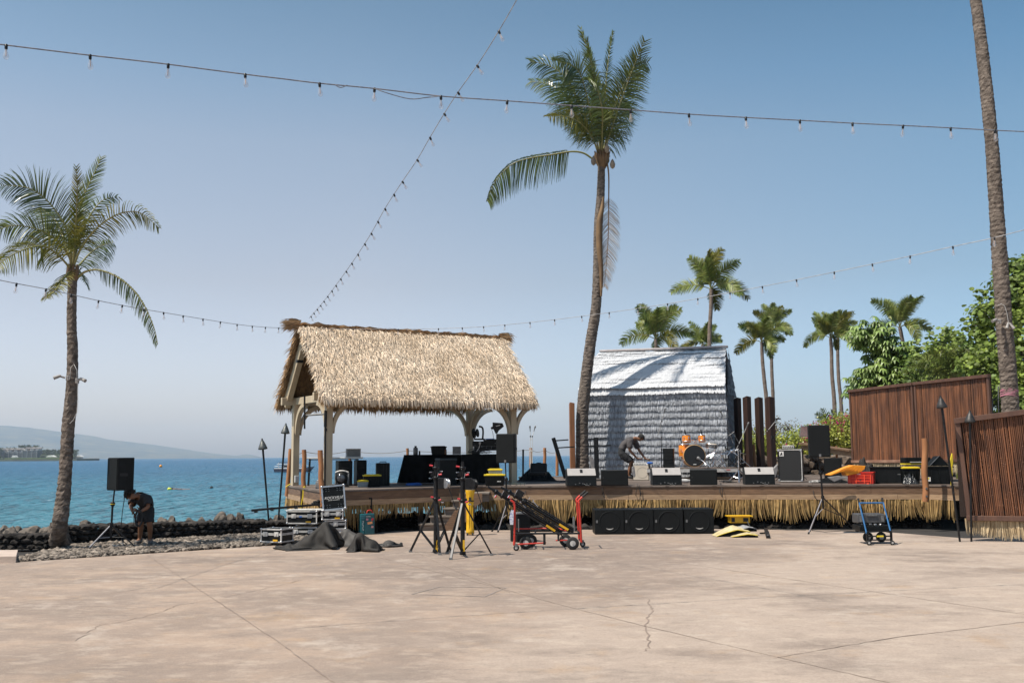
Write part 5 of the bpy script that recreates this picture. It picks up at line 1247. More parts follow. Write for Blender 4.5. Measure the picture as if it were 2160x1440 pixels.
def wheel(par, x, y, r_, w_, rimr=.45):
    b = MB(); b.lathe((x, y - w_ / 2, r_), [(r_ * .55, 0), (r_ * .9, 0), (r_, w_ * .2), (r_, w_ * .8), (r_ * .9, w_), (r_ * .55, w_)], 24, (0, 1, 0)); wh = b.build('wheel', rubber, par)
    b = MB(); b.lathe((x, y - w_ / 2 - .004, r_), [(r_ * rimr, 0), (r_ * rimr * .9, .012), (r_ * .2, .012)], 16, (0, 1, 0)); b.lathe((x, y - w_ / 2 - .014, r_), [(r_ * .14, 0), (r_ * .14, .03)], 8, (0, 1, 0)); b.build('rim', alup, wh)
for px, Y in ((1109, Yf + .12), (1208, Yf - .02)): wheel(ct, at(px, 1144, Y).x, Y, .118, .065)
for px, Y in ((1120, Yb_), (1193, Yb_)): wheel(ct, at(px, 1144, Y).x, Y, .118, .065)
for px, Y in ((1089, Yf - .15), (1229, Yb_ - .1)): 
    x = at(px, 1150, Y).x; wheel(ct, x, Y, .055, .035); b = MB(); b.box((x, Y, .10), (.05, .05, .06)); b.build('caster_fork', graym, ct)
b = MB(); p = at(1078, 1075, Yf - .03); q = at(1076, 1106, Yf - .03); b.prism([p, p + V((.05, 0, 0)), q + V((.06, 0, 0)), q + V((.0, 0, 0)), p.lerp(q, .5) + V((-.025, 0, 0))], (0, -.004, 0)); b.build('hang_tag', M('tag_white', (.62, .62, .66), (.2, .22, .45), 40, .6, lo=.5, hi=.62), ct)
def folded(label, p0, p1, mod, lx):
    p0, p1 = V(p0), V(p1); t = thing('folded_stand', label, 'lighting stand', p1, 'folded crank stands on the red cart'); d = (p1 - p0).normalized(); sd = d.cross(V((0, 1, 0))).normalized(); yy = V((0, 1, 0))
    b = MB(); b.tube([p0, p1], .035, 12); b.tube([p0 - d * .12, p0 + d * .1], .022, 10); b.build('mast', blkm, t)
    for k, (a_, c_) in enumerate(((.055, -.02), (-.055, -.02), (.0, .06))):
        b = MB(); b.bar(p0.lerp(p1, .25) + sd * a_ + yy * c_, p1.lerp(p0, .02) + sd * a_ * .9 + yy * c_, .036, .026); b.build('leg', blkm, t)
    b = MB()
    for f in (.04, .13, .25, .27): q = p0.lerp(p1, f); b.lathe(q - d * .02, [(.045, 0), (.055, .01), (.055, .04), (.045, .05)], 10, d)
    b.box(p0.lerp(p1, .17) + sd * .08, (.14, .1, .13), d.to_track_quat('X', 'Z').to_matrix()); b.build('winch', blkm, t)
    b = MB()
    for f, s_ in ((.06, .07), (.12, -.08), (.30, -.09), (.36, -.085)): q = p0.lerp(p1, f); b = MB(); b.tube([q, q - sd * s_ * 1.4 - yy * .03], .010, 6); b.build('bolt', chrome, t)
    b = MB()
    b.tube([p0.lerp(p1, .36) - sd * -.09 - yy * .05, p0.lerp(p1, .45) - sd * -.05 - yy * .05], .008, 6); b.build('lift_cable', chrome, t)
    b = MB(); q = p0.lerp(p1, .07); b.tube([q - sd * .05 - yy * .02, q - sd * .10 - yy * .03], .014, 8); b.build('knob', M('knob_red', (.5, .04, .05)), t)
    q = p0.lerp(p1, lx); b = MB(); b.box(q - yy * .045 + sd * -.02, (.20, .012, .04), Matrix.Rotation(math.atan2(-d.z, d.x), 3, 'Y')); b.build('sticker', yel, t)
Ym_ = (Yf + Yb_) / 2
folded('upper folded black stand lying across the red cart, its big winch at the top', at(1068, 1034, Ym_ - .12), at(1210, 1121, Ym_ - .12), 0, .86)
folded('lower folded black stand under the other one on the red cart', at(1040, 1033, Ym_ + .16), at(1186, 1126, Ym_ + .16), 0, .84)
# small bin behind the cart
t = thing('powered_speaker', 'small black box with a grey top standing behind the red cart', 'loudspeaker', gz(1105, 1143)); p = gz(1105, 1143); b = MB(frame(p, R(25))); b.box((0, .17, .28), (.30, .34, .56)); b.build('cabinet', blk, t, bevel=.015)
b = MB(frame(p, R(25))); b.box((0, .17, .575), (.33, .37, .035)); b.build('lid', graym, t, bevel=.01)
# ------------------------------------------------------------------ four subwoofers
sub0 = None; Ysub = 22.4
for i, (a_, b_) in enumerate(((1256, 1316.5), (1317.5, 1379.5), (1380.5, 1442), (1443, 1508.5))):
    w_ = ps(b_ - a_, Ysub) - .006
    lab = ['black subwoofer at the left end of the row in front of the stage', 'second subwoofer from the left in the row before the stage', 'third subwoofer from the left in the row before the stage', 'rightmost subwoofer of the row, next to the yellow sandbags'][i]
    if sub0 is None:
        t = thing('subwoofer', lab, 'subwoofer', (0, 0, 0), 'subwoofers in a row before the stage'); sub0 = t; W_ = .655
        b = MB(); b.box((0, .36, .275), (W_, .70, .54)); b.build('cabinet', blk, t, bevel=.012)
        b = MB(); b.box((0, .004, .275), (W_ * .95, .012, .50)); b.build('grille', grille, t)
        b = MB(); b.lathe((0, -.004, .275), [(.235, 0), (.232, -.006), (.215, -.006), (.212, 0)], 32, (0, 1, 0), cap=False); b.build('cone_ring', grille, t)
        b = MB(); pts = [(.17 * math.sin(a2), -.012, .275 - .19 * math.cos(a2) + .03) for a2 in [R(-28 + 56 * k / 10) for k in range(11)]]
        b.strip([V(q) for q in pts], [.004 + .007 * math.sin(math.pi * k / 10) for k in range(11)], V((0, 0, 1))); b.build('brand_arc', alup, t)
        b = MB(); b.box((-W_ / 2 + .045, -.006, .285), (.04, .008, .06)); b.build('badge', graym, t)
    else: t = copy_tree(sub0)
    t['label'] = lab; t.location = (at((a_ + b_) / 2, 1122, Ysub).x, Ysub, 0)
# ------------------------------------------------------------------ stage monitors
wm = None
greyface = M('monitor_face', (.35, .325, .31), (.32, .30, .29), 9, .7, spec=.2)
def monitor_grey():
    t = thing('stage_monitor', '', 'stage monitor', (0, 0, 0), 'pale faced stage monitors at the stage edge')
    b = MB(); w_ = .72; pr = [(0, .00), (.03, .24), (.20, .42), (.46, .40), (.46, .0)]
    b.prism([(-w_ / 2, y, z) for y, z in pr], (w_, 0, 0)); b.build('cabinet', blk, t, bevel=.008)
    b = MB(); n0 = V((0, -.18, .17)).normalized(); vs = [(-w_ / 2 + .012, .028, .245), (w_ / 2 - .012, .028, .245), (w_ / 2 - .012, .196, .415), (-w_ / 2 + .012, .196, .415)]
    b.prism([V(q) + n0 * .002 for q in vs], n0 * .008); fc = b.build('top_panel', greyface, t)
    b = MB(); b.prism([V((-.035, .09, .31)) + n0 * .013, V((.03, .09, .31)) + n0 * .013, V((.03, .165, .385)) + n0 * .013, V((-.035, .165, .385)) + n0 * .013], n0 * .004); b.build('handle_slot', blkm, fc)
    b = MB()
    for x in (-.16, -.06, .02, .12, .2): b.lathe((x, -.012, .05 + ru(-.01, .02)), [(.014, 0), (.014, .02)], 8, (0, 1, 0))
    b.tube([(.05, -.01, .05), (.09, -.05, .02), (.18, -.06, .006)], .006, 5); b.build('connector', graym, t)
    return t
mg = monitor_grey()
for i, (px, lab) in enumerate(((1227, 'pale faced wedge monitor by the middle palm trunk'), (1406, 'pale faced wedge monitor in front of the small black speaker'), (1601, 'pale faced wedge monitor left of the bass amplifier'))):
    t = mg if i == 0 else copy_tree(mg); t['label'] = lab; t.location = (at(px, 1021, 24.75).x, 24.62, SZ + .002); t.rotation_euler = (0, 0, R(3 - 4 * i))
def monitor_dark():
    t = thing('stage_monitor', '', 'stage monitor', (0, 0, 0), 'dark stage monitors facing the plaza'); w_ = .66
    b = MB(); b.prism([(-w_ / 2, y, z) for y, z in [(0, 0), (0, .37), (.26, .39), (.44, .16), (.44, 0)]], (w_, 0, 0)); b.build('cabinet', blk, t, bevel=.01)
    b = MB(); b.box((0, -.004, .185), (w_ * .94, .010, .34)); b.build('grille', grille, t)
    b = MB(); b.box((-w_ / 2 + .05, -.012, .19), (.03, .006, .05)); b.build('badge', rubber, t)
    b = MB(); b.bar((-w_ / 2, .01, .374), (w_ / 2, .01, .374), .02, .008); b.build('edge_trim', graym, t)
    return t
md = monitor_dark()
for i, (px, lab) in enumerate(((1296, 'dark grilled monitor in front of the bending man'), (1483, 'dark grilled monitor in front of the drum kit'))):
    t = md if i == 0 else copy_tree(md); t['label'] = lab; t.location = (at(px, 1021, 24.75).x, 24.66, SZ + .002); t.rotation_euler = (0, 0, R(-4 - 6 * i))
# ------------------------------------------------------------------ band gear
# riser
t = thing('drum_riser', 'low aluminium drum riser on legs in front of the grey hut', 'stage riser', V((at(1466, 1010, 29.5).x, 29.5, SZ)))
x0, x1 = at(1366, 990, 29.5).x, at(1566, 990, 29.5).x; rz_ = at(1466, 986.5, 29.5).z
b = MB(); b.box(((x0 + x1) / 2, 30.5, rz_ - .012), (x1 - x0, 1.98, .02)); b.build('deck', deckm, t)
b = MB(); b.box(((x0 + x1) / 2, 29.5, rz_ - .075), (x1 - x0, .03, .10)); b.box(((x0 + x1) / 2, 31.5, rz_ - .075), (x1 - x0, .03, .10)); b.box((x0, 30.5, rz_ - .076), (.03, 1.95, .10)); b.box((x1, 30.5, rz_ - .076), (.03, 1.95, .10)); b.build('frame', alup, t)
b = MB()
for f in (.12, .62, .85): b.box((x0 + (x1 - x0) * f, 29.483, rz_ - .06), (.12, .006, .02))
b.build('marking', red, t)
for x in (x0 + .08, (x0 + x1) / 2, x1 - .1):
    b = MB(); b.box((x, 29.53, SZ + (rz_ - SZ) / 2 - .06), (.05, .05, rz_ - SZ - .12)); b.build('leg', alup, t)
b = MB(); b.bar((x0 + .5, 29.9, SZ + .05), (x1, 29.9, SZ + .05), .08, .06); b.build('cross_board', fas2, t)
# drum kit: every drum a thing
DY = 29.9
def drum(name, label, cat, c, ax, r_, ln, shell, head, heads_mat, legs=None, lugs=6):
    t = thing(name, label, cat, c, 'drums of the orange kit'); ax = V(ax).normalized(); c = V(c)
    b = MB(); b.lathe(c, [(r_ * .97, 0), (r_, .01), (r_, ln - .01), (r_ * .97, ln)], 28, ax, cap=False); b.build('shell', shell, t)
    b = MB(); b.lathe(c - ax * .004, [(r_ * 1.0, 0), (r_ * 1.04, 0), (r_ * 1.04, .022), (r_ * 1.0, .022)], 28, ax, cap=False); b.lathe(c + ax * (ln - .02), [(r_, 0), (r_ * 1.04, 0), (r_ * 1.04, .024), (r_, .024)], 28, ax, cap=False); b.build('hoop', heads_mat, t)
    b = MB(); b.lathe(c - ax * .001, [(.001, 0), (r_ * .985, 0)], 28, ax, cap=False); b.build('drum_head', head, t); b = MB(); b.lathe(c + ax * (ln + .001), [(r_ * .985, 0), (.001, 0)], 28, ax, cap=False); b.build('drum_head', skinh, t)
    a_ = ax.cross(V((0, 0, 1)) if abs(ax.z) < .9 else V((1, 0, 0))).normalized(); b_ = ax.cross(a_); b = MB()
    for k in range(lugs): th = 6.283 * k / lugs + .3; q = c + (a_ * math.cos(th) + b_ * math.sin(th)) * (r_ + .008) + ax * ln * .5; b.bar(q - ax * ln * .16, q + ax * ln * .16, .022, .022)
    b.build('lug', chrome, t); return t
skinh = M('drum_skin_pale', (.62, .50, .36), rough=.5); blackh = M('drum_head_black', (.012, .013, .014), rough=.35)
bc = at(1465, 961, DY); bc.y = DY; br = ps(22.5, DY)
t = drum('bass_drum', 'orange bass drum with a black front head', 'bass drum', bc, (0, 1, 0), br, .45, orange, blackh, M('drum_hoop_wood', (.55, .33, .13), rough=.35), lugs=8)
b = MB(); b.box((bc.x + .0, DY - .012, bc.z - br * .78), (.09, .004, .022)); b.build('logo_strip', white, t)
for s_ in (-1, 1): b = MB(); b.tube([bc + V((s_ * br * .9, .1, -br * .3)), V((bc.x + s_ * (br + .12), DY - .1, rz_ + .01))], .012, 6); b.build('spur', chrome, t)
# microphone on a short stand pointing into the head
t = thing('microphone', 'silver microphone on a short boom in front of the bass drum head', 'microphone', V((bc.x + .3, DY - .45, rz_))); p = at(1473, 966, DY - .15)
b = MB(); b.lathe(p, [(.01, -.05), (.05, -.03), (.055, .02), (.03, .07)], 12, (.6, -.4, -.4)); b.build('capsule', graym, t)
b = MB(); b.tube([p + V((.03, -.02, -.02)), at(1484, 973, DY - .3), at(1490, 980, DY - .4)], .010, 6); b.tube([at(1490, 980, DY - .4), V((at(1490, 980, DY - .4).x, DY - .4, rz_ + .01))], .012, 6); b.lathe(V((at(1490, 980, DY - .4).x, DY - .4, rz_)), [(.09, 0), (.09, .01)], 14); b.build('boom', chrome, t)
def vdrum(name, label, cat, px0, px1, py0, py1, Y, tilt=0, **k):
    c = at((px0 + px1) / 2, py1, Y); c.y = Y + ps((px1 - px0) / 2, Y); r_ = ps((px1 - px0) / 2, Y); return drum(name, label, cat, c, (0, -math.sin(tilt), math.cos(tilt)), r_, ps(py1 - py0, Y), orange, skinh, chrome, **k), c, r_
t, c, r_ = vdrum('rack_tom', 'left orange rack tom above the bass drum', 'tom drum', 1441, 1459, 918, 932, DY + .1, R(-14))
b = MB(); b.tube([c + V((.1, 0, .1)), at(1465, 930, DY + .3), at(1465, 945, DY + .25)], .014, 6); b.build('mount', chrome, t)
t, c, r_ = vdrum('rack_tom', 'right orange rack tom above the bass drum', 'tom drum', 1475, 1490, 918, 931, DY + .1, R(-14))
b = MB(); b.tube([c + V((-.1, 0, .1)), at(1468, 928, DY + .3), at(1468, 945, DY + .25)], .014, 6); b.build('mount', chrome, t)
t, c, r_ = vdrum('floor_tom', 'tall orange floor tom left of the bass drum', 'tom drum', 1434, 1456, 937, 963, DY + .35)
for a_ in (2.2, 4.3, 6.2): b = MB(); b.tube([c + V((math.cos(a_) * (r_ + .02), math.sin(a_) * (r_ + .02), .2)), V((c.x + math.cos(a_) * (r_ + .05), c.y + math.sin(a_) * (r_ + .05), rz_ + .005))], .010, 6); b.build('leg', chrome, t)
t = drum('snare_drum', 'dark metal snare drum right of the bass drum', 'snare drum', at(1500, 945, DY + .3), (.1, -.1, 1), .17, .13, graym, skinh, chrome)
for px, lab in ((1446, 'small black microphone clipped to the left rack tom'), (1480, 'small black microphone clipped to the right rack tom'), (1437, 'small black microphone clipped to the floor tom')):
    py = 914 if px != 1437 else 931; t = thing('microphone', lab, 'microphone', at(px, py, DY), 'drum microphones'); b = MB(); p = at(px - 2, py - 8, DY); q = at(px + 1, py + 4, DY); b.tube([p, q], .016, 8); b.build('body', blkm, t)
def cstand(name, label, cat, X_, Y, z0, hub_h, top, feet_r=.32, m_=chrome, group='microphone and cymbal stands', rr=.011, n=3, ph=.3):
    t = thing(name, label, cat, (X_, Y, z0), group); b = MB(); b.tube([(X_, Y, z0 + .08), (X_, Y, z0 + hub_h)], rr * 1.25, 8); b.tube([(X_, Y, z0 + hub_h - .02), (X_, Y, top)], rr * .8, 8); b.lathe((X_, Y, z0 + hub_h - .03), [(rr * 2, 0), (rr * 2, .05)], 8); b.build('tube', m_, t)
    for k in range(n):
        a_ = ph + 2.094 * k; f = V((X_ + math.cos(a_) * feet_r, Y + math.sin(a_) * feet_r, z0 + .008)); b = MB(); b.tube([(X_, Y, z0 + feet_r * .95), f], rr * .9, 6); b.tube([(X_, Y, z0 + .10), V((X_, Y, z0 + feet_r * .95)).lerp(f, .5)], rr * .6, 5); b.build('leg', m_, t)
    return t
def boom(t, p0, p1, tail=.2, m_=None, mic=True, rr=.008):
    p0, p1 = V(p0), V(p1); d = (p1 - p0).normalized(); b = MB(); b.tube([p0 - d * tail, p1], rr, 6); b.build('boom', m_ or blkm, t)
    b = MB(); b.lathe(p0 - d * .02, [(.02, 0), (.02, .04)], 8, d); b.build('clutch', blkm, t)
    if mic: b = MB(); b.lathe(p1, [(.012, -.10), (.016, 0), (.026, .03), (.028, .06), (.012, .085)], 10, d); b.build('microphone', graym, t)
def atx(px, py, Y): p = at(px, py, Y); return p
x = at(1550, 1000, 27.4).x
t = cstand('hi_hat_stand', 'bright chrome stand with folded arms in front of the riser', 'cymbal stand', x - .07, 26.6, SZ, .55, at(1543, 945, 26.6).z, .34, chrome, rr=.015)
b = MB(); p = at(1543, 951, 26.6)
for dx, dz in ((-13, 2), (14, -3), (-9, 9), (11, 8), (6, -5)): b.tube([p, at(1543 + dx, 951 + dz, 26.55)], .012, 6)
b.lathe(p - V((0, 0, .04)), [(.03, 0), (.045, .03), (.03, .08)], 10); b.build('folded_arm', chrome, t)
t = cstand('microphone_stand', 'tall boom stand whose boom points up left over the hut corner', 'microphone stand', at(1535, 960, 29.3).x, 29.3, rz_, .75, at(1535, 925, 29.3).z, .3, blkm)
boom(t, at(1535, 905, 29.3), at(1521, 870, 29.2), .45, alup)
b = MB(); b.tube([at(1535, 925, 29.3), at(1537, 900, 29.3), at(1541, 897, 29.3), at(1545, 925, 29.3)], .007, 5); b.build('loose_cable', cable_m, t)
t = cstand('microphone_stand', 'boom stand leaning its silver microphone up to the right before the dark posts', 'microphone stand', at(1560, 960, 27.8).x, 27.8, SZ, .8, at(1560, 934, 27.8).z, .32, blkm)
boom(t, at(1558, 937, 27.8), at(1577, 896, 27.7), .25, alup)
t = cstand('cymbal_stand', 'dark stand with a short crossed rod at the right of the drum riser', 'cymbal stand', at(1553, 960, 29.9).x, 29.9, rz_, .7, at(1549, 915, 29.9).z, .3, blkm)
b = MB(); b.tube([at(1537, 919, 29.9), at(1549, 910, 29.9)], .014, 6); b.tube([at(1546, 912, 29.9), at(1560, 936, 29.9)], .009, 6); b.build('cross_rod', graym, t)
t = cstand('cymbal_stand', 'short dark hardware stand just right of the snare drum', 'cymbal stand', at(1498, 960, 30.0).x, 30.3, rz_, .45, at(1498, 940, 30.0).z, .3, graym)
t = cstand('cymbal_stand', 'low folded hardware stand lying open at the right end of the riser', 'cymbal stand', at(1540, 970, 29.8).x, 30.8, rz_, .35, at(1538, 946, 29.8).z, .36, graym, ph=1.2)
for k, (px, py, hh, lab) in enumerate(((1508, 948, .5, 'chrome stand with folded arms beside the bass drum pedal'), (1522, 952, .45, 'low chrome stand halfway along the right part of the riser'), (1531, 940, .6, 'tall dark stand hung with clamps near the hut corner'), (1561, 948, .5, 'chrome stand with crossed arms at the very end of the riser'))):
    Yk = 30.0 + .3 * k; t = cstand('cymbal_stand', lab, 'cymbal stand', at(px, 960, Yk).x, Yk, rz_, hh, at(px, py, Yk).z, .30, chrome if k != 2 else blkm, rr=.014, ph=k * .7); b = MB(); p = at(px, py + 6, Yk)
    for j in range(6): b.tube([p, p + V((ru(-.25, .25), ru(-.1, .1), ru(-.22, .14)))], .011, 5)
    b.lathe(p - V((0, 0, .05)), [(.025, 0), (.035, .04), (.02, .09)], 8); b.build('folded_arm', chrome if k != 2 else graym, t)
t = cstand('microphone_stand', 'boom stand in front of the last dark post with its boom rising to the right', 'microphone stand', at(1655, 950, 27.5).x, 27.5, SZ, .85, at(1655, 952, 27.5).z, .3, blkm)
b = MB(); b.tube([at(1655, 955, 27.5), at(1644, 940, 27.5), at(1630, 922, 27.5)], .010, 6); b.box(at(1630, 922, 27.5), (.07, .06, .09)); b.build('arm', blkm, t)
boom(t, at(1620, 907, 27.5), at(1639, 884, 27.4), .05, alup)
b = MB(); b.tube([at(1634, 883, 27.4), at(1647, 883, 27.35)], .018, 8); b.build('microphone', blkm, t)
t = cstand('microphone_stand', 'straight stand with a silver boom crossing the grey hut beside the small speaker', 'microphone stand', at(1396, 985, 29.2).x, 29.2, SZ, .9, at(1396, 890, 29.2).z, .3, blkm)
boom(t, at(1396, 888, 29.2), at(1402, 866, 29.1), .45, alup)
t = cstand('microphone_stand', 'thin stand with a leaning silver rod behind the middle palm trunk', 'microphone stand', at(1238, 985, 32.1).x + .12, 32.0, SZ, .9, at(1240, 925, 32.0).z, .28, blkm)
boom(t, at(1240, 918, 32.0), at(1250, 893, 32.0), .1, alup)
for px, lab in ((1119, 'left of the two thin pale mic stands seen against the sky beyond the deck'), (1123, 'right of the two thin pale mic stands seen against the sky beyond the deck')):
    t = cstand('microphone_stand', lab, 'microphone stand', at(px, 985, 31.5).x, 31.5, SZ, .9, at(px, 918, 31.5).z, .25, white)
    s_ = 1 if px > 1120 else -.2; boom(t, at(px, 920, 31.5), at(px + 5 * s_, 903, 31.5), .12, white)
t = thing('flag_pole', 'short dark pole standing behind the black cloth heap', 'pole', at(1103, 1010, 31)); b = MB(); b.tube([V((at(1103, 1000, 31).x, 31, SZ)), at(1103.5, 949, 31)], .03, 8); b.lathe(at(1103.5, 949, 31), [(.035, 0), (.035, .02)], 8); b.build('shaft', blkm, t)
b = MB(); b.lathe(V((at(1103, 1000, 31).x, 31, SZ)), [(.12, 0), (.12, .02)], 14); b.build('base', blkm, t)
# small column speaker
t = thing('loudspeaker', 'small upright black speaker at the left end of the drum riser', 'loudspeaker', at(1410, 985, 29.6)); p = at(1410, 983, 29.7); b = MB(frame((p.x, 29.7, rz_), R(-15))); b.box((0, .15, .29), (.31, .30, .58)); b.build('cabinet', blk, t, bevel=.01)
b = MB(frame((p.x, 29.7, rz_), R(-15))); b.box((.05, -.004, .17), (.12, .008, .02)); b.box((0, -.003, .4), (.26, .008, .3)); b.build('grille', grille, t)
# guitar amplifier with the blue cloth
Ya = 29.6; p = at(1352, 1009, Ya); t = thing('guitar_amplifier', 'grey cloth fronted amplifier leaning back in front of the bending man', 'amplifier', V((p.x, Ya, SZ)))
ax_ = ps(34, Ya); fr = frame((p.x, Ya, SZ + .01), R(-14), R(-12))
b = MB(fr); b.box((0, .14, .26), (ax_, .26, .52)); b.build('cabinet', blk, t, bevel=.01)
b = MB(fr); b.box((0, .004, .22), (ax_ * .93, .02, .43)); b.build('speaker_cloth', M('amp_cloth', (.40, .35, .29), (.33, .29, .24), 200, .9), t)
b = MB(fr); b.lathe((.04, -.008, .22), [(.165, 0), (.165, -.004), (.155, -.004), (.155, 0)], 24, (0, 1, 0), cap=False); b.build('cone_outline', M('amp_cloth_worn', (.30, .26, .22)), t)
b = MB(fr); b.box((0, .0, .475), (ax_ * .95, .02, .07)); pn = b.build('control_panel', alup, t)
b = MB(fr)
for k in range(8): b.lathe((-.19 + k * .045, -.014, .475), [(.012, 0), (.012, -.014)], 8, (0, 1, 0))
b.build('knob', blkm, pn)
b = MB(); p = at(1371, 976, Ya - .05); b.rock(p, (.10, .08, .035), 2, .2); tag(b.build('cleaning_cloth', bluec, smooth=True), 'bright blue cloth on the corner of the grey amplifier', 'cloth')
# leaning pale ring pad / gig bag shapes
def flatbag(name, label, cat, pts, Y, th, mat, dy=0.0):
    P = [at(x, y, Y + dy * i / max(1, len(pts) - 1)) for i, (x, y) in enumerate(pts)]; b = MB(); b.prism(P, (0, th, 0)); return tag(b.build(name, mat, bevel=min(.02, th * .4)), label, cat)
flatbag('gig_bag', 'grey soft bag leaning against the base of the middle palm', 'bag', [(1242, 960), (1250, 964), (1257, 976), (1259, 1000), (1252, 1002), (1247, 985)], 31.1, .10, M('grey_cloth', (.23, .22, .22), (.16, .155, .16), 6, .9, bump=.4))
flatbag('gig_bag', 'pale grey soft bag leaning on the left side of the bass amplifier', 'bag', [(1641, 978), (1631, 988), (1629, 1000), (1632, 1008), (1636, 1008), (1642, 992)], 26.9, .12, MATS['grey_cloth'])
flatbag('gig_bag', 'grey strap bag propped between the man and the amplifier', 'bag', [(1333, 984), (1338, 982), (1341, 1004), (1337, 1007), (1333, 995)], 29.2, .06, MATS['grey_cloth'])
b = MB(); p = at(1446, 1014, 26.6); b.tube([at(1438, 1013, 26.6), at(1447, 1014, 26.6), at(1456, 1013.5, 26.6)], [.05, .06, .03], 10); tag(b.build('cloth_roll', MATS['aluminium_dull']), 'small rolled grey cloth on the stage behind the dark monitors', 'cloth')
# bass amplifier
Yb2 = 26.6; p0 = at(1643, 1011, Yb2); w_ = ps(49, Yb2); h = at(1665, 947, Yb2).z - SZ; t = thing('bass_amplifier', 'big black bass amplifier with silver corners and a dark cloth grille', 'amplifier', V((p0.x + w_ / 2, Yb2, SZ)))
fr = frame((p0.x + w_ / 2, Yb2, SZ + .02), R(-22)); wl_ = w_ * 1.0
b = MB(fr); b.box((0, .22, h / 2), (wl_, .42, h - .02)); b.build('cabinet', blk, t, bevel=.015)
b = MB(fr); b.box((0, -.002, h / 2 - .01), (wl_ * .88, .02, h * .88)); b.build('grille_cloth', M('grille_cloth', (.016, .016, .017), (.008, .008, .009), 60, .8, stretch=(1, 1, 4)), t)
b = MB(fr)
for x, z in ((0, .012), (0, h - .035)): b.box((x, .002, z), (wl_, .03, .022))
b.box((wl_ / 2 - .012, .002, h / 2), (.022, .03, h - .05)); b.build('trim', alup, t)
b = MB(fr)
for x in (-1, 1):
    for z in (.03, h - .05): b.box((x * (wl_ / 2 - .02), .0, z), (.05, .045, .06))
b.build('corner', alu, t, bevel=.006)
b = MB(fr); b.box((-wl_ / 2 + .10, -.016, h - .14), (.115, .008, .13)); pl = b.build('badge', M('badge_white', (.6, .58, .55), rough=.5), t)
b = MB(fr); b.prism([(-wl_ / 2 + .055, -.021, h - .185), (-wl_ / 2 + .10, -.021, h - .10), (-wl_ / 2 + .115, -.021, h - .10), (-wl_ / 2 + .125, -.021, h - .185), (-wl_ / 2 + .105, -.021, h - .185), (-wl_ / 2 + .10, -.021, h - .15), (-wl_ / 2 + .075, -.021, h - .185)], (0, -.003, 0)); b.build('emblem', blkm, pl)
t = thing('amplifier_head', 'small silver amplifier head with black knobs on the bass amplifier', 'amplifier', fr @ V((-.04, .1, h))); b = MB(fr); b.box((-.04, .16, h + .042), (.30, .24, .08)); b.build('case', alup, t, bevel=.005)
b = MB(fr)
for k in range(6): b.lathe((-.16 + k * .046, .038, h + .045), [(.014, 0), (.014, -.014)], 8, (0, 1, 0))
b.build('knob', blkm, t)
# music stand
t = thing('music_stand', 'black music stand with red pages behind the bass amplifier', 'music stand', at(1692, 1000, 29)); b = MB(); b.tube([V((at(1681, 1000, 29).x, 29, SZ)), at(1680, 948, 29), at(1689, 918, 29)], .012, 6); b.build('post', blkm, t)
b = MB(); P = [at(1686, 921, 29), at(1707, 921, 28.8), at(1710, 898, 29.1), at(1689, 898, 29.2)]; b.prism(P, (0, .02, 0)); b.build('desk', blkm, t)
b = MB(); P2_ = [p.lerp(sum(P, V((0, 0, 0))) / 4, .12) + V((0, -.012, 0)) for p in P]; b.prism(P2_, (0, -.004, 0)); b.build('pages', M('dark_red_paper', (.06, .018, .018), (.03, .012, .012), 20, .7), t)
for k in range(3): a_ = k * 2.1; q = V((at(1681, 1000, 29).x, 29, SZ)); b = MB(); b.tube([q + V((0, 0, .25)), q + V((math.cos(a_) * .28, math.sin(a_) * .28, .01))], .009, 6); b.build('leg', blkm, t)
# black box behind the right loudspeaker
p = at(1757, 1001, 30.5); t = thing('loudspeaker', 'black bass cabinet standing on the stage behind the right tripod loudspeaker', 'loudspeaker', V((p.x, 30.5, SZ))); b = MB(frame((p.x, 30.5, SZ), R(-20))); b.box((0, .25, .30), (.50, .5, .62)); b.build('cabinet', blk, t, bevel=.01)
b = MB(frame((p.x, 30.5, SZ), R(-20))); b.box((0, -.003, .32), (.45, .01, .55)); b.build('grille', grille, t)
# black ladder racks (posts with prongs)
def prong_post(label, x0, y0, x1, y1, Y, w_, prongs):
    t = thing('rack_post', label, 'rack', at(x1, y1, Y), 'black slotted posts with prongs'); b = MB(); b.bar(at(x0, y0, Y), at(x1, y1, Y), ps(w_, Y), .12, up=(0, 1, 0)); b.build('column', blkm, t, bevel=.01)
    b = MB()
    for k in range(9):
        q = at(x0, y0, Y).lerp(at(x1, y1, Y), .06 + .05 * k); b.box(q - V((0, .065, 0)), (.02, .01, .03))
    b.build('slot', rubber, t)
    for a_ in prongs: b = MB(); b.bar(at(a_[0], a_[1], Y - .05), at(a_[2], a_[3], Y - .05), .035, .035); b.build('prong', blkm, t)
    b = MB(); q = at(x1, y1, Y); b.box((q.x, Y, SZ + .02), (.34, .30, .035)); b.build('foot', blkm, t)
prong_post('black column leaning left with two prongs left of the palm', 1167, 923, 1193, 1008, 28.5, 8, [(1173, 929, 1199, 927), (1178, 944, 1212, 942)])
prong_post('upright black column with prongs right of the middle palm', 1257, 922, 1259, 1008, 29.2, 9.5, [(1240, 926, 1280, 924), (1236, 941, 1288, 939)])
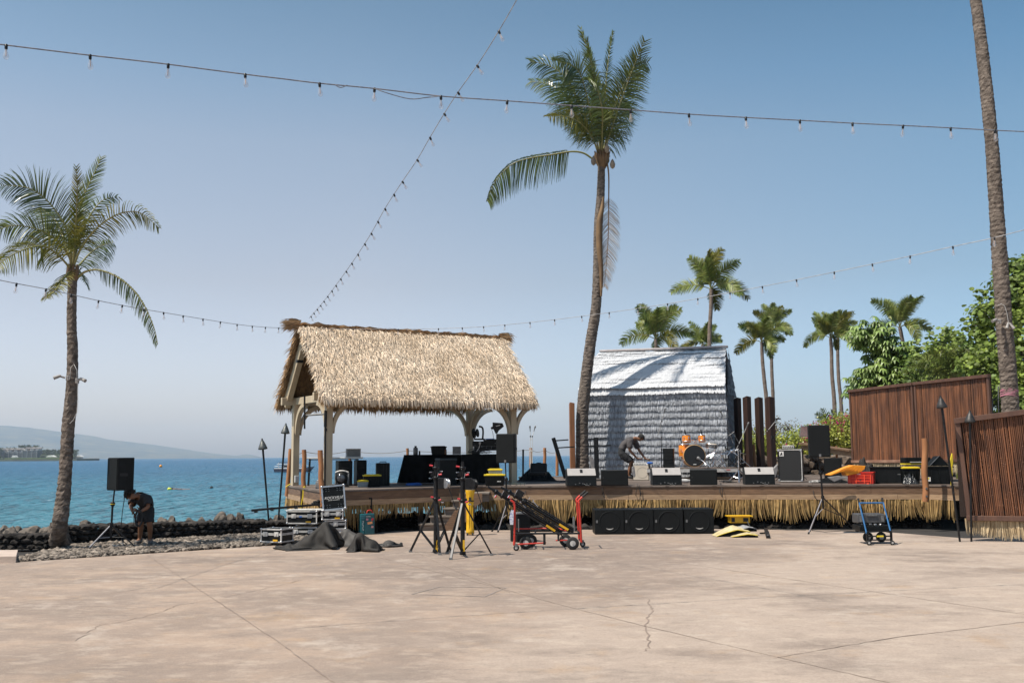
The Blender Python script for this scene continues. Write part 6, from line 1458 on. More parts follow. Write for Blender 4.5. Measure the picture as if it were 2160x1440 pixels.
# open case and cloth heap on the deck
t = thing('instrument_case', 'open black case standing on the deck beside the cloth heap', 'case', at(1135, 1002, 27.5)); b = MB(frame(at(1135, 1001, 27.5), R(-10), R(-14))); b.box((0, .06, .17), (.46, .12, .33)); b.build('lid', blk, t, bevel=.03)
b = MB(frame(at(1135, 1001, 27.5), R(-10))); b.box((0, -.14, .03), (.46, .3, .09)); b.build('case_body', blk, t, bevel=.02); b = MB(frame(at(1135, 1001, 27.5), R(-10), R(-14))); b.box((0, .06, .345), (.12, .03, .025)); b.build('handle', rubber, t)
def cloth_heap(name, label, cat, c, rx, ry, rz, mat, seed, sub=5, folds=1.0, lobes=None):
    """a crumpled sheet: height field from folded noise, draped to the ground at its rim"""
    mb = MB(); n = 44; off = V((seed * 3.7, seed * 1.3, 0)); vs = []
    lobes = lobes or [(0, 0, 1, 1)]
    def H(u_, v_):
        r2 = u_ * u_ + v_ * v_; e = max(0, 1 - r2) ** .45
        h = 0
        for lx, ly, lh, lr in lobes: h = max(h, lh * max(0, 1 - ((u_ - lx) ** 2 + (v_ - ly) ** 2) / lr ** 2) ** .8)
        f = abs(noise.noise(V((u_ * 2.1, v_ * 2.1, 0)) + off)) * .55 + abs(noise.noise(V((u_ * 4.7, v_ * 4.2, 5)) + off)) * .28 * folds
        return e * (.12 + .88 * h) * (.62 + f) + e * (.10 * folds * noise.noise(V((u_ * 9, v_ * 7, 2)) + off))
    for j in range(n + 1):
        for i in range(n + 1):
            u_, v_ = 2 * i / n - 1, 2 * j / n - 1
            # map the square to a wavy disc
            q = max(abs(u_), abs(v_)); L_ = math.hypot(u_, v_) or 1; uu, vv = u_ * q / L_, v_ * q / L_
            k = 1 + .20 * noise.noise(V((uu * 1.6, vv * 1.6, 8)) + off) * 2 + .06 * noise.noise(V((uu * 6, vv * 6, 8)) + off)
            vs.append(V(c) + V((uu * rx * k, vv * ry * k, max(0.004, H(uu * .999, vv * .999) * rz))))
    mb.add(vs, [(j * (n + 1) + i, j * (n + 1) + i + 1, (j + 1) * (n + 1) + i + 1, (j + 1) * (n + 1) + i) for j in range(n) for i in range(n)], True)
    # hem that closes the sheet against the ground
    return tag(mb.build(name, mat, loc=V(c)), label, cat)
covc = M('cover_cloth', (.026, .022, .019), (.018, .016, .014), 3, .75, bump=.2, bscale=60, spec=.35)
cloth_heap('black_cloth', 'heap of black cloth on the deck in front of the open case', 'cloth', gz(1135, 1015, SZ) + V((0, .5, 0)), .62, .7, .42, blkc, 3, lobes=[(-.3, .2, 1, .7), (.3, 0, .7, .6)])
import numpy as np
def cover(label, px, py, w_, d_, balls, mat, seed, squash=.72, n=36, crump=.10):
    """a stiff sheet dropped on a few lumps: small mass-spring simulation, so the folds are real"""
    rs = np.random.RandomState(seed); c = gz(px, py); g = np.linspace(-.5, .5, n); X_, Y_ = np.meshgrid(g, g, indexing='ij'); P = np.stack([X_ * w_ * squash, Y_ * d_ * squash, np.full_like(X_, .0)], -1)
    lr = rs.randn(5, 5); k = np.kron(lr, np.ones((n // 5 + 1, n // 5 + 1)))[:n, :n]
    for _ in range(6): k = (k + np.roll(k, 1, 0) + np.roll(k, -1, 0) + np.roll(k, 1, 1) + np.roll(k, -1, 1)) / 5
    P[..., 2] = .42 + k * crump * 2; P[..., :2] += rs.randn(n, n, 2) * .004; O = P.copy(); rx, ry = w_ / (n - 1), d_ / (n - 1)
    B_ = [(np.array(b_[:3]), b_[3]) for b_ in balls]
    links = [((slice(None, -1), slice(None)), (slice(1, None), slice(None)), rx, .5), ((slice(None), slice(None, -1)), (slice(None), slice(1, None)), ry, .5),
             ((slice(None, -1), slice(None, -1)), (slice(1, None), slice(1, None)), math.hypot(rx, ry), .4), ((slice(None, -1), slice(1, None)), (slice(1, None), slice(None, -1)), math.hypot(rx, ry), .4),
             ((slice(None, -3), slice(None)), (slice(3, None), slice(None)), 3 * rx, .12), ((slice(None), slice(None, -3)), (slice(None), slice(3, None)), 3 * ry, .12)]
    for it in range(190):
        N_ = P + (P - O) * .94; N_[..., 2] -= .0011; O = P; P = N_
        for _ in range(5):
            for a_, b_, L0, st_ in links:
                D = P[b_] - P[a_]; ln = np.linalg.norm(D, axis=-1, keepdims=True) + 1e-9; m_ = D * (1 - L0 / ln) * .5 * st_ * 1.6; P[a_] += m_; P[b_] -= m_
            for bc_, br_ in B_:
                D = P - bc_; ln = np.linalg.norm(D, axis=-1, keepdims=True); P = np.where(ln < br_, bc_ + D / (ln + 1e-9) * br_, P)
            low = P[..., 2] < .006; P[..., 2] = np.where(low, .006, P[..., 2])
        O[..., :2] = np.where(low[..., None], O[..., :2] * .3 + P[..., :2] * .7, O[..., :2])
    mb = MB(); mb.add([c + V((float(p[0]), float(p[1]) + .2, float(p[2]))) for p in P.reshape(-1, 3)], [(i * n + j, (i + 1) * n + j, (i + 1) * n + j + 1, i * n + j + 1) for i in range(n - 1) for j in range(n - 1)], True)
    o = mb.build('speaker_cover', mat); md = o.modifiers.new('thick', 'SOLIDIFY'); md.thickness = .012; md.offset = 0; m2 = o.modifiers.new('smooth', 'SUBSURF'); m2.levels = m2.render_levels = 1
    return tag(o, label, 'cloth cover', 'soft covers heaped on the plaza')
cg = M('cover_cloth_grey', (.060, .053, .047), (.036, .032, .029), 4, .7, bump=.25)
cover('flat dark cover lying folded at the left end of the cloth pile', 616, 1159, .85, .7, [(-.1, 0, .0, .10), (.16, .1, 0, .12)], covc, 3, .78)
cover('tall peaked dark cover in the middle of the cloth pile', 674, 1158, 1.30, 1.1, [(.06, .05, .42, .09), (.05, .05, .2, .17), (-.25, 0, .05, .18)], covc, 8, .82)
cover('crumpled grey cover between the two peaked covers', 734, 1152, .95, .8, [(-.08, .1, .22, .10), (.14, .0, .06, .15)], cg, 12, .62, crump=.16)
cover('rounded dark cover with a cone shaped fold at the front of the pile', 764, 1164, .85, .75, [(-.08, .0, .24, .10), (.13, 0, .05, .16)], covc, 15, .74)
cover('small crumpled cover at the right end of the cloth pile', 806, 1154, .85, .7, [(-.12, .1, .18, .10), (.1, 0, .0, .12)], cg, 21, .66, crump=.14)
# ------------------------------------------------------------------ road cases
def roadcase(label, c, w_, d, h, yaw, split=.6, latches=2, stick=0, name='road_case', cat='road case', wheels=False, latch_faces=('f',)):
    t = thing(name, label, cat, c, 'aluminium edged road cases'); z0 = .06 if wheels else 0; fr = frame(V(c) + V((0, 0, z0)), yaw)
    b = MB(fr); b.box((0, d / 2, h / 2), (w_ - .016, d - .016, h - .012)); b.build('panel', blk, t)
    b = MB(fr); e = .026
    for z in (e / 2, h - e / 2):
        for y in (e / 2, d - e / 2): b.box((0, y, z), (w_, e, e))
        for x in (-1, 1): b.box((x * (w_ / 2 - e / 2), d / 2, z), (e, d - 2 * e, e - .002))
    for x in (-1, 1):
        for y in (e / 2, d - e / 2): b.box((x * (w_ / 2 - e / 2), y, h / 2), (e - .002, e - .002, h - 2 * e))
    for z in (h * split - .012, h * split + .012):
        b.box((0, .006, z), (w_ - .04, .014, .018)); b.box((-w_ / 2 + .006, d / 2, z), (.014, d - .05, .018)); b.box((w_ / 2 - .006, d / 2, z), (.014, d - .05, .018))
    b.build('edging', alup, t)
    b = MB(fr)
    for x in (-1, 1):
        for y in (.012, d - .012):
            for z in (.012, h - .012): b.rock((x * (w_ / 2 - .012), y, z), .030, 1, 0)
    b.build('corner_ball', alu, t, smooth=True)
    b = MB(fr)
    for k in range(latches):
        x = (-w_ / 2 + w_ * (k + .5) / latches) * 1.05; b = MB(fr); b.box((x, -.004, h * split), (.10, .014, .09)); b.box((x, -.016, h * split), (.035, .012, .05)); b.build('latch', alup, t, bevel=.003)
    for f_ in (.3, .7): b = MB(fr); b.box((-w_ / 2 - .004, d * f_, h * .5), (.012, .10, .09)); b.build('handle', alup, t, bevel=.003)
    if stick: b = MB(fr); b.box((w_ * .22, -.009, h * .16), (.11, .006, .035)); b.build('sticker', yel, t)
    if stick > 1: b = MB(fr); b.box((-.02, -.009, h * .55), (.06, .006, .03)); b.build('blue_sticker', bluec, t)
    if wheels:
        for x in (-1, 1):
            for y in (.07, d - .07): b = MB(fr); b.lathe((x * (w_ / 2 - .07), y - .015, -z0 + .03), [(.03, 0), (.03, .03)], 12, (0, 1, 0)); b.build('wheel', rubber, t)
        b = MB(fr); b.box((0, d / 2, -.012), (w_ * .94, d * .94, .02)); b.build('dolly_board', blkm, t)
    return t, fr
c0 = gz(571, 1150); roadcase('flat road case on low wheels at the left front of the stack', c0, .50, .42, .27, R(-22), wheels=True, stick=1)
c1 = gz(636, 1136); roadcase('lower road case under the long black pole', c1 + V((0, .15, 0)), .62, .45, .24, R(-8))
c2 = V(c1) + V((-.03, .12, .31)); roadcase('middle road case with a blue and a yellow sticker under the long pole', c2, .70, .46, .28, R(-10), stick=2)
c3 = gz(704, 1136); roadcase('bottom road case behind the covers, right of the stack', c3 + V((0, .1, 0)), .45, .4, .19, R(10)); roadcase('flat road case just below the open one with the raised lid', c3 + V((.02, .08, .195)), .45, .4, .19, R(9), latches=1)
t, fr = roadcase('open road case with its lid raised and white lettering inside the stack', c3 + V((-.04, .04, .40)), .46, .4, .21, R(12), stick=1)
# raised lid: a shallow tray standing on the hinge
wl, hl = .47, .50; lf = fr @ Matrix.Translation((.04, .02, .225)) @ Matrix.Rotation(R(-6), 4, 'X') @ Matrix.Rotation(R(-5), 4, 'Y')
b = MB(lf); b.box((0, .03, hl / 2), (wl - .02, .05, hl - .02)); lid = b.build('lid', blk, t)
b = MB(lf); e = .034
for z in (0, hl): b.box((0, .03, z), (wl + e, .085, e))
for x in (-1, 1): b.box((x * wl / 2, .03, hl / 2), (e, .083, hl))
b.build('lid_edging', alu, lid, bevel=.004)
b = MB(lf)
for x in (-1, 1):
    for z in (0, hl): b.rock((x * wl / 2, .0, z), .036, 1, 0)
b.build('corner_ball', alu, lid, smooth=True)
b = MB(lf); random.seed(3)
for sx in (-1, 1):
    for sz in (-1, 1):
        for k in range(5): b.lathe((sx * (.09 + .07 * (k % 3) / 1.2), .004, hl / 2 + sz * (.15 + .05 * (k // 3) - .0)), [(.006, 0), (.006, -.006)], 6, (0, 1, 0))
b.build('rivet', alu, lid)
tm = lf @ Matrix.Translation((.0, .001, hl * .50)) @ Matrix.Rotation(R(90), 4, 'X')
text('ROCKVILLE', .078, tm, white, lid, shear=.3)
b = MB(tm @ Matrix.Translation((.01, -.05, 0)))
for k in range(9): b.box((-.12 + k * .028, 0, .001), (.018 if k != 3 else .008, .012, .002))
b.build('small_lettering', white, lid)
# long black pole and white boards lying on top of the cases
t = thing('truss_pole', 'long black pole lying across the top of the road cases', 'pole', at(600, 1072, c1.y - .1)); b = MB(); b.bar(at(530, 1076, c1.y - .25), at(676, 1063, c1.y + .1), .045, .045); b.build('tube', blkm, t)
b = MB()
for x, y in ((540, 1077), (574, 1073), (625, 1069)): b.box(at(x, y, c1.y - .15), (.06, .07, .075))
b.build('clamp', blkm, t)
t = thing('white_board', 'thin white boards lying under the black pole', 'board', at(630, 1074, c1.y + .2)); b = MB(frame(V(c2) + V((.02, .02, .285)), R(-6))); b.box((0, .2, .008), (.84, .3, .010)); b.box((.06, .22, .022), (.7, .24, .008), Matrix.Rotation(.1, 3, 'Z')); b.build('panel', white, t)
b = MB(); 
# black bag of gear by the deck corner
for k in range(7): b.rock(at(662 + k * 3, 1061, c1.y + .5) + V((0, 0, ru(-.03, .03))), (.06, .06, .05), 1, .3)
tag(b.build('gear_bag', blk, smooth=True), 'small black bag stuffed behind the raised case lid', 'bag')
# ------------------------------------------------------------------ teal tool case with telescopic handle
p = gz(777, 1127); t = thing('tool_case', 'teal hard tool case with stickers and a raised black pull handle', 'tool case', p); fr = frame(p, R(22)); w_, h = .31, .47
b = MB(fr); b.box((.03, .10, h / 2), (w_ - .08, .20, h)); b.build('shell', teal, t, bevel=.018)
b = MB(fr); b.box((-.135, .10, h / 2), (.10, .19, h * .97)); b.build('side_shell', M('teal_plastic_side', (.012, .13, .155), rough=.4), t, bevel=.015)
b = MB(fr)
for z in (.8, .88): b.box((-.135, .0, h * z), (.11, .012, .018))
b.build('latch', M('teal_light', (.04, .2, .25), rough=.4), t)
b = MB(fr); pts = smooth_pts([(-.02, .08, h), (0, .08, h + .06), (.08, .08, h + .065), (.11, .08, h)]); b.tube(pts, .012, 8); b.build('carry_handle', redp, t)
b = MB(fr @ Matrix.Rotation(R(-22), 4, 'Z')); hb_ = h + .33; b.box((-.02, .23, h * .6 + .1), (.115, .02, h * 1.1)); b.bar((-.075, .23, h), (-.075, .23, hb_), .022); b.bar((.035, .23, h), (.035, .23, hb_), .022); b.bar((-.08, .23, hb_), (.04, .23, hb_), .028); b.build('pull_handle', blk, t)
stm = [M('sticker_pink', (.45, .18, .24)), M('sticker_red', (.45, .03, .04)), M('sticker_orange', (.75, .30, .12)), M('sticker_rose', (.5, .25, .25))]
for (x, z, w2, h2, a_, m_) in ((-.03, .34, .05, .045, .2, 0), (.09, .34, .045, .06, .5, 1), (.035, .26, .11, .05, -.18, 2), (.09, .17, .05, .045, .1, 3)):
    b = MB(fr); b.box((x, -.003, z), (w2, .003, h2), Matrix.Rotation(a_, 3, 'Y')); b.build('sticker', stm[m_], t)
tm = fr @ Matrix.Translation((-.135, .002, h * .42)) @ Matrix.Rotation(R(90), 4, 'X') @ Matrix.Rotation(R(-90), 4, 'Z')
b = MB(tm)
for k, w2 in enumerate((.030, .022, .026, .020, .028)): 
    b.box((-.10 + k * .045, .012, .001), (w2 * .4, .034, .002)); b.box((-.092 + k * .045, -.006 if k % 2 else .024, .001), (w2 * .8, .010, .0026))
b.build('side_lettering', white, t)
b = MB(fr)
for k in range(5): b.box((-.05 + k * .021, -.002, h * .86), (.015, .002, .016))
b.build('small_lettering', MATS['aluminium_dull'], t)
# ------------------------------------------------------------------ yellow tube case
p = gz(991.5, 1129); t = thing('tube_case', 'tall yellow plastic tube case standing on end by the crank stands', 'equipment case', p); r_ = .088
b = MB(); b.lathe(p + V((0, .1, 0)), [(r_ * .85, .02), (r_ * 1.05, .03), (r_ * 1.08, .10), (r_ * .92, .16), (r_ * .86, .20), (r_ * .82, .52), (r_ * .88, .60), (r_ * .84, .70), (r_ * .92, .84), (r_ * 1.15, .92), (r_ * 1.22, .97), (r_ * 1.22, .995)], 10); b.build('shell', yel, t)
b = MB()
for a_ in range(5): th = a_ * 1.2566 - 1.9; q = p + V((math.cos(th) * r_ * .84, .1 + math.sin(th) * r_ * .84, 0)); b.tube([q + V((0, 0, .08)), q + V((0, 0, .95))], .016, 6)
b.build('rib', yel, t)
b = MB(); b.lathe(p + V((0, .1, 0)), [(r_ * 1.1, .995), (r_ * 1.12, 1.01), (r_ * .7, 1.03)], 10); b.tube([p + V((-.06, .05, 1.03)), p + V((-.02, .02, 1.06)), p + V((.05, .05, 1.04))], .014, 6); b.build('cap', graym, t)
b = MB(); b.box(p + V((0, .1 - r_ * .98, .79)), (.055, .02, .09)); b.build('label_plate', rubber, t)
b = MB(); b.lathe(p + V((0, .1, .74)), [(r_ * 1.03, 0), (r_ * 1.03, .028)], 12, cap=False); b.build('strap', rubber, t)
b = MB(); b.bar(p + V((.085, .02, .38)), p + V((.085, .02, .66)), .025); b.build('side_handle', rubber, t)
for x in (-.06, .06): b = MB(); b.lathe(p + V((x, .02, .03)), [(.03, -.015), (.03, .015)], 12, (1, 0, 0)); b.build('wheel', rubber, t)
# ------------------------------------------------------------------ blue hand cart
p = gz(1850, 1150); Yh = p.y; t = thing('hand_cart', 'blue folding hand cart loaded with a grey tool box', 'cart', p); zz = lambda py: at(1850, py, Yh + .2).z
xa, xb = at(1821, 1100, Yh + .2).x, at(1871, 1100, Yh + .2).x
b = MB(); b.tube([(xa - .01, Yh + .35, zz(1060)), (xa + .02, Yh + .1, zz(1124))], .016, 8); b.tube([(xb, Yh + .35, zz(1060)), (xb + .03, Yh + .1, zz(1124))], .016, 8); b.tube([(xa - .01, Yh + .35, zz(1061)), (xb, Yh + .35, zz(1061))], .016, 8); b.build('handle_frame', blue, t)
b = MB(); b.tube([(xa - .02, Yh + .37, zz(1051)), (xa - .01, Yh + .35, zz(1064))], .02, 8); b.tube([(xb - .01, Yh + .37, zz(1050)), (xb, Yh + .35, zz(1064))], .02, 8); b.build('grip', rubber, t)
b = MB()
for x in (xa + .03, xb + .03): b.bar((x, Yh + .1, .06), (x, Yh + .1, zz(1124) + .03), .04, .03)
for z in (.10, .17, .26): b.bar((xa + .03, Yh + .08, z), (xb + .03, Yh + .08, z), .03, .025)
for x in (xa + .03, xb + .03): b.bar((x, Yh + .1, .24), (x, Yh + .75, .24), .03, .03)
b.build('chassis', blkm, t); b = MB(); b.box(((xa + xb) / 2 + .03, Yh + .05, .17), (.12, .02, .03)); b.build('sticker', yelo, t)
for x in (xa + .04, xb + .03): wheel(t, x, Yh + .06, .045, .03)
for x in (xa + .26, xb + .06): wheel(t, x, Yh + .72, .10, .05)
t = thing('tool_box', 'dark grey plastic tool box strapped on the blue hand cart', 'tool box', (xa, Yh + .4, .45)); z0 = zz(1104); 
b = MB(); b.box(((xa + xb) / 2 - .02, Yh + .5, (z0 + zz(1084)) / 2), (.54, .34, zz(1084) - z0)); b.build('body', M('dark_grey_plastic', (.07, .07, .072), (.05, .05, .052), 8, .5), t, bevel=.02)
b = MB(); b.box(((xa + xb) / 2 - .02, Yh + .32, zz(1086)), (.20, .03, .04)); b.box(((xa + xb) / 2 + .19, Yh + .32, zz(1094)), (.05, .02, .12)); b.box(((xa + xb) / 2 - .23, Yh + .32, zz(1094)), (.05, .02, .12)); b.build('latch', graym, t)
t = thing('socket_tray', 'flat black tray of tools on the lower deck of the blue cart', 'tool tray', (xa, Yh + .4, .3)); b = MB(); b.box(((xa + xb) / 2 + .02, Yh + .45, .31), (.62, .44, .10)); b.build('tray', blk, t, bevel=.01)
b = MB()
for k in range(7): b.rock(((xa + xb) / 2 + ru(-.2, .22), Yh + ru(.3, .5), .375), (.03, .03, .02), 1, .2)
b.build('tool', alu, t)
# ------------------------------------------------------------------ sandbags, yellow case, bracket
def wedge_bag(label, P0, P1, w_, h, mat, m2, yaw, sagv=.3):
    t = thing('sandbag', label, 'sandbag', P0, 'folded yellow sandbags before the stage'); fr = frame(P0, yaw); n = 14
    b = MB(fr); vs = []
    for i in range(n + 1):
        u_ = i / n; hh = h * ((u_ / .62) ** .85 if u_ < .62 else 1 - .9 * (u_ - .62)) + .012
        for j in range(5): v_ = j / 4; vs.append((-w_ / 2 + w_ * u_, -.16 + .34 * v_ + .03 * math.sin(u_ * 5), hh * (1 - .35 * (1 - v_)) + .012 * noise.noise(V((u_ * 6, v_ * 6, h * 50)))))
    b.add(vs, [(i * 5 + j, (i + 1) * 5 + j, (i + 1) * 5 + j + 1, i * 5 + j + 1) for i in range(n) for j in range(4)], True); b.build('top_flap', mat, t)
    b = MB(fr); vs = []
    for i in range(n + 1):
        u_ = i / n; hh = (h * ((u_ / .62) ** .85 if u_ < .62 else 1 - .9 * (u_ - .62)) + .012) * .62
        vs += [(-w_ / 2 + w_ * u_, -.165, 0), (-w_ / 2 + w_ * u_, -.165, hh)]
    b.add(vs, [(2 * i, 2 * i + 2, 2 * i + 3, 2 * i + 1) for i in range(n)]); b.add([(-w_ / 2, -.165, 0), (w_ / 2, -.165, 0), (w_ / 2, .2, 0), (-w_ / 2, .2, 0)], [(0, 3, 2, 1)])
    b.build('body', blkc, t); b = MB(fr); pts = [vs[2 * i + 1] for i in range(n + 1)]; b.tube([V(q) + V((0, -.006, .006)) for q in pts], .007, 5); b.build('piping', m2, t)
palebag = M('pale_vinyl', (.55, .46, .28), (.42, .33, .16), 9, .45, bump=.6, bscale=12); greyb = M('grey_quilt', (.28, .27, .28), (.2, .2, .2), 14, .7, bump=.5)
wedge_bag('big pale and yellow sandbag with a pointed left end', gz(1542, 1130), 0, .74, .21, palebag, yelo, R(6))
wedge_bag('grey quilted sandbag lying on top of the yellow ones', gz(1568, 1128) + V((0, -.05, .09)), 0, .46, .11, greyb, blkc, R(10))
wedge_bag('lower small yellow edged sandbag at the front right of the pile', gz(1566, 1131) + V((0, -.12, 0)), 0, .54, .09, palebag, yelo, R(-4))
p = gz(1561, 1106) + V((0, .3, .12)); t = thing('power_case', 'yellow case with black panels standing under the stage skirt', 'equipment case', p); Yp_ = 23.75
x0, x1 = at(1541, 1095, Yp_).x, at(1582, 1095, Yp_).x; z0, z1 = at(1560, 1102.5, Yp_).z, at(1560, 1089, Yp_).z
b = MB(); b.box(((x0 + x1) / 2, Yp_ + .15, (z0 + z1) / 2), (x1 - x0, .3, z1 - z0)); b.build('body', yel, t, bevel=.008); b = MB(); b.box(((x0 + x1) / 2, Yp_ + .14, z1 + .01), (at(1586, 1090, Yp_).x - at(1534, 1090, Yp_).x, .36, .022)); b.build('lid', yel, t)
b = MB(); b.box((x1 - .10, Yp_ - .004, (z0 + z1) / 2), (.12, .012, .09)); b.build('panel', rubber, t); b = MB(); b.box((x0 + .06, Yp_ - .004, (z0 + z1) / 2), (.08, .012, .10)); b.build('panel', rubber, t); b = MB(); b.tube([(x1 - .07, Yp_ - .02, z0 + .04), (x1 - .03, Yp_ - .04, z0 - .05), (x1 - .03, Yp_ - .04, .0)], .012, 6); b.build('cable', graym, t)
if z0 > .02: b = MB(); b.box(((x0 + x1) / 2, Yp_ + .15, z0 / 2 - .02), (.3, .25, z0 + .02)); b.build('stand_block', blk, t)
t = thing('hinge_bracket', 'black metal bracket lying on the concrete right of the sandbags', 'bracket', gz(1617, 1130)); b = MB(); b.bar(gz(1615, 1115, .05), gz(1620, 1132, .03), .075, .05); b.build('arm', blkm, t); b = MB(); b.bar(gz(1604, 1124, .03), gz(1617, 1123, .03), .045, .03); b.build('cross_arm', blkm, t); b = MB(); b.lathe(gz(1619.5, 1128, .075), [(.012, 0), (.012, .01)], 8); b.build('bolt', alu, t)
wire('ground_cable', [gz(x, y, .012) for x, y in [(1586, 1118), (1600, 1115), (1612, 1112.5), (1625, 1113.5), (1660, 1117), (1700, 1117)]], .008, cable_m, 'black cable running along the foot of the stage', 'cable')
# cables hanging over the stage front
for pts, lab in (([(1268, 1020), (1270, 1030), (1276, 1048), (1272, 1044), (1268, 1022)], 'thin cable loop over the stage edge below the dark monitor'), ([(1344, 1020), (1341, 1045), (1345, 1024), (1352, 1046), (1349, 1023)], 'thin cable loops over the stage edge near the bending man'),
                 ([(1520, 1018), (1518, 1035), (1524, 1048), (1523, 1030), (1521, 1019)], 'cable loop over the stage edge right of the drums'), ([(1714, 1018), (1716, 1040), (1722, 1052), (1738, 1058), (1735, 1040)], 'cable bundle over the stage edge beside the right tripod'),
                 ([(1098, 1018), (1101, 1045), (1108, 1040), (1106, 1018)], 'cable loop over the deck edge right of the middle stand'), ([(1076, 1020), (1079, 1035), (1090, 1022), (1094, 1040)], 'thin cable over the deck edge left of the cable loop')):
    P = []
    for x, y in pts:
        q = D1 - B; f = ((x - 1019) / (1950 - 1019)); Yq = B.y + (D1.y - B.y) * f - (.10 if y > 1022 else -.15); p = at(x, y, Yq); 
        if y <= 1024: p.z = max(p.z, SZ + .012)
        P.append(p)
    wire('hanging_cable', smooth_pts(P), .007, cable_m, lab, 'cable', group='cables over the stage edge')
random.seed(21)
for (px, n_, lab) in ((1352, 40, 'knot of black cables beside the grey amplifier'), (1532, 30, 'short tangle of cables right of the dark drum monitor'), (1722, 40, 'tangle of pale and black cables at the stage edge by the right tripod'), (1370, 26, 'loose black cables at the foot of the drum riser')):
    c = gz(px, 1018 if px in (1532, 1722) else 1008, SZ); pts = [c + V((random.gauss(0, .13), random.gauss(0, .12), .012 + ru(0, .05))) for k in range(n_)]
    wire('cable_tangle', smooth_pts(pts, 3), .007, cable_m if px != 1722 else MATS['aluminium_dull'], lab, 'cable', group='cable tangles on the stage')
# ------------------------------------------------------------------ gear on the thatched deck
def bx_thing(name, label, cat, px0, px1, py0, py1, Y, d, yaw, mat, group=None, bevel=.02, z0=SZ, parts=None):
    w_ = ps(px1 - px0, Y) / (math.cos(yaw) + d / max(.1, ps(px1 - px0, Y)) * abs(math.sin(yaw)) * .9); c = at((px0 + px1) / 2, py1, Y); top = at((px0 + px1) / 2, py0, Y).z
    c.z = z0; h = top - z0; t = thing(name, label, cat, c, group); fr = frame(c, yaw); b = MB(fr); b.box((0, d / 2, h / 2), (w_, d, h)); b.build('body', mat, t, bevel=bevel); return t, fr, w_, h
t, fr, w_, h = bx_thing('equipment_trunk', 'tall black trunk left of the pair under the white folding table', 'trunk', 710, 747, 971, 1019, 25.9, .45, R(20), blk, 'black trunks on the thatched deck')
b = MB(fr); b.box((0, -.006, h * .7), (w_ * .5, .012, .03)); b.build('handle', rubber, t)
t, fr, w_, h = bx_thing('equipment_trunk', 'tall black trunk right of the pair under the white folding table', 'trunk', 749, 777, 970, 1019, 26.4, .45, R(20), blk, 'black trunks on the thatched deck')
b = MB(fr); b.box((0, -.006, h * .7), (w_ * .5, .012, .03)); b.build('handle', rubber, t)
t, fr, w_, h = bx_thing('suitcase', 'black wheeled suitcase standing alone on the deck', 'suitcase', 793, 824, 976, 1021, 26.0, .28, R(15), blk)
b = MB(fr); b.tube([(-.08, .1, h), (-.08, .1, h + .03), (.08, .1, h + .03), (.08, .1, h)], .012, 6); b.box((0, -.004, h * .5), (.012, .01, h * .9)); b.box((w_ * .25, -.004, h * .5), (.012, .01, h * .9)); b.build('handle', rubber, t)
t, fr, w_, h = bx_thing('equipment_trunk', 'black lidded trunk standing in front of the draped table', 'trunk', 924, 968, 966, 1018, 26.2, .45, R(22), blk, 'black trunks on the thatched deck')
b = MB(fr); b.box((0, .22, h - .03), (w_ * 1.03, .47, .05)); b.build('lid', M('dark_blue_plastic', (.02, .03, .035), rough=.5), t, bevel=.01)
# folding table
tb = thing('folding_table', 'white folding table with black legs at the left end of the deck', 'table', at(703, 1015, 26.5)); u_, v_ = PU, PV
tc = at(703, 1020, 26.6); tc.z = SZ; hz_ = at(703, 964, 26.6).z - SZ
fr = frame(tc, R(14)); b = MB(fr); b.box((0, 0, hz_ - .02), (ps(118, 26.6), .72, .04)); b.build('table_top', white, tb, bevel=.012)
hw_ = ps(118, 26.6) / 2
for sx in (-1, 1):
    for sy in (-1, 1): b = MB(fr); b.tube([(sx * (hw_ - .10), sy * .28, 0), (sx * (hw_ - .13), sy * .26, hz_ - .04)], .016, 8); b.build('leg', blkm, tb)
    b = MB(fr); b.tube([(sx * (hw_ - .12), -.27, .35), (sx * (hw_ - .12), .27, .35)], .012, 6); b.tube([(sx * (hw_ - .12), -.26, hz_ - .09), (sx * (hw_ - .12), .26, hz_ - .09)], .012, 6); b.build('cross_bar', blkm, tb)
b = MB(fr); b.tube([(-hw_ + .13, -.26, hz_ - .06), (hw_ - .13, -.26, hz_ - .06)], .012, 6); b.build('rail', blkm, tb)
t = thing('road_case', 'small grey road case standing on the white folding table', 'road case', fr @ V((.5, 0, hz_))); b = MB(fr @ Matrix.Translation((.52, .05, hz_))); b.box((0, 0, .11), (.36, .22, .21)); b.build('panel', M('case_grey', (.17, .17, .165), (.12, .12, .12), 9, .5), t)
b = MB(fr @ Matrix.Translation((.52, .05, hz_)))
for x in (-.18, .18):
    for y in (-.11, .11): b.box((x, y, .11), (.02, .02, .22))
for z in (.01, .215):
    for y in (-.11, .11): b.box((0, y, z), (.36, .022, .02))
b.build('edging', alup, t)
t = thing('small_box', 'small black box on the left end of the white table', 'box', fr @ V((-.35, 0, hz_))); b = MB(fr @ Matrix.Translation((-.36, -.1, hz_))); b.box((0, 0, .03), (.09, .07, .06)); b.build('body', blk, t, bevel=.01)
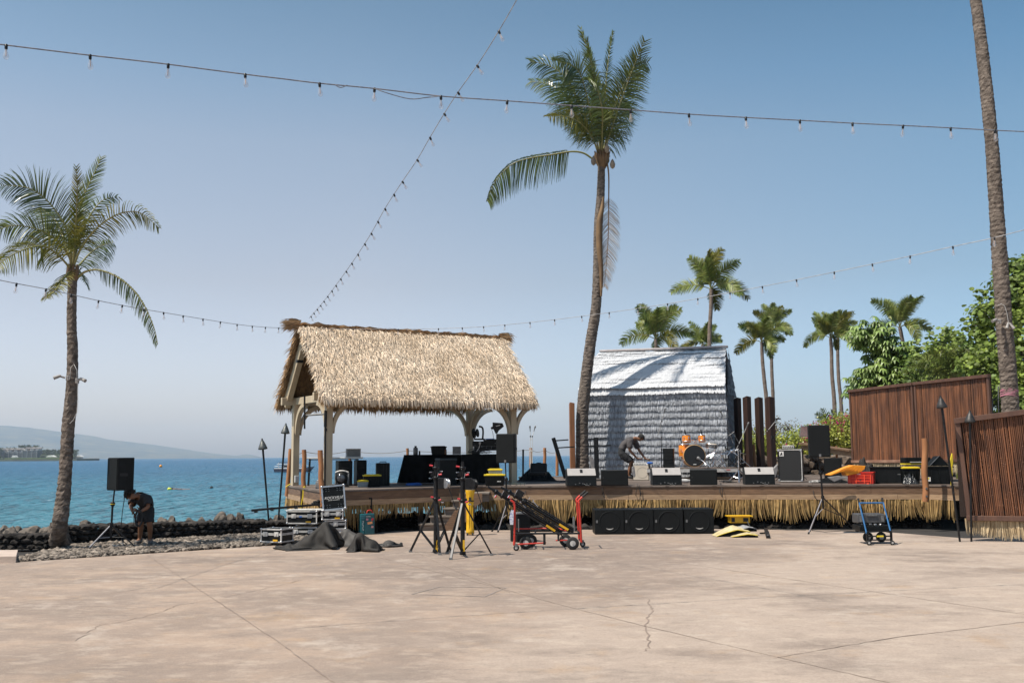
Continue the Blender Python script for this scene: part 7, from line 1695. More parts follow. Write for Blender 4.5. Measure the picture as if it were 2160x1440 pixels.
# round lamp head (par light) on the deck
p = gz(719, 1027, SZ); t = thing('stage_light', 'round moving head stage light on the deck edge behind the case lid', 'stage light', p)
b = MB(); b.box(p + V((0, .15, .04)), (.34, .26, .08)); b.build('base', blkm, t, bevel=.02)
for s_ in (-1, 1): b = MB(); b.prism([p + V((s_ * .17, .08, .06)), p + V((s_ * .17, .22, .06)), p + V((s_ * .18, .20, .34)), p + V((s_ * .18, .12, .34))], (s_ * -.03, 0, 0)); b.build('yoke_arm', graym, t)
b = MB(); c = p + V((0, .13, .22)); b.lathe(c - V((0, .13, 0)), [(.10, 0), (.145, .01), (.15, .12), (.12, .24), (.05, .28)], 20, (0, 1, 0)); b.build('head', blk, t)
b = MB(); b.lathe(c - V((0, .14, 0)), [(.001, .0), (.085, .0), (.095, .008)], 20, (0, 1, 0)); b.build('lens', M('lens_dark', (.05, .055, .065), rough=.08, spec=.9), t)
b = MB(); b.tube(smooth_pts([p + V((-.16, .14, .36)), p + V((-.06, .13, .395)), p + V((.06, .13, .395)), p + V((.16, .14, .36))]), .022, 8); b.build('top_bar', alup, t)
# bins with yellow lids
def bin_(label, px0, px1, py0, py1, Y, mat, lidm, z0=SZ, yaw=.1, lidh=.035, d=None, grp='storage bins with yellow lids', stk=False, name='storage_bin'):
    w_ = ps(px1 - px0, Y); d = d or w_ * .7; c = at((px0 + px1) / 2, py1, Y); c.z = z0; top = at((px0 + px1) / 2, py0, Y).z; h = top - z0; t = thing(name, label, 'storage bin', c, grp); fr = frame(c, yaw)
    b = MB(fr); a_, q = w_ / 2 * .84, w_ / 2 * .95; hb_ = h - lidh
    b.add([(-a_, d * .06, 0), (a_, d * .06, 0), (a_, d * .94, 0), (-a_, d * .94, 0), (-q, 0, hb_), (q, 0, hb_), (q, d, hb_), (-q, d, hb_)], [(0, 3, 2, 1), (4, 5, 6, 7), (0, 1, 5, 4), (1, 2, 6, 5), (2, 3, 7, 6), (3, 0, 4, 7)]); b.build('tub', mat, t, bevel=.012)
    b = MB(fr)
    for k in range(6): x = -q * .8 + 1.6 * q * k / 5; b.bar((x * .9, d * .035 - .006, hb_ * .1), (x, -.006, hb_ * .85), .012)
    b.build('rib', mat, t)
    b = MB(fr); b.box((0, d / 2, hb_ + lidh / 2), (w_, d + .03, lidh)); b.box((0, d / 2, hb_ + lidh + .006), (w_ * .8, d * .8, .014)); b.build('lid', lidm, t, bevel=.008)
    if stk: b = MB(fr); b.box((w_ * .2, .01 - .012, hb_ * .45), (.09, .006, .018)); b.build('sticker', white, t)
    return t, c, h
bin_('small clear bin with a yellow lid at the deck edge by the stage light', 753, 777, 1013, 1029, 24.9, clearp, yelo)
bin_('black bin with a yellow lid in front of the wheeled suitcase', 766, 804, 1001, 1027, 25.2, blk, yelo, yaw=.2)
t, c, h = bin_('large black bin with a yellow lid right of the steps', 1021, 1066, 1000, 1023, 25.1, blk, yelo, yaw=.0, stk=True)
bin_('clear bin with a yellow lid stacked on the large black bin', 1029, 1060, 989, 1000, 25.15, clearp, yelo, z0=c.z + h + .012, yaw=.0)
# lantern tin
p = gz(670, 1030, SZ); t = thing('gas_lantern', 'rusty grey tin lantern beside the thick log post', 'lantern', p); b = MB(); b.box(p + V((0, .06, .08)), (.11, .10, .16)); b.build('tank', M('tin_grey', (.25, .24, .23), (.14, .12, .11), 12, .6), t, bevel=.01); b = MB(); b.lathe(p + V((0, .06, .16)), [(.04, 0), (.045, .02), (.02, .05)], 10); b.build('cap', graym, t)
# pipe frame on the pavilion post
Yq = 24.25; t = thing('pipe_frame', 'black pipe frame clamped beside the front left pavilion post', 'pipe stand', V((at(686, 1020, Yq).x, Yq, SZ))); b = MB(); b.tube([V((at(685, 1020, Yq).x, Yq, SZ)), at(686.5, 865, Yq)], .024, 10); b.tube([at(686, 900, Yq), at(687, 866, Yq)], .036, 10); b.build('upright', blkm, t)
b = MB(); b.tube([at(641, 876, Yq), at(684, 873, Yq)], .022, 8); b.build('arm', graym, t); b = MB(); b.tube([at(642.5, 835, Yq), at(642.5, 904, Yq)], .022, 8); b.build('drop_pipe', blkm, t)
b = MB(); b.box(at(687, 906, Yq) , (.06, .06, .07)); b.box(at(642.5, 876, Yq), (.06, .06, .05)); b.build('clamp', blkm, t)
# yellow rope on the log posts
for pts, lab in (([(643, 1025), (640, 1029), (639, 1045), (636, 1062), (634, 1085)], 'yellow rope hanging down beside the middle log post'), ([(644, 1026), (641, 1033), (640, 1052), (641, 1070), (640, 1085)], 'second strand of yellow rope next to the hanging one')):
    wire('yellow_rope', smooth_pts([at(x, y, 24.55) for x, y in pts]), .014, yelo, lab, 'rope', n=6)
wire('yellow_rope', smooth_pts([at(x, y, 26.7) for x, y in [(603, 1027), (608, 1023), (613, 1020)]]), .016, yelo, 'short end of yellow rope tied at the far left deck corner', 'rope', n=6)
# draped table
def drape(label, x0, x1, Ya, Yb, zt, flare0=.0, seed=1):
    t = thing('draped_table', label, 'table', V(((x0 + x1) / 2, (Ya + Yb) / 2, SZ)), 'tables under black cloth'); mb = MB(); per = []
    P = [(x0, Ya), (x1, Ya), (x1, Yb), (x0, Yb)]; n = 30
    for i in range(4):
        a_, b_ = P[i], P[(i + 1) % 4]
        for k in range(n): per.append((a_[0] + (b_[0] - a_[0]) * k / n, a_[1] + (b_[1] - a_[1]) * k / n, i))
    cx, cy = (x0 + x1) / 2, (Ya + Yb) / 2; rows = 6; vs = []
    for r_ in range(rows + 1):
        f = r_ / rows
        for q, (x, y, side) in enumerate(per):
            ox, oy = (x - cx), (y - cy); L_ = math.hypot(ox, oy); wv = .028 * f * math.sin(q * 1.15 + seed) + .02 * f * noise.noise(V((q * .4, seed, 0)))
            ex = (.06 + flare0 * (1 if side == 3 or ox < 0 and side in (0, 2) else 0) * max(0, -ox / (abs(x0 - cx)))) * f
            vs.append((x + ox / L_ * (wv + ex), y + oy / L_ * wv + (-.03 * f if side == 0 else 0), zt - (zt - SZ - .03) * f))
    m_ = len(per); mb.add(vs, [(r_ * m_ + q, r_ * m_ + (q + 1) % m_, (r_ + 1) * m_ + (q + 1) % m_, (r_ + 1) * m_ + q) for r_ in range(rows) for q in range(m_)], True)
    mb.add(vs[:m_], [tuple(range(m_))]); mb.build('tablecloth', blkc, t)
    b = MB(); b.box((cx, cy, zt - .03), (x1 - x0 - .06, Yb - Ya - .06, .03)); b.build('table_top', graym, t)
    for x in (x0 + .1, x1 - .1):
        for y in (Ya + .1, Yb - .1): b = MB(); b.tube([(x, y, SZ), (x, y, zt - .05)], .018, 6); b.build('leg', blkm, t)
zt = at(900, 958.5, 27.4).z
drape('left table under a long black cloth at the middle of the deck', at(853, 960, 27.4).x, at(972, 960, 27.4).x, 27.3, 28.0, zt, .12, 1)
drape('right table under black cloth carrying the mixing gear', at(975, 960, 26.7).x, at(1050, 960, 26.7).x, 26.55, 27.35, zt, .0, 5)
def bottle(label, px, py0, py1, Y, r_, mat, capm, zt_):
    x = at(px, py1, Y).x; h = at(px, py0, Y).z - zt_; t = thing('bottle', label, 'bottle', (x, Y, zt_), 'bottles on the draped tables'); b = MB(); b.lathe((x, Y, zt_), [(r_ * .9, 0), (r_, .01), (r_, h * .72), (r_ * .75, h * .8)], 12); b.build('body', mat, t); b = MB(); b.lathe((x, Y, zt_ + h * .8), [(r_ * .5, 0), (r_ * .5, h * .2)], 10); b.build('cap', capm, t); return x
bottle('fat grey flask at the left end of the long black cloth', 876.5, 940, 958, 27.6, .065, graym, blkm, zt)
bottle('slim bottle beside the black bin on the draped table', 940, 945, 958, 27.5, .03, M('amber_glass', (.12, .05, .02), rough=.2), blkm, zt)
bottle('small black jar next to the fat grey flask', 885, 950, 958, 27.6, .025, blkm, blkm, zt)
t, c, h = bin_('black lidded bin standing on the left draped table', 908, 942, 941, 958.5, 27.5, blk, blk, z0=zt, grp=None, yaw=.05)
t = thing('metal_box', 'grey metal box on the draped table left of the pavilion post', 'box', (at(963, 950, 27.5).x, 27.5, zt)); b = MB(); b.box((at(963, 950, 27.5).x, 27.6, zt + .11), (.22, .2, .21)); b.build('body', graym, t, bevel=.006); b = MB(); b.box((at(963, 950, 27.5).x, 27.496, zt + .20), (.20, .006, .012)); b.build('seam', blkm, t)
# mixing gear
t = thing('mixing_rack', 'stack of black audio gear on the right draped table', 'audio rack', (at(1010, 950, 26.9).x, 26.9, zt)); X1 = lambda px: at(px, 950, 26.9).x; Z1 = lambda py: at(1010, py, 26.9).z
for (a_, c_, y0, y1) in ((996, 1012, 950, 958), (1000, 1050, 941, 950), (997, 1020, 930, 941), (1020, 1050, 927, 941), (1026, 1056, 926, 930)):
    b = MB(); b.box(((X1(a_) + X1(c_)) / 2, 26.95 + ru(-.03, .03), (Z1(y0) + Z1(y1)) / 2), (X1(c_) - X1(a_), .4, Z1(y0) - Z1(y1) - .004)); b.build('rack_unit', blk, t, bevel=.006)
b = MB()
for k in range(16): b.lathe((X1(ru(1000, 1045)), 26.72, Z1(ru(930, 955))), [(.010, 0), (.010, -.02)], 6, (0, 1, 0))
b.build('knob', graym, t)
b = MB(); b.box((X1(1033), 26.9, Z1(925.5)), (.26, .3, .015)); b.build('blue_folder', bluec, t)
b = MB()
for k in range(9): b.tube(smooth_pts([(X1(ru(985, 1045)), 26.7, Z1(ru(945, 957))) for j in range(4)]), .007, 5)
b.build('patch_cable', cable_m, t)
b = MB(); q = at(1012, 938, 26.65); b.lathe(q, [(.02, 0), (.03, .05), (.032, .08)], 10, (.1, -.3, 1)); b.tube([q, at(1010, 945, 26.65), at(1005, 952, 26.65)], .01, 6); b.build('gooseneck_mic', alup, t)
t = thing('cable_reel', 'open black cable reel on its stand on top of the audio gear', 'cable reel', at(1008, 926, 26.9)); c = at(1005, 913, 26.9); axd = V((.9, -.35, .1)).normalized()
b = MB(); b.lathe(c - axd * .08, [(.01, 0), (.135, .0), (.135, .012), (.05, .014), (.05, .10), (.115, .105), (.115, .115), (.01, .115)], 24, axd); b.build('drum', blk, t)
b = MB(); b.tube(smooth_pts([at(1018, 926, 26.9), at(1019, 910, 26.9), at(1017, 901, 26.9), at(1010, 899, 26.9)]), .024, 8); b.tube([at(1000, 926, 26.85), at(1022, 926, 26.95)], .022, 8); b.build('stand', blkm, t)
t = thing('antenna_paddle', 'black fin shaped wireless antenna above the loudspeaker', 'antenna', at(1050, 914, 26.9)); b = MB(); b.prism([at(x, y, 26.9) for x, y in [(1039, 890.5), (1060, 892), (1063, 899), (1052, 908), (1049, 914), (1045, 914), (1041, 905), (1036, 905), (1035, 901), (1039, 899)]], (0, .03, 0)); b.build('blade', blkm, t, bevel=.004)
b = MB(); b.prism([at(x, y, 26.885) for x, y in [(1046, 898), (1055, 895.5), (1055, 896.8), (1046, 899.3)]], (0, .01, 0)); b.build('marking', white, t); b = MB(); b.tube([at(1048, 912, 26.92), V((at(1048, 940, 26.92).x, 26.92, zt + .15))], .012, 6); b.tube(smooth_pts([at(1037, 905, 26.9), at(1040, 915, 26.9), at(1041, 927, 26.9)]), .006, 5); b.build('stem', blkm, t)
b = MB(); b.rock(gz(874, 1024, SZ) + V((0, .15, .02)), (.20, .10, .05), 3, .2); tag(b.build('towel', bluec, smooth=True), 'bright blue towel dropped at the deck edge', 'cloth')
t = thing('paper_sheets', 'yellow and white sheets lying on the deck right of the pavilion post', 'papers', gz(1092, 1021, SZ)); b = MB(frame(gz(1085, 1021, SZ) + V((0, .2, .004)), .1)); b.box((0, 0, .004), (.5, .22, .006)); b.box((.12, .1, .012), (.34, .2, .006), Matrix.Rotation(.2, 3, 'Z')); b.build('sheets', M('paper_yellow', (.62, .50, .20), (.6, .58, .5), 4, .7), t)
# ------------------------------------------------------------------ gear at the right of the stage
def crate():
    c = gz(1819, 1020.5, SZ); t = thing('plastic_crate', 'bright red plastic crate at the stage edge', 'crate', c); Yc = c.y; w_ = ps(57, Yc) * .86; h = ps(25, Yc); d = .42; fr = frame(c + V((-.03, .04, 0)), R(-26))
    b = MB(fr); b.box((0, .012, h / 2), (w_, .02, h - .02)); b.box((0, d, h / 2), (w_, .02, h - .02)); b.box((-w_ / 2, d / 2, h / 2), (.02, d - .01, h - .024)); b.box((w_ / 2, d / 2, h / 2), (.02, d - .01, h - .024)); b.box((0, d / 2, .012), (w_ - .02, d - .02, .02)); b.build('body', redp, t)
    b = MB(fr); b.box((0, 0, h - .012), (w_ + .05, .05, .022)); b.box((0, d, h - .012), (w_ + .05, .05, .022)); b.box((-w_ / 2, d / 2, h - .0125), (.05, d - .02, .0215)); b.box((w_ / 2, d / 2, h - .0125), (.05, d - .02, .0215)); b.build('rim', redp, t)
    b = MB(fr)
    for x in (-.42, -.17, .17, .42): b.box((x * w_, -.012, h * .42), (.022, .03, h * .75))
    for z in (.25, .5, .72): b.box((0, -.010, h * z), (w_ * .9, .024, .014))
    b.box((-w_ * .3, -.012, .012), (.05, .03, .03)); b.box((w_ * .3, -.012, .012), (.05, .03, .03)); b.build('rib', M('red_plastic_light', (.72, .06, .02), rough=.5), t)
    b = MB(fr); b.box((-.03, -.014, h * .83), (.09, .006, .03)); b.build('logo', M('faded_pink', (.6, .32, .28), rough=.6), t)
    b = MB(fr); b.lathe((0, -.018, h * .28), [(.022, 0), (.022, .012)], 10, (0, 1, 0)); b.build('hole', rubber, t)
    b = MB(fr); b.box((w_ / 2 + .012, d * .3, h * .75), (.006, .10, .05)); b.build('side_label', M('orange_label', (.8, .12, .02), rough=.5), t)
crate()
def sheet_board(name, label, cat, pts, Y, th, mat): 
    P = [at(x, y, Y) for x, y in pts]; t = thing(name, label, cat, P[0]); b = MB(); b.prism(P, (0, th, .0)); b.build('board', mat, t, bevel=.01); return t
t = sheet_board('plastic_tray', 'orange plastic ramp board leaning on the black cloth by the crate', 'plastic board', [(1749, 1001), (1790, 984), (1800, 980.5), (1826, 982), (1824, 989), (1812, 998), (1800, 1000), (1786, 1003), (1783, 996), (1775, 995), (1752, 1003)], 24.6, .35, orb)
b = MB()
for k in range(6): b.bar(at(1788 + k * 6, 985 + k * .5, 24.58), at(1772 + k * 8, 992 + k * .8, 24.58), .012, .01)
b.build('rib', M('orange_plastic_dark', (.55, .19, .01), rough=.5), t)
cloth_heap('black_cloth', 'black padded cloth folded at the stage edge under the orange board', 'cloth', gz(1767, 1019, SZ) + V((0, .45, 0)), .40, .45, .20, blkc, 31, lobes=[(0, 0, 1, 1)])
flatbag('black_bag_flap', 'grey lined flap hanging out of the black cloth at the stage edge', 'cloth', [(1745, 1006), (1770, 1003), (1790, 1008), (1772, 1011), (1760, 1016), (1750, 1010)], 23.9, .03, MATS['grey_cloth'])
cloth_heap('black_cloth', 'crumpled dark cover poking up behind the orange board', 'cloth', V((at(1832, 985, 25.8).x, 25.9, SZ)), .42, .35, .62, covc, 33, folds=1.4, lobes=[(0, 0, 1, .8)])
def tote(label, px0, px1, py0, py1, Y, yaw, **k):
    t, fr, w_, h = bx_thing('storage_tote', label, 'storage bin', px0, px1, py0, py1, Y, .5, yaw, blk, 'black totes at the right of the stage', bevel=.02)
    b = MB(fr); b.box((0, .25, h - .015), (w_ + .05, .55, .03)); b.build('rim', blk, t, bevel=.008)
    b = MB(fr)
    for q in (-.3, 0, .3): b.box((q * w_, -.008, h * .45), (.03, .016, h * .7))
    b.build('rib', blk, t); return t, fr, w_, h
t, fr, w_, h = tote('long black tote right behind the red crate', 1834, 1904, 984, 1017, 24.9, R(-20)); b = MB(fr); b.box((w_ * .42, -.01, h * .55), (.07, .006, .02)); b.build('sticker', graym, t)
bin_('black tote with a yellow lid between the long tote and the log post', 1906, 1943, 985, 1019, 24.6, blk, yelo, yaw=-.1)
t, fr, w_, h = tote('big black tote right of the log post with a white and yellow sticker', 1955, 2012, 983, 1021, 24.0, R(-8)); b = MB(fr); b.box((-w_ * .42, -.01, h * .28), (.07, .006, .10)); sk = b.build('sticker', white, t); b = MB(fr); b.box((-w_ * .44, -.015, h * .33), (.035, .004, .04)); b.build('yellow_patch', yelo, sk)
t = thing('tool_box', 'black flat tool box with a pale handle bar on top of the totes', 'tool box', at(1938, 984, 25.2)); x0, x1 = at(1911, 980, 25.2).x, at(1965, 980, 25.2).x
b = MB(); b.box(((x0 + x1) / 2, 25.4, at(1938, 970.5, 25.2).z), (x1 - x0, .35, ps(12, 25.2))); b.build('body', blk, t, bevel=.01); b = MB(); b.box(((x0 + x1) / 2 - .05, 25.21, at(1938, 974, 25.2).z), ((x1 - x0) * .5, .02, .02)); b.build('handle', alup, t); b = MB(); b.box(((x0 + x1) / 2, 25.4, at(1938, 978, 25.2).z), ((x1 - x0) * 1.0, .36, .03)); b.build('band', yelo, t)
b = MB(); b.box(((x0 + x1) / 2, 25.4, (at(1938, 979.5, 25.2).z + at(1938, 984, 25.2).z) / 2 - .02), ((x1 - x0) * .7, .3, ps(9, 25.2))); b.build('inner_tray', M('tray_brown', (.3, .14, .08), (.5, .45, .4), 20, .6), t)
t = thing('instrument_case', 'black peaked case lid leaning over the big tote', 'case', at(1985, 985, 24.4)); b = MB(); b.prism([at(x, y, 24.3) for x, y in [(1961, 982), (1979, 962), (1983, 961), (2003, 982)]], (0, .3, 0)); b.build('lid', blk, t, bevel=.01)
b = MB(); b.bar(at(1962, 981, 24.29), at(1981, 961, 24.29), .012); b.build('lid_edge', graym, t)
trash = M('shiny_black_film', (.010, .010, .011), rough=.22, bump=.0)
cloth_heap('trash_bag', 'shiny black plastic bag at the foot of the log post on the stage', 'bag', gz(1926, 1021, SZ) + V((0, .16, 0)), .20, .16, .24, M('shiny_bag', (.012, .012, .013), (.02, .02, .02), 5, .2, bump=.8, bscale=22), 41, folds=2.2)
t = sheet_board('paddle', 'yellow plastic paddle blade standing behind the near torch', 'paddle', [(2004, 982), (2004, 971), (2008, 955), (2010, 958), (2011, 975), (2010, 983)], 23.2, .03, yelo)
b = MB(); b.bar(at(2007, 982, 23.2), V((at(2007, 1020, 23.2).x, 23.2, SZ)), .03); b.build('shaft', yelo, t)
# ------------------------------------------------------------------ torches
copper = M('torch_head_metal', (.17, .165, .155), (.08, .09, .085), 14, .45, .7)
copd = M('torch_head_dark', (.055, .05, .047), (.03, .03, .03), 14, .5, .5)
def torch(label, x0, y0, x1, y1, Y, hw, hh, mat, Yb=None, z0=None):
    top = at(x0, y0, Y); bot = at(x1, y1, Yb or Y) if z0 is None else gz(x1, y1, z0); t = thing('torch', label, 'torch', bot, 'metal garden torches on poles'); d = (top - bot).normalized(); b = MB(); k = ps(1, Y)
    b.tube([bot, top + d * .03], [.020, .024], 10); b.build('pole', blkm, t)
    b = MB(); r_ = hw / 2 * k; b.lathe(top - d * .0, [(r_ * .6, -.01), (r_, 0), (r_ * 1.02, .02 * hh / 20), (r_ * .80, hh * k * .35), (r_ * .42, hh * k * .75), (r_ * .22, hh * k * .9), (r_ * .20, hh * k)], 18, d); b.build('torch_head', mat, t)
    b = MB(); b.lathe(top + d * hh * k, [(r_ * .18, 0), (r_ * .10, .02)], 8, d); b.build('snuffer_cap', blkm, t)
torch('shorter garden torch leaning left at the far left end of the deck', 554.5, 947, 568, 1112, 23.4, 19, 21, copper)
torch('taller garden torch leaning right before the left end of the deck', 601.5, 914, 586, 1112, 23.6, 18, 20, copper)
torch('taller dark garden torch leaning before the right bamboo screen', 1987, 860, 2025, 1143, 20.0, 21, 24, copd)
torch('dark garden torch standing upright before the near bamboo screen', 2046, 891, 2049, 1142, 20.0, 22, 24, copd)
# ------------------------------------------------------------------ on the water
def water_pt(px, py): return gz(px, py, -1.25)
q = water_pt(620, 983.5); Yb3 = 205.0
def bp(px, py): return at(px, py, Yb3)
t = thing('tour_boat', 'white and navy tour boat with a canopy anchored beyond the left torches', 'boat', bp(620, 983)); sc_ = Yb3 / FPX
hull = M('navy_hull', (.025, .03, .055), rough=.4); bw = M('boat_white', (.68, .68, .68), rough=.4)
wl_z = -1.25; z_ = lambda py: at(620, py, Yb3).z
zoff = wl_z - z_(983)
def bz(py): return z_(py) + zoff
bxp = lambda px: at(px, 975, Yb3).x
for yy, nm in ((-1.6, 0), (1.6, 1)):
    b = MB(); b.prism([(bxp(581), Yb3 + yy, bz(976)), (bxp(583), Yb3 + yy, bz(983.5)), (bxp(650), Yb3 + yy, bz(983.5)), (bxp(658), Yb3 + yy, bz(972)), (bxp(640), Yb3 + yy, bz(976))], (0, 1.1, 0)); b.build('hull', hull, t)
b = MB(); b.box((bxp(616), Yb3 + .5, bz(975.5)), (bxp(650) - bxp(583), 4.2, .25)); b.build('deck', bw, t)
b = MB(); b.prism([(bxp(598), Yb3 - .8, bz(975)), (bxp(634), Yb3 - .8, bz(975)), (bxp(628), Yb3 - .8, bz(967)), (bxp(599), Yb3 - .8, bz(967))], (0, 2.6, 0)); b.build('cabin', bw, t)
b = MB(); b.box((bxp(604), Yb3 - .85, bz(971)), (.7, .08, .35)); b.box((bxp(614), Yb3 - .85, bz(970.5)), (.7, .08, .35)); b.build('window', M('dark_window', (.02, .03, .04), rough=.1), t)
b = MB(); b.box((bxp(609), Yb3 + .5, bz(966)), (bxp(632) - bxp(588), 3.6, .12)); b.box((bxp(592), Yb3 + .5, bz(970.5)), (1.9, 3.2, .1)); b.build('canopy', bw, t)
b = MB(); b.box((bxp(604), Yb3 + .5, bz(963)), (2.6, 3, .12)); b.build('top_canopy', hull, t)
b = MB()
for px, p0, p1 in ((590, 976, 963), (600, 967, 962), (612, 967, 962), (630, 976, 966), (646, 974, 968)): b.tube([(bxp(px), Yb3 - 1, bz(p0)), (bxp(px), Yb3 - 1, bz(p1))], .06, 5)
b.tube([(bxp(632), Yb3 - 1, bz(970)), (bxp(648), Yb3 - 1, bz(969)), (bxp(657), Yb3 - 1, bz(972))], .04, 5); b.build('rail', alup, t)
def buoy(label, px, py, r_, mat): 
    c = water_pt(px, py); b = MB(); b.lathe(c + V((0, 0, -.1)), [(r_ * .3, 0), (r_ * .9, r_ * .4), (r_, r_), (r_ * .7, r_ * 1.6), (r_ * .1, r_ * 1.9)], 12); return tag(b.build('buoy', mat), label, 'buoy')
buoy('orange mooring buoy far out on the bay', 339, 985, .5, orb)
buoy('dark round mooring buoy nearer the shore on the bay', 446, 1029, .16, rubber)
b = MB(); c = water_pt(357, 1032.5); b.tube([c + V((-.16, 0, .04)), c + V((-.05, 0, .1)), c + V((.12, 0, .08)), c + V((.2, 0, .03))], [.06, .13, .12, .05], 10); tag(b.build('swim_buoy', M('lime_yellow', (.6, .65, .05), rough=.5)), 'lime yellow tow float beside the swimmer', 'buoy')
# ------------------------------------------------------------------ people
skin = M('skin_tan', (.22, .10, .05), (.18, .08, .04), 8, .5)
hair = M('hair_black', (.012, .010, .009), (.03, .025, .02), 60, .5)
def skinned(name, J, E, mat, parent, sub=2, root=None):
    """J: name -> (point, rx[, ry]); E: pairs"""
    names = list(J); idx = {n: i for i, n in enumerate(names)}; o0 = wloc(parent)
    me = bpy.data.meshes.new(name); me.from_pydata([tuple(V(J[n][0]) - o0) for n in names], [(idx[a], idx[b]) for a, b in E], [])
    o = bpy.data.objects.new(name, me); col.objects.link(o)
    md = o.modifiers.new('skin', 'SKIN'); md.use_smooth_shade = True; md.branch_smoothing = .6
    for n in names:
        r_ = J[n][1]; sv = me.skin_vertices[0].data[idx[n]]; sv.radius = (r_, J[n][2] if len(J[n]) > 2 else r_); sv.use_root = (n == (root or names[0]))
    ms = o.modifiers.new('sub', 'SUBSURF'); ms.levels = sub; ms.render_levels = sub
    dg = bpy.context.evaluated_depsgraph_get(); m2 = bpy.data.meshes.new_from_object(o.evaluated_get(dg)); bpy.data.objects.remove(o)
    m2.name = name; m2.materials.clear(); m2.materials.append(mat)
    for p in m2.polygons: p.use_smooth = True; p.material_index = 0
    q = bpy.data.objects.new(name, m2); col.objects.link(q); q.parent = parent; return q
def hand(J, E, w, wn, d, side, curl, k=1.0):
    """palm and five bent fingers from wrist w along d; side = direction across the palm towards the thumb"""
    d = V(d).normalized(); s_ = V(side); s_ = (s_ - d * s_.dot(d)).normalized(); nrm = d.cross(s_).normalized()
    J[wn + 'palm'] = (V(w) + d * .055 * k, .030 * k, .022 * k); E.append((wn, wn + 'palm'))
    for i, (off, ln) in enumerate(((.030, .060), (.010, .072), (-.010, .066), (-.028, .052))):
        a_ = V(w) + d * .095 * k + s_ * off * k; b_ = a_ + (d + nrm * curl * .5).normalized() * ln * .55 * k; c_ = b_ + (d + nrm * curl * 1.6).normalized() * ln * .5 * k
        J[f'{wn}k{i}'] = (a_, .0100 * k); J[f'{wn}m{i}'] = (b_, .0088 * k); J[f'{wn}t{i}'] = (c_, .0070 * k)
        E += [(wn + 'palm', f'{wn}k{i}'), (f'{wn}k{i}', f'{wn}m{i}'), (f'{wn}m{i}', f'{wn}t{i}')]
    a_ = V(w) + d * .045 * k + s_ * .042 * k; b_ = a_ + (d * .8 + s_ * .5 + nrm * curl * .5).normalized() * .035 * k; c_ = b_ + (d + nrm * curl).normalized() * .028 * k
    J[wn + 'h0'] = (a_, .0125 * k); J[wn + 'h1'] = (b_, .0105 * k); J[wn + 'h2'] = (c_, .0085 * k); E += [(wn + 'palm', wn + 'h0'), (wn + 'h0', wn + 'h1'), (wn + 'h1', wn + 'h2')]
def head_parts(t, c, face, up, r_, hairm, cap=False):
    """head shaped by a lat-long surface: face direction, crown direction; returns the frame"""
    f = V(face).normalized(); u = V(up); u = (u - f * u.dot(f)).normalized(); s_ = f.cross(u)
    def P(x, y, z): return V(c) + s_ * x * r_ + f * y * r_ + u * z * r_
    return P, s_, f, u
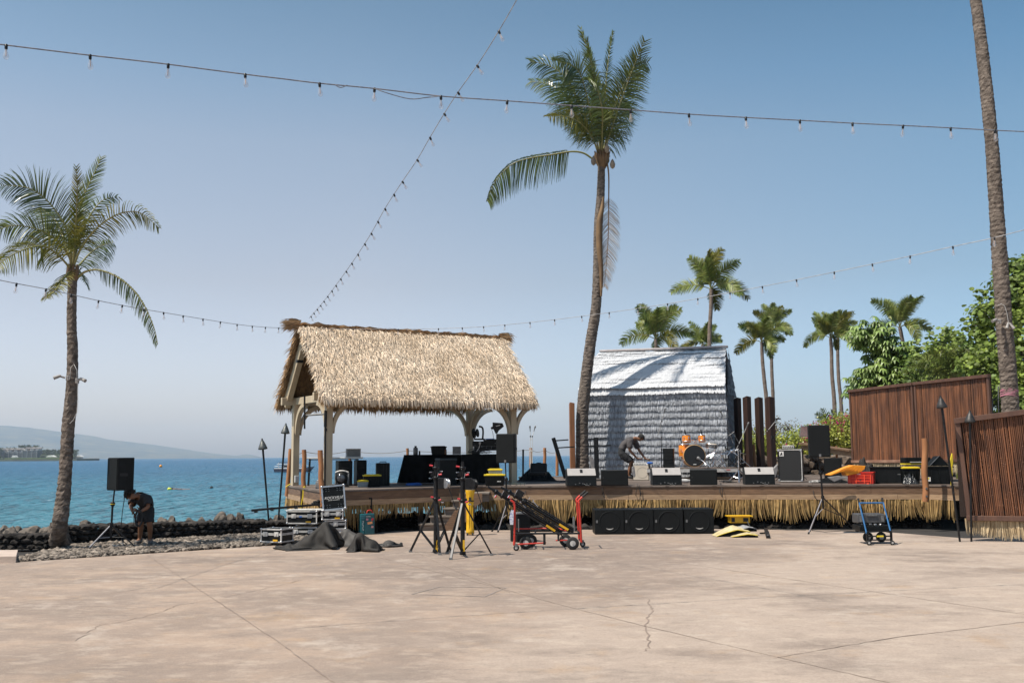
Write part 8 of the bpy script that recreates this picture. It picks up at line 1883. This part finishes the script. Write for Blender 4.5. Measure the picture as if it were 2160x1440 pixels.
def person(label, Pj, Y, hd, face, crown, shirt, shorts, shoes, hands, facing, cap):
    """Pj: joints as pixel x, y, depth offset"""
    def W(n): x, y, dy = Pj[n]; return at(x, y, Y + dy)
    foot = (W('anL') + W('anR')) / 2; t = thing('person', label, 'person', V((foot.x, foot.y, min(W('anL').z, W('anR').z) - .08)))
    J = {}; E = []
    def j(n, p, r1, r2=None): J[n] = (p, r1, r2 or r1)
    pel, wst, cst, nk = W('pel'), W('wst'), W('cst'), W('neck'); hc = W('head')
    j('pel', pel, .135, .115); j('wst', wst, .125, .10); j('cst', cst, .135, .11); j('neck', nk, .055); j('hd0', hc - V(crown).normalized() * .055 + V(face).normalized() * .01, .070, .072); j('hd1', hc + V(crown).normalized() * .025, .088, .09); j('hd2', hc + V(crown).normalized() * .075, .066, .068)
    j('chin', hc - V(crown).normalized() * .085 + V(face).normalized() * .055, .030); j('nose', hc - V(crown).normalized() * .015 + V(face).normalized() * .105, .013)
    sd = V(face).cross(V(crown)).normalized(); 
    j('earL', hc + sd * .086 - V(crown).normalized() * .01, .016); j('earR', hc - sd * .086 - V(crown).normalized() * .01, .016)
    E += [('pel', 'wst'), ('wst', 'cst'), ('cst', 'neck'), ('neck', 'hd0'), ('hd0', 'hd1'), ('hd1', 'hd2'), ('hd0', 'chin'), ('hd1', 'nose'), ('hd1', 'earL'), ('hd1', 'earR')]
    for s_ in 'LR':
        j('sh' + s_, W('sh' + s_), .062); j('el' + s_, W('el' + s_), .042); j('wr' + s_, W('wr' + s_), .028); j('fa' + s_, W('el' + s_).lerp(W('wr' + s_), .3), .042)
        E += [('cst', 'sh' + s_), ('sh' + s_, 'el' + s_), ('el' + s_, 'fa' + s_), ('fa' + s_, 'wr' + s_)]
        hp = W('hp' + s_); kn, an = W('kn' + s_), W('an' + s_); j('hp' + s_, hp, .092); j('th' + s_, hp.lerp(kn, .5), .078); j('kn' + s_, kn, .056); j('cf' + s_, kn.lerp(an, .32) + V((0, .015, 0)), .056); j('an' + s_, an, .036); j('ft' + s_, W('to' + s_), .030)
        E += [('pel', 'hp' + s_), ('hp' + s_, 'th' + s_), ('th' + s_, 'kn' + s_), ('kn' + s_, 'cf' + s_), ('cf' + s_, 'an' + s_), ('an' + s_, 'ft' + s_)]
        hand(J, E, W('wr' + s_), 'wr' + s_, *hands[s_])
    bo = skinned('body', J, E, skin, t, 3)
    me = bo.data; o0 = wloc(t); segs = [(a_, b_, V(J[a_][0]) - o0, V(J[b_][0]) - o0) for a_, b_ in E if len(a_) < 5 and len(b_) < 5]
    def region(p):
        best = (9, None, 0)
        for a_, b_, A_, B_ in segs:
            d = B_ - A_; u_ = max(0, min(1, (p - A_).dot(d) / d.length_squared)); q = (p - A_ - d * u_).length / ((J[a_][1] * (1 - u_) + J[b_][1] * u_) ** .5)
            if q < best[0]: best = (q, (a_, b_), u_)
        k, u_ = best[1], best[2]; s_ = k[1][:2]
        if k == ('pel', 'wst'): return 3 if u_ < .5 else 1
        if k == ('wst', 'cst') or (k == ('cst', 'neck') and u_ < .62) or (k[0] == 'cst' and s_ == 'sh') or (k[0][:2] == 'sh' and u_ < .80): return 1
        if k[0] == 'pel' or k[0][:2] == 'hp' or (k[0][:2] == 'th' and u_ < .86): return 2
        return 0
    reg = [region(v_.co) for v_ in me.vertices]
    for nm, ids, off, mt in (('shorts', (2, 3), .016, shorts), ('shirt', (1, 3), .024, shirt)):
        bb = MB(); mp = {}; vs = []
        for p in me.polygons:
            if all(reg[i] in ids for i in p.vertices):
                for i in p.vertices:
                    if i not in mp:
                        mp[i] = len(vs); v_ = me.vertices[i]; k = off + .014 * abs(noise.noise(v_.co * 7)) + .010 * noise.noise(v_.co * 16 + V((3, 1, 0)))
                        vs.append(v_.co + v_.normal * k + o0)
                bb.f.append(tuple(mp[i] for i in p.vertices)); bb.mi.append(0); bb.sm.append(True)
        bb.v = [tuple(v_) for v_ in vs]; o = bb.build(nm, mt, t); md = o.modifiers.new('hem', 'SOLIDIFY'); md.thickness = .012; md.offset = 1
    for s_ in 'LR':
        a_, b_ = W('an' + s_), W('to' + s_); dn = V((0, 0, -1)); d = (b_ - a_); d.z = 0; d = d.normalized(); zf = min(a_.z, b_.z)
        J4 = {'h': (a_ + V((0, 0, -.050)) - d * .05, .052, .044), 'm': (a_ + V((0, 0, -.045)) + d * .07, .054, .046), 't': (b_ + V((0, 0, -.010)) + d * .04, .046, .036), 'c': (a_ + V((0, 0, .02)), .056, .054)}
        skinned('shoe', J4, [('h', 'm'), ('m', 't'), ('h', 'c')], shoes, t, 2)
    f, u = V(face).normalized(), V(crown).normalized(); s2 = f.cross(u).normalized()
    b = MB()
    for sg in (-1, 1): b.rock(hc + f * .086 + u * .005 + s2 * sg * .033, (.013, .013, .008), 1, 0)
    b.build('eye', hair, t, smooth=True)
    b = MB(); b.tube([hc + f * .090 - u * .058 - s2 * .025, hc + f * .097 - u * .058, hc + f * .090 - u * .058 + s2 * .025], .006, 6); b.build('mouth', M('lip', (.22, .08, .06), rough=.5), t)
    if not cap:
        b = MB(); rr = random.Random(5)
        for k in range(420):
            a_, e_ = rr.uniform(0, 6.283), rr.uniform(-.35, 1.57)
            d = (f * math.cos(a_) * math.cos(e_) + s2 * math.sin(a_) * math.cos(e_) + u * math.sin(e_)).normalized()
            if d.dot(f) > .62 and d.dot(u) < .45: continue
            if d.dot(u) < -.15 and d.dot(f) > -.1: continue
            p = hc + d * .092 + u * .012; q = p + (d * .5 + u * -.4 + f * .2 + V((rr.uniform(-.5, .5), rr.uniform(-.5, .5), rr.uniform(-.5, .3)))).normalized() * rr.uniform(.03, .055)
            b.tube([p - d * .015, q], [.020, .008], 5)
        b.build('hair', hair, t)
    else:
        b = MB(); n_ = 14; rows = 6; vs = []
        for r_ in range(rows + 1):
            e_ = math.pi / 2 * r_ / rows
            for k in range(n_):
                a_ = 6.283 * k / n_; vs.append(hc + u * (.035 + .080 * math.sin(e_)) + (f * math.cos(a_) * 1.12 + s2 * math.sin(a_)) * .098 * math.cos(e_) ** .8)
        b.add(vs, [(r_ * n_ + k, r_ * n_ + (k + 1) % n_, (r_ + 1) * n_ + (k + 1) % n_, (r_ + 1) * n_ + k) for r_ in range(rows) for k in range(n_)], True); cp = b.build('cap', M('cap_black', (.022, .021, .021), rough=.85), t)
        b = MB(); vs = []
        for k in range(9):
            a_ = -1.1 + 2.2 * k / 8; e1 = f * math.cos(a_) * .105 + s2 * math.sin(a_) * .095; vs += [hc + u * .036 + e1, hc + u * (.030 - .012 * math.cos(a_)) + e1 + f * .085 * math.cos(a_ * .9)]
        b.add(vs, [(2 * k, 2 * k + 1, 2 * k + 3, 2 * k + 2) for k in range(8)]); b.add([v_ - u * .006 for v_ in vs], [(2 * k, 2 * k + 2, 2 * k + 3, 2 * k + 1) for k in range(8)]); b.build('brim', MATS['cap_black'], cp)
        b = MB()
        for k in range(90):
            a_ = ru(1.2, 5.1); d = f * math.cos(a_) + s2 * math.sin(a_); p = hc + d * .088 + u * ru(-.03, .035); b.tube([p, p - u * .03 + d * .006], [.012, .005], 4)
        b.build('hair', hair, t)
    return t
shg = M('tee_charcoal', (.075, .066, .066), (.055, .049, .051), 4, .9, bump=.3, bscale=10)
shb = M('tee_black', (.014, .013, .015), (.026, .024, .026), 4, .9, bump=.4, bscale=10)
srt = M('shorts_black', (.014, .014, .016), (.02, .02, .022), 4, .9, bump=.4, bscale=10)
YP = 20.3
P1_ = dict(pel=(311, 1071, .02), wst=(311, 1060, -.02), cst=(302, 1047, -.10), neck=(289, 1042, -.20), head=(276, 1042.5, -.26),
    shL=(311, 1050, -.22), elL=(313, 1069, -.30), wrL=(297, 1078, -.38), shR=(284, 1052, -.02), elR=(276, 1066, -.14), wrR=(279, 1077, -.30),
    hpL=(314, 1078, -.06), knL=(315.5, 1104, -.12), anL=(316.5, 1138, .0), toL=(317, 1144, -.16), hpR=(302, 1078, .06), knR=(297, 1104, -.06), anR=(294.5, 1137, .05), toR=(287, 1143, -.08))
person('man in dark shirt and black shorts stooping over a cable coil on the gravel', P1_, YP, .1, (-.35, -.55, -.75), (-.75, -.15, .62), shb, srt, M('shoe_grey', (.10, .09, .085), rough=.8),
       {'L': ((-.9, -.2, .25), (0, -.3, 1), .6), 'R': ((.55, -.2, -.75), (0, -1, .3), .7)}, 0, False)
b = MB(); random.seed(9); c = at(293, 1092, YP - .42)
for k in range(9):
    pts = [c + V((math.cos(a_) * ru(.055, .075), ru(-.03, .03), math.sin(a_) * ru(.14, .18) + .0)) for a_ in [i * .5 for i in range(14)]]; b.tube(smooth_pts(pts, 3), .009, 5)
b.tube(smooth_pts([c + V((0, 0, .15)), at(287, 1075, YP - .45), at(283, 1080, YP - .42), at(282, 1100, YP - .4), at(283, 1120, YP - .35)]), .005, 5)
tag(b.build('cable_coil', cable_m), 'bundle of black cable hanging from the hands of the stooping man', 'cable')
YQ = 30.1
P2 = dict(pel=(1308, 951, 0), wst=(1313, 940, 0), cst=(1326, 928, 0), neck=(1341, 923, 0), head=(1352, 922.5, 0),
    shL=(1329, 930.5, -.19), elL=(1327.5, 948, -.24), wrL=(1344, 966.5, -.18), shR=(1338, 930, .18), elR=(1348, 949, .20), wrR=(1361, 967, .10),
    hpL=(1310, 957, -.10), knL=(1331, 974.5, -.12), anL=(1325, 1002.5, -.10), toL=(1333, 1007.5, -.12), hpR=(1311, 957, .10), knR=(1335, 973, .10), anR=(1328, 1000.5, .14), toR=(1336, 1005, .12))
person('man in charcoal tee and black cap bending over the grey amplifier on the stage', P2, YQ, .1, (.62, -.12, -.62), (.55, 0, .75), shg, srt, M('shoe_black', (.015, .015, .016), rough=.6),
       {'L': ((.95, -.1, -.05), (0, -1, .2), .4), 'R': ((.9, -.1, -.22), (0, -1, .2), .5)}, 0, True)
# swimmer far off
c = water_pt(371, 1031.5); t = thing('person', 'snorkeller swimming face down beside the yellow tow float', 'person', c)
d = V((1, .1, 0)); J = {'pel': (c + d * .45 + V((0, 0, .0)), .13, .08), 'cst': (c + V((0, 0, .03)), .15, .09), 'neck': (c - d * .25 + V((0, 0, .03)), .05), 'hd': (c - d * .38 + V((0, 0, .05)), .10), 'shL': (c - d * .1 + V((0, -.18, 0)), .05), 'elL': (c - d * .35 + V((0, -.28, -.05)), .04), 'kn': (c + d * .9 + V((0, -.1, -.03)), .06), 'ft': (c + d * 1.35 + V((0, -.12, 0)), .035), 'kn2': (c + d * .9 + V((0, .1, -.03)), .06), 'ft2': (c + d * 1.35 + V((0, .12, .02)), .035)}
skinned('body', J, [('pel', 'cst'), ('cst', 'neck'), ('neck', 'hd'), ('cst', 'shL'), ('shL', 'elL'), ('pel', 'kn'), ('kn', 'ft'), ('pel', 'kn2'), ('kn2', 'ft2')], skin, t)
b = MB(); b.rock(c - d * .38 + V((0, 0, .07)), (.115, .11, .10), 1, .1); b.build('hair', hair, t)
# ------------------------------------------------------------------ festoon strings
gl = glassm; wirem = M('festoon_wire', (.10, .11, .15), (.22, .21, .22), 30, .5); wirel = M('festoon_wire_pale', (.42, .41, .40), (.20, .20, .22), 9, .6)
fil = M('filament', (.45, .25, .14), rough=.5)
bulb_src = {}
def bulb_mesh(s_, pale):
    k = (round(s_, 3), pale)
    if k in bulb_src: return bulb_src[k]
    t = MB(); t.lathe((0, 0, -.045 * s_), [(.013 * s_, 0), (.016 * s_, .01 * s_), (.016 * s_, .05 * s_), (.010 * s_, .055 * s_)], 8); so_ = t.build('socket', blkm, loc=(0, 0, 0))
    t = MB(); t.lathe((0, 0, -.045 * s_), [(.004 * s_, -.110 * s_), (.020 * s_, -.104 * s_), (.029 * s_, -.085 * s_), (.028 * s_, -.068 * s_), (.018 * s_, -.030 * s_), (.012 * s_, 0)], 10); g_ = t.build('bulb', gl, loc=(0, 0, 0))
    t = MB(); t.tube([(0, 0, -.05 * s_), (0, 0, -.12 * s_)], .004 * s_, 5); f_ = t.build('filament', fil, loc=(0, 0, 0))
    bulb_src[k] = (so_.data, g_.data, f_.data)
    for o in (so_, g_, f_): bpy.data.objects.remove(o)
    return bulb_src[k]
def festoon(label, ctrl, bulbs, mat, rad, s_=1.0, tilt=0.0, second=None):
    """ctrl: (px, py, Y) points of the wire; bulbs: pixel x (or y when negative index) list"""
    P = [at(x, y, Yv) for x, y, Yv in ctrl]; S = smooth_pts(P, 8); t = thing('string_lights', label, 'string lights', S[0], 'festoon lights strung over the plaza')
    b = MB(); b.tube(S, rad, 6); b.build('wire', mat, t)
    if second: 
        for q in second: b = MB(); b.tube(smooth_pts([at(x, y, Yv) for x, y, Yv in q]), rad * .8, 5); b.build('slack_wire', wirem, t)
    o0 = wloc(t); Sm = bulb_mesh(s_, 0)
    def proj(p):
        d = p - V((0, 0, CAMZ)); return 1080 + FPX * d.dot(Rt) / d.dot(Fw), 720 - FPX * d.dot(Up) / d.dot(Fw)
    pr = [proj(p) for p in S]
    for bx, by in bulbs:
        k = min(range(len(S) - 1), key=lambda i: (pr[i][0] - bx) ** 2 + (pr[i][1] - by) ** 2); k2 = k + 1 if k == 0 or (k + 1 < len(S) and (pr[k + 1][0] - bx) ** 2 + (pr[k + 1][1] - by) ** 2 < (pr[k - 1][0] - bx) ** 2 + (pr[k - 1][1] - by) ** 2) else k - 1
        ex, ey = pr[k2][0] - pr[k][0], pr[k2][1] - pr[k][1]; f = max(0, min(1, ((bx - pr[k][0]) * ex + (by - pr[k][1]) * ey) / (ex * ex + ey * ey))); p = S[k].lerp(S[k2], f)
        rot = (ru(-.12, .12), tilt + ru(-.12, .12), 0)
        g_ = bpy.data.objects.new('bulb', Sm[1]); col.objects.link(g_); g_.parent = t; g_.location = p - o0; g_.rotation_euler = rot
        so_ = bpy.data.objects.new('socket', Sm[0]); col.objects.link(so_); so_.parent = g_
        f_ = bpy.data.objects.new('filament', Sm[2]); col.objects.link(f_); f_.parent = g_
    return t
c1 = [(-60, 87), (0, 94), (90, 105), (190, 117), (270, 126), (355, 136), (517, 157), (600, 167), (674, 176), (790, 187), (930, 203), (1070, 213), (1205, 223), (1330, 232), (1453, 241), (1573, 248), (1687, 254), (1798, 260), (1905, 265), (2005, 270), (2098, 275), (2230, 281)]
def dep(x, a_, b_): return a_ + (b_ - a_) * (x + 60) / 2290
festoon('long string of clear bulbs crossing the whole sky from left to right', [(x, y, dep(x, 9.0, 12.8)) for x, y in c1], [(13, 96), (190, 117), (355, 136), (517, 157), (674, 176), (790, 187), (930, 203), (1070, 213), (1205, 223), (1330, 232), (1453, 241), (1573, 248), (1687, 254), (1798, 260), (1905, 265), (2005, 270), (2098, 275)], wirem, .0068, .95,
        second=[[(790, 187, 10.4), (818, 197, 10.4), (865, 209, 10.5), (900, 206, 10.6), (930, 203, 10.6)], [(705, 178, 10.2), (718, 185, 10.2), (732, 180, 10.3)]])
c2 = [(1130, -70, 10.2), (1090, 0, 10.9), (1052, 66, 11.5), (1010, 133, 12.2), (966, 195, 12.9), (937, 240, 13.5), (907, 290, 14.2), (880, 337, 14.9), (848, 384, 15.7), (812, 440, 16.8), (783, 492, 18.0), (755, 536, 19.3), (730, 572, 20.5), (700, 613, 22.2), (675, 645, 24.0), (652, 671, 25.6)]
b2 = [(1052, 66), (1006, 138), (966, 195), (937, 240), (907, 290), (880, 337), (849, 383), (831, 410), (812, 440), (797, 467), (783, 492), (769, 514), (755, 536), (742, 555), (730, 572), (719, 588), (709, 602), (700, 613), (691, 625), (683, 635), (676, 644), (669, 652), (662, 660), (656, 667)]
festoon('string of clear bulbs running from the top of the view down to the pavilion ridge', c2, b2, wirel, .0058, .95, tilt=-.45)
c3 = [(-60, 580, 12.5), (0, 591, 13.2), (35, 598, 13.7), (100, 610, 14.6), (150, 621, 15.4), (208, 634, 16.3), (280, 648, 17.6), (345, 659, 18.9), (430, 673, 20.6), (500, 684, 22.3), (560, 690, 24.0), (612, 692, 25.3)]
festoon('sagging string of clear bulbs passing behind the left palm to the pavilion', c3, [(35, 598), (97, 610), (150, 621), (208, 634), (258, 644), (303, 652), (345, 659), (386, 666), (428, 673), (465, 679), (500, 684), (532, 687), (560, 690), (588, 691)], wirel, .006, .95)
c4 = [(612, 692, 25.2), (760, 694, 25.5), (870, 694, 25.6), (980, 691, 25.2), (1065, 685, 24.6), (1170, 674, 23.8), (1285, 659, 22.8), (1400, 642, 21.8), (1540, 617, 20.4), (1680, 590, 19.0), (1840, 557, 17.6), (1920, 540, 16.9), (2010, 520, 16.0), (2090, 503, 15.4), (2160, 485, 14.8), (2230, 468, 14.2)]
festoon('rising string of clear bulbs from the pavilion to the upper right past the palms', c4, [(700, 693), (745, 694), (840, 695), (925, 694), (975, 691), (1020, 689), (1065, 685), (1118, 680), (1170, 674), (1227, 667), (1285, 659), (1345, 650), (1408, 640), (1472, 629), (1540, 617), (1608, 604), (1680, 590), (1760, 574), (1840, 557), (1920, 540), (2010, 520), (2098, 501)], wirel, .006, .95)
# ------------------------------------------------------------------ sea haze
mb = MB(); mb.box((0, 4800, 150), (17400, 9990, 306))
hz = mb.build('haze', None, loc=(0, 0, 0)); hz.data.materials.clear()
hm = bpy.data.materials.new('haze'); hm.use_nodes = True; n = hm.node_tree; n.nodes.clear()
o_ = n.nodes.new('ShaderNodeOutputMaterial'); pv = n.nodes.new('ShaderNodeVolumePrincipled'); pv.inputs['Density'].default_value = 0.00010; pv.inputs['Color'].default_value = (.72, .85, 1.0, 1)
pv.inputs['Anisotropy'].default_value = 0.0
n.links.new(pv.outputs[0], o_.inputs['Volume']); hz.data.materials.append(hm)
hz['kind'] = 'stuff'
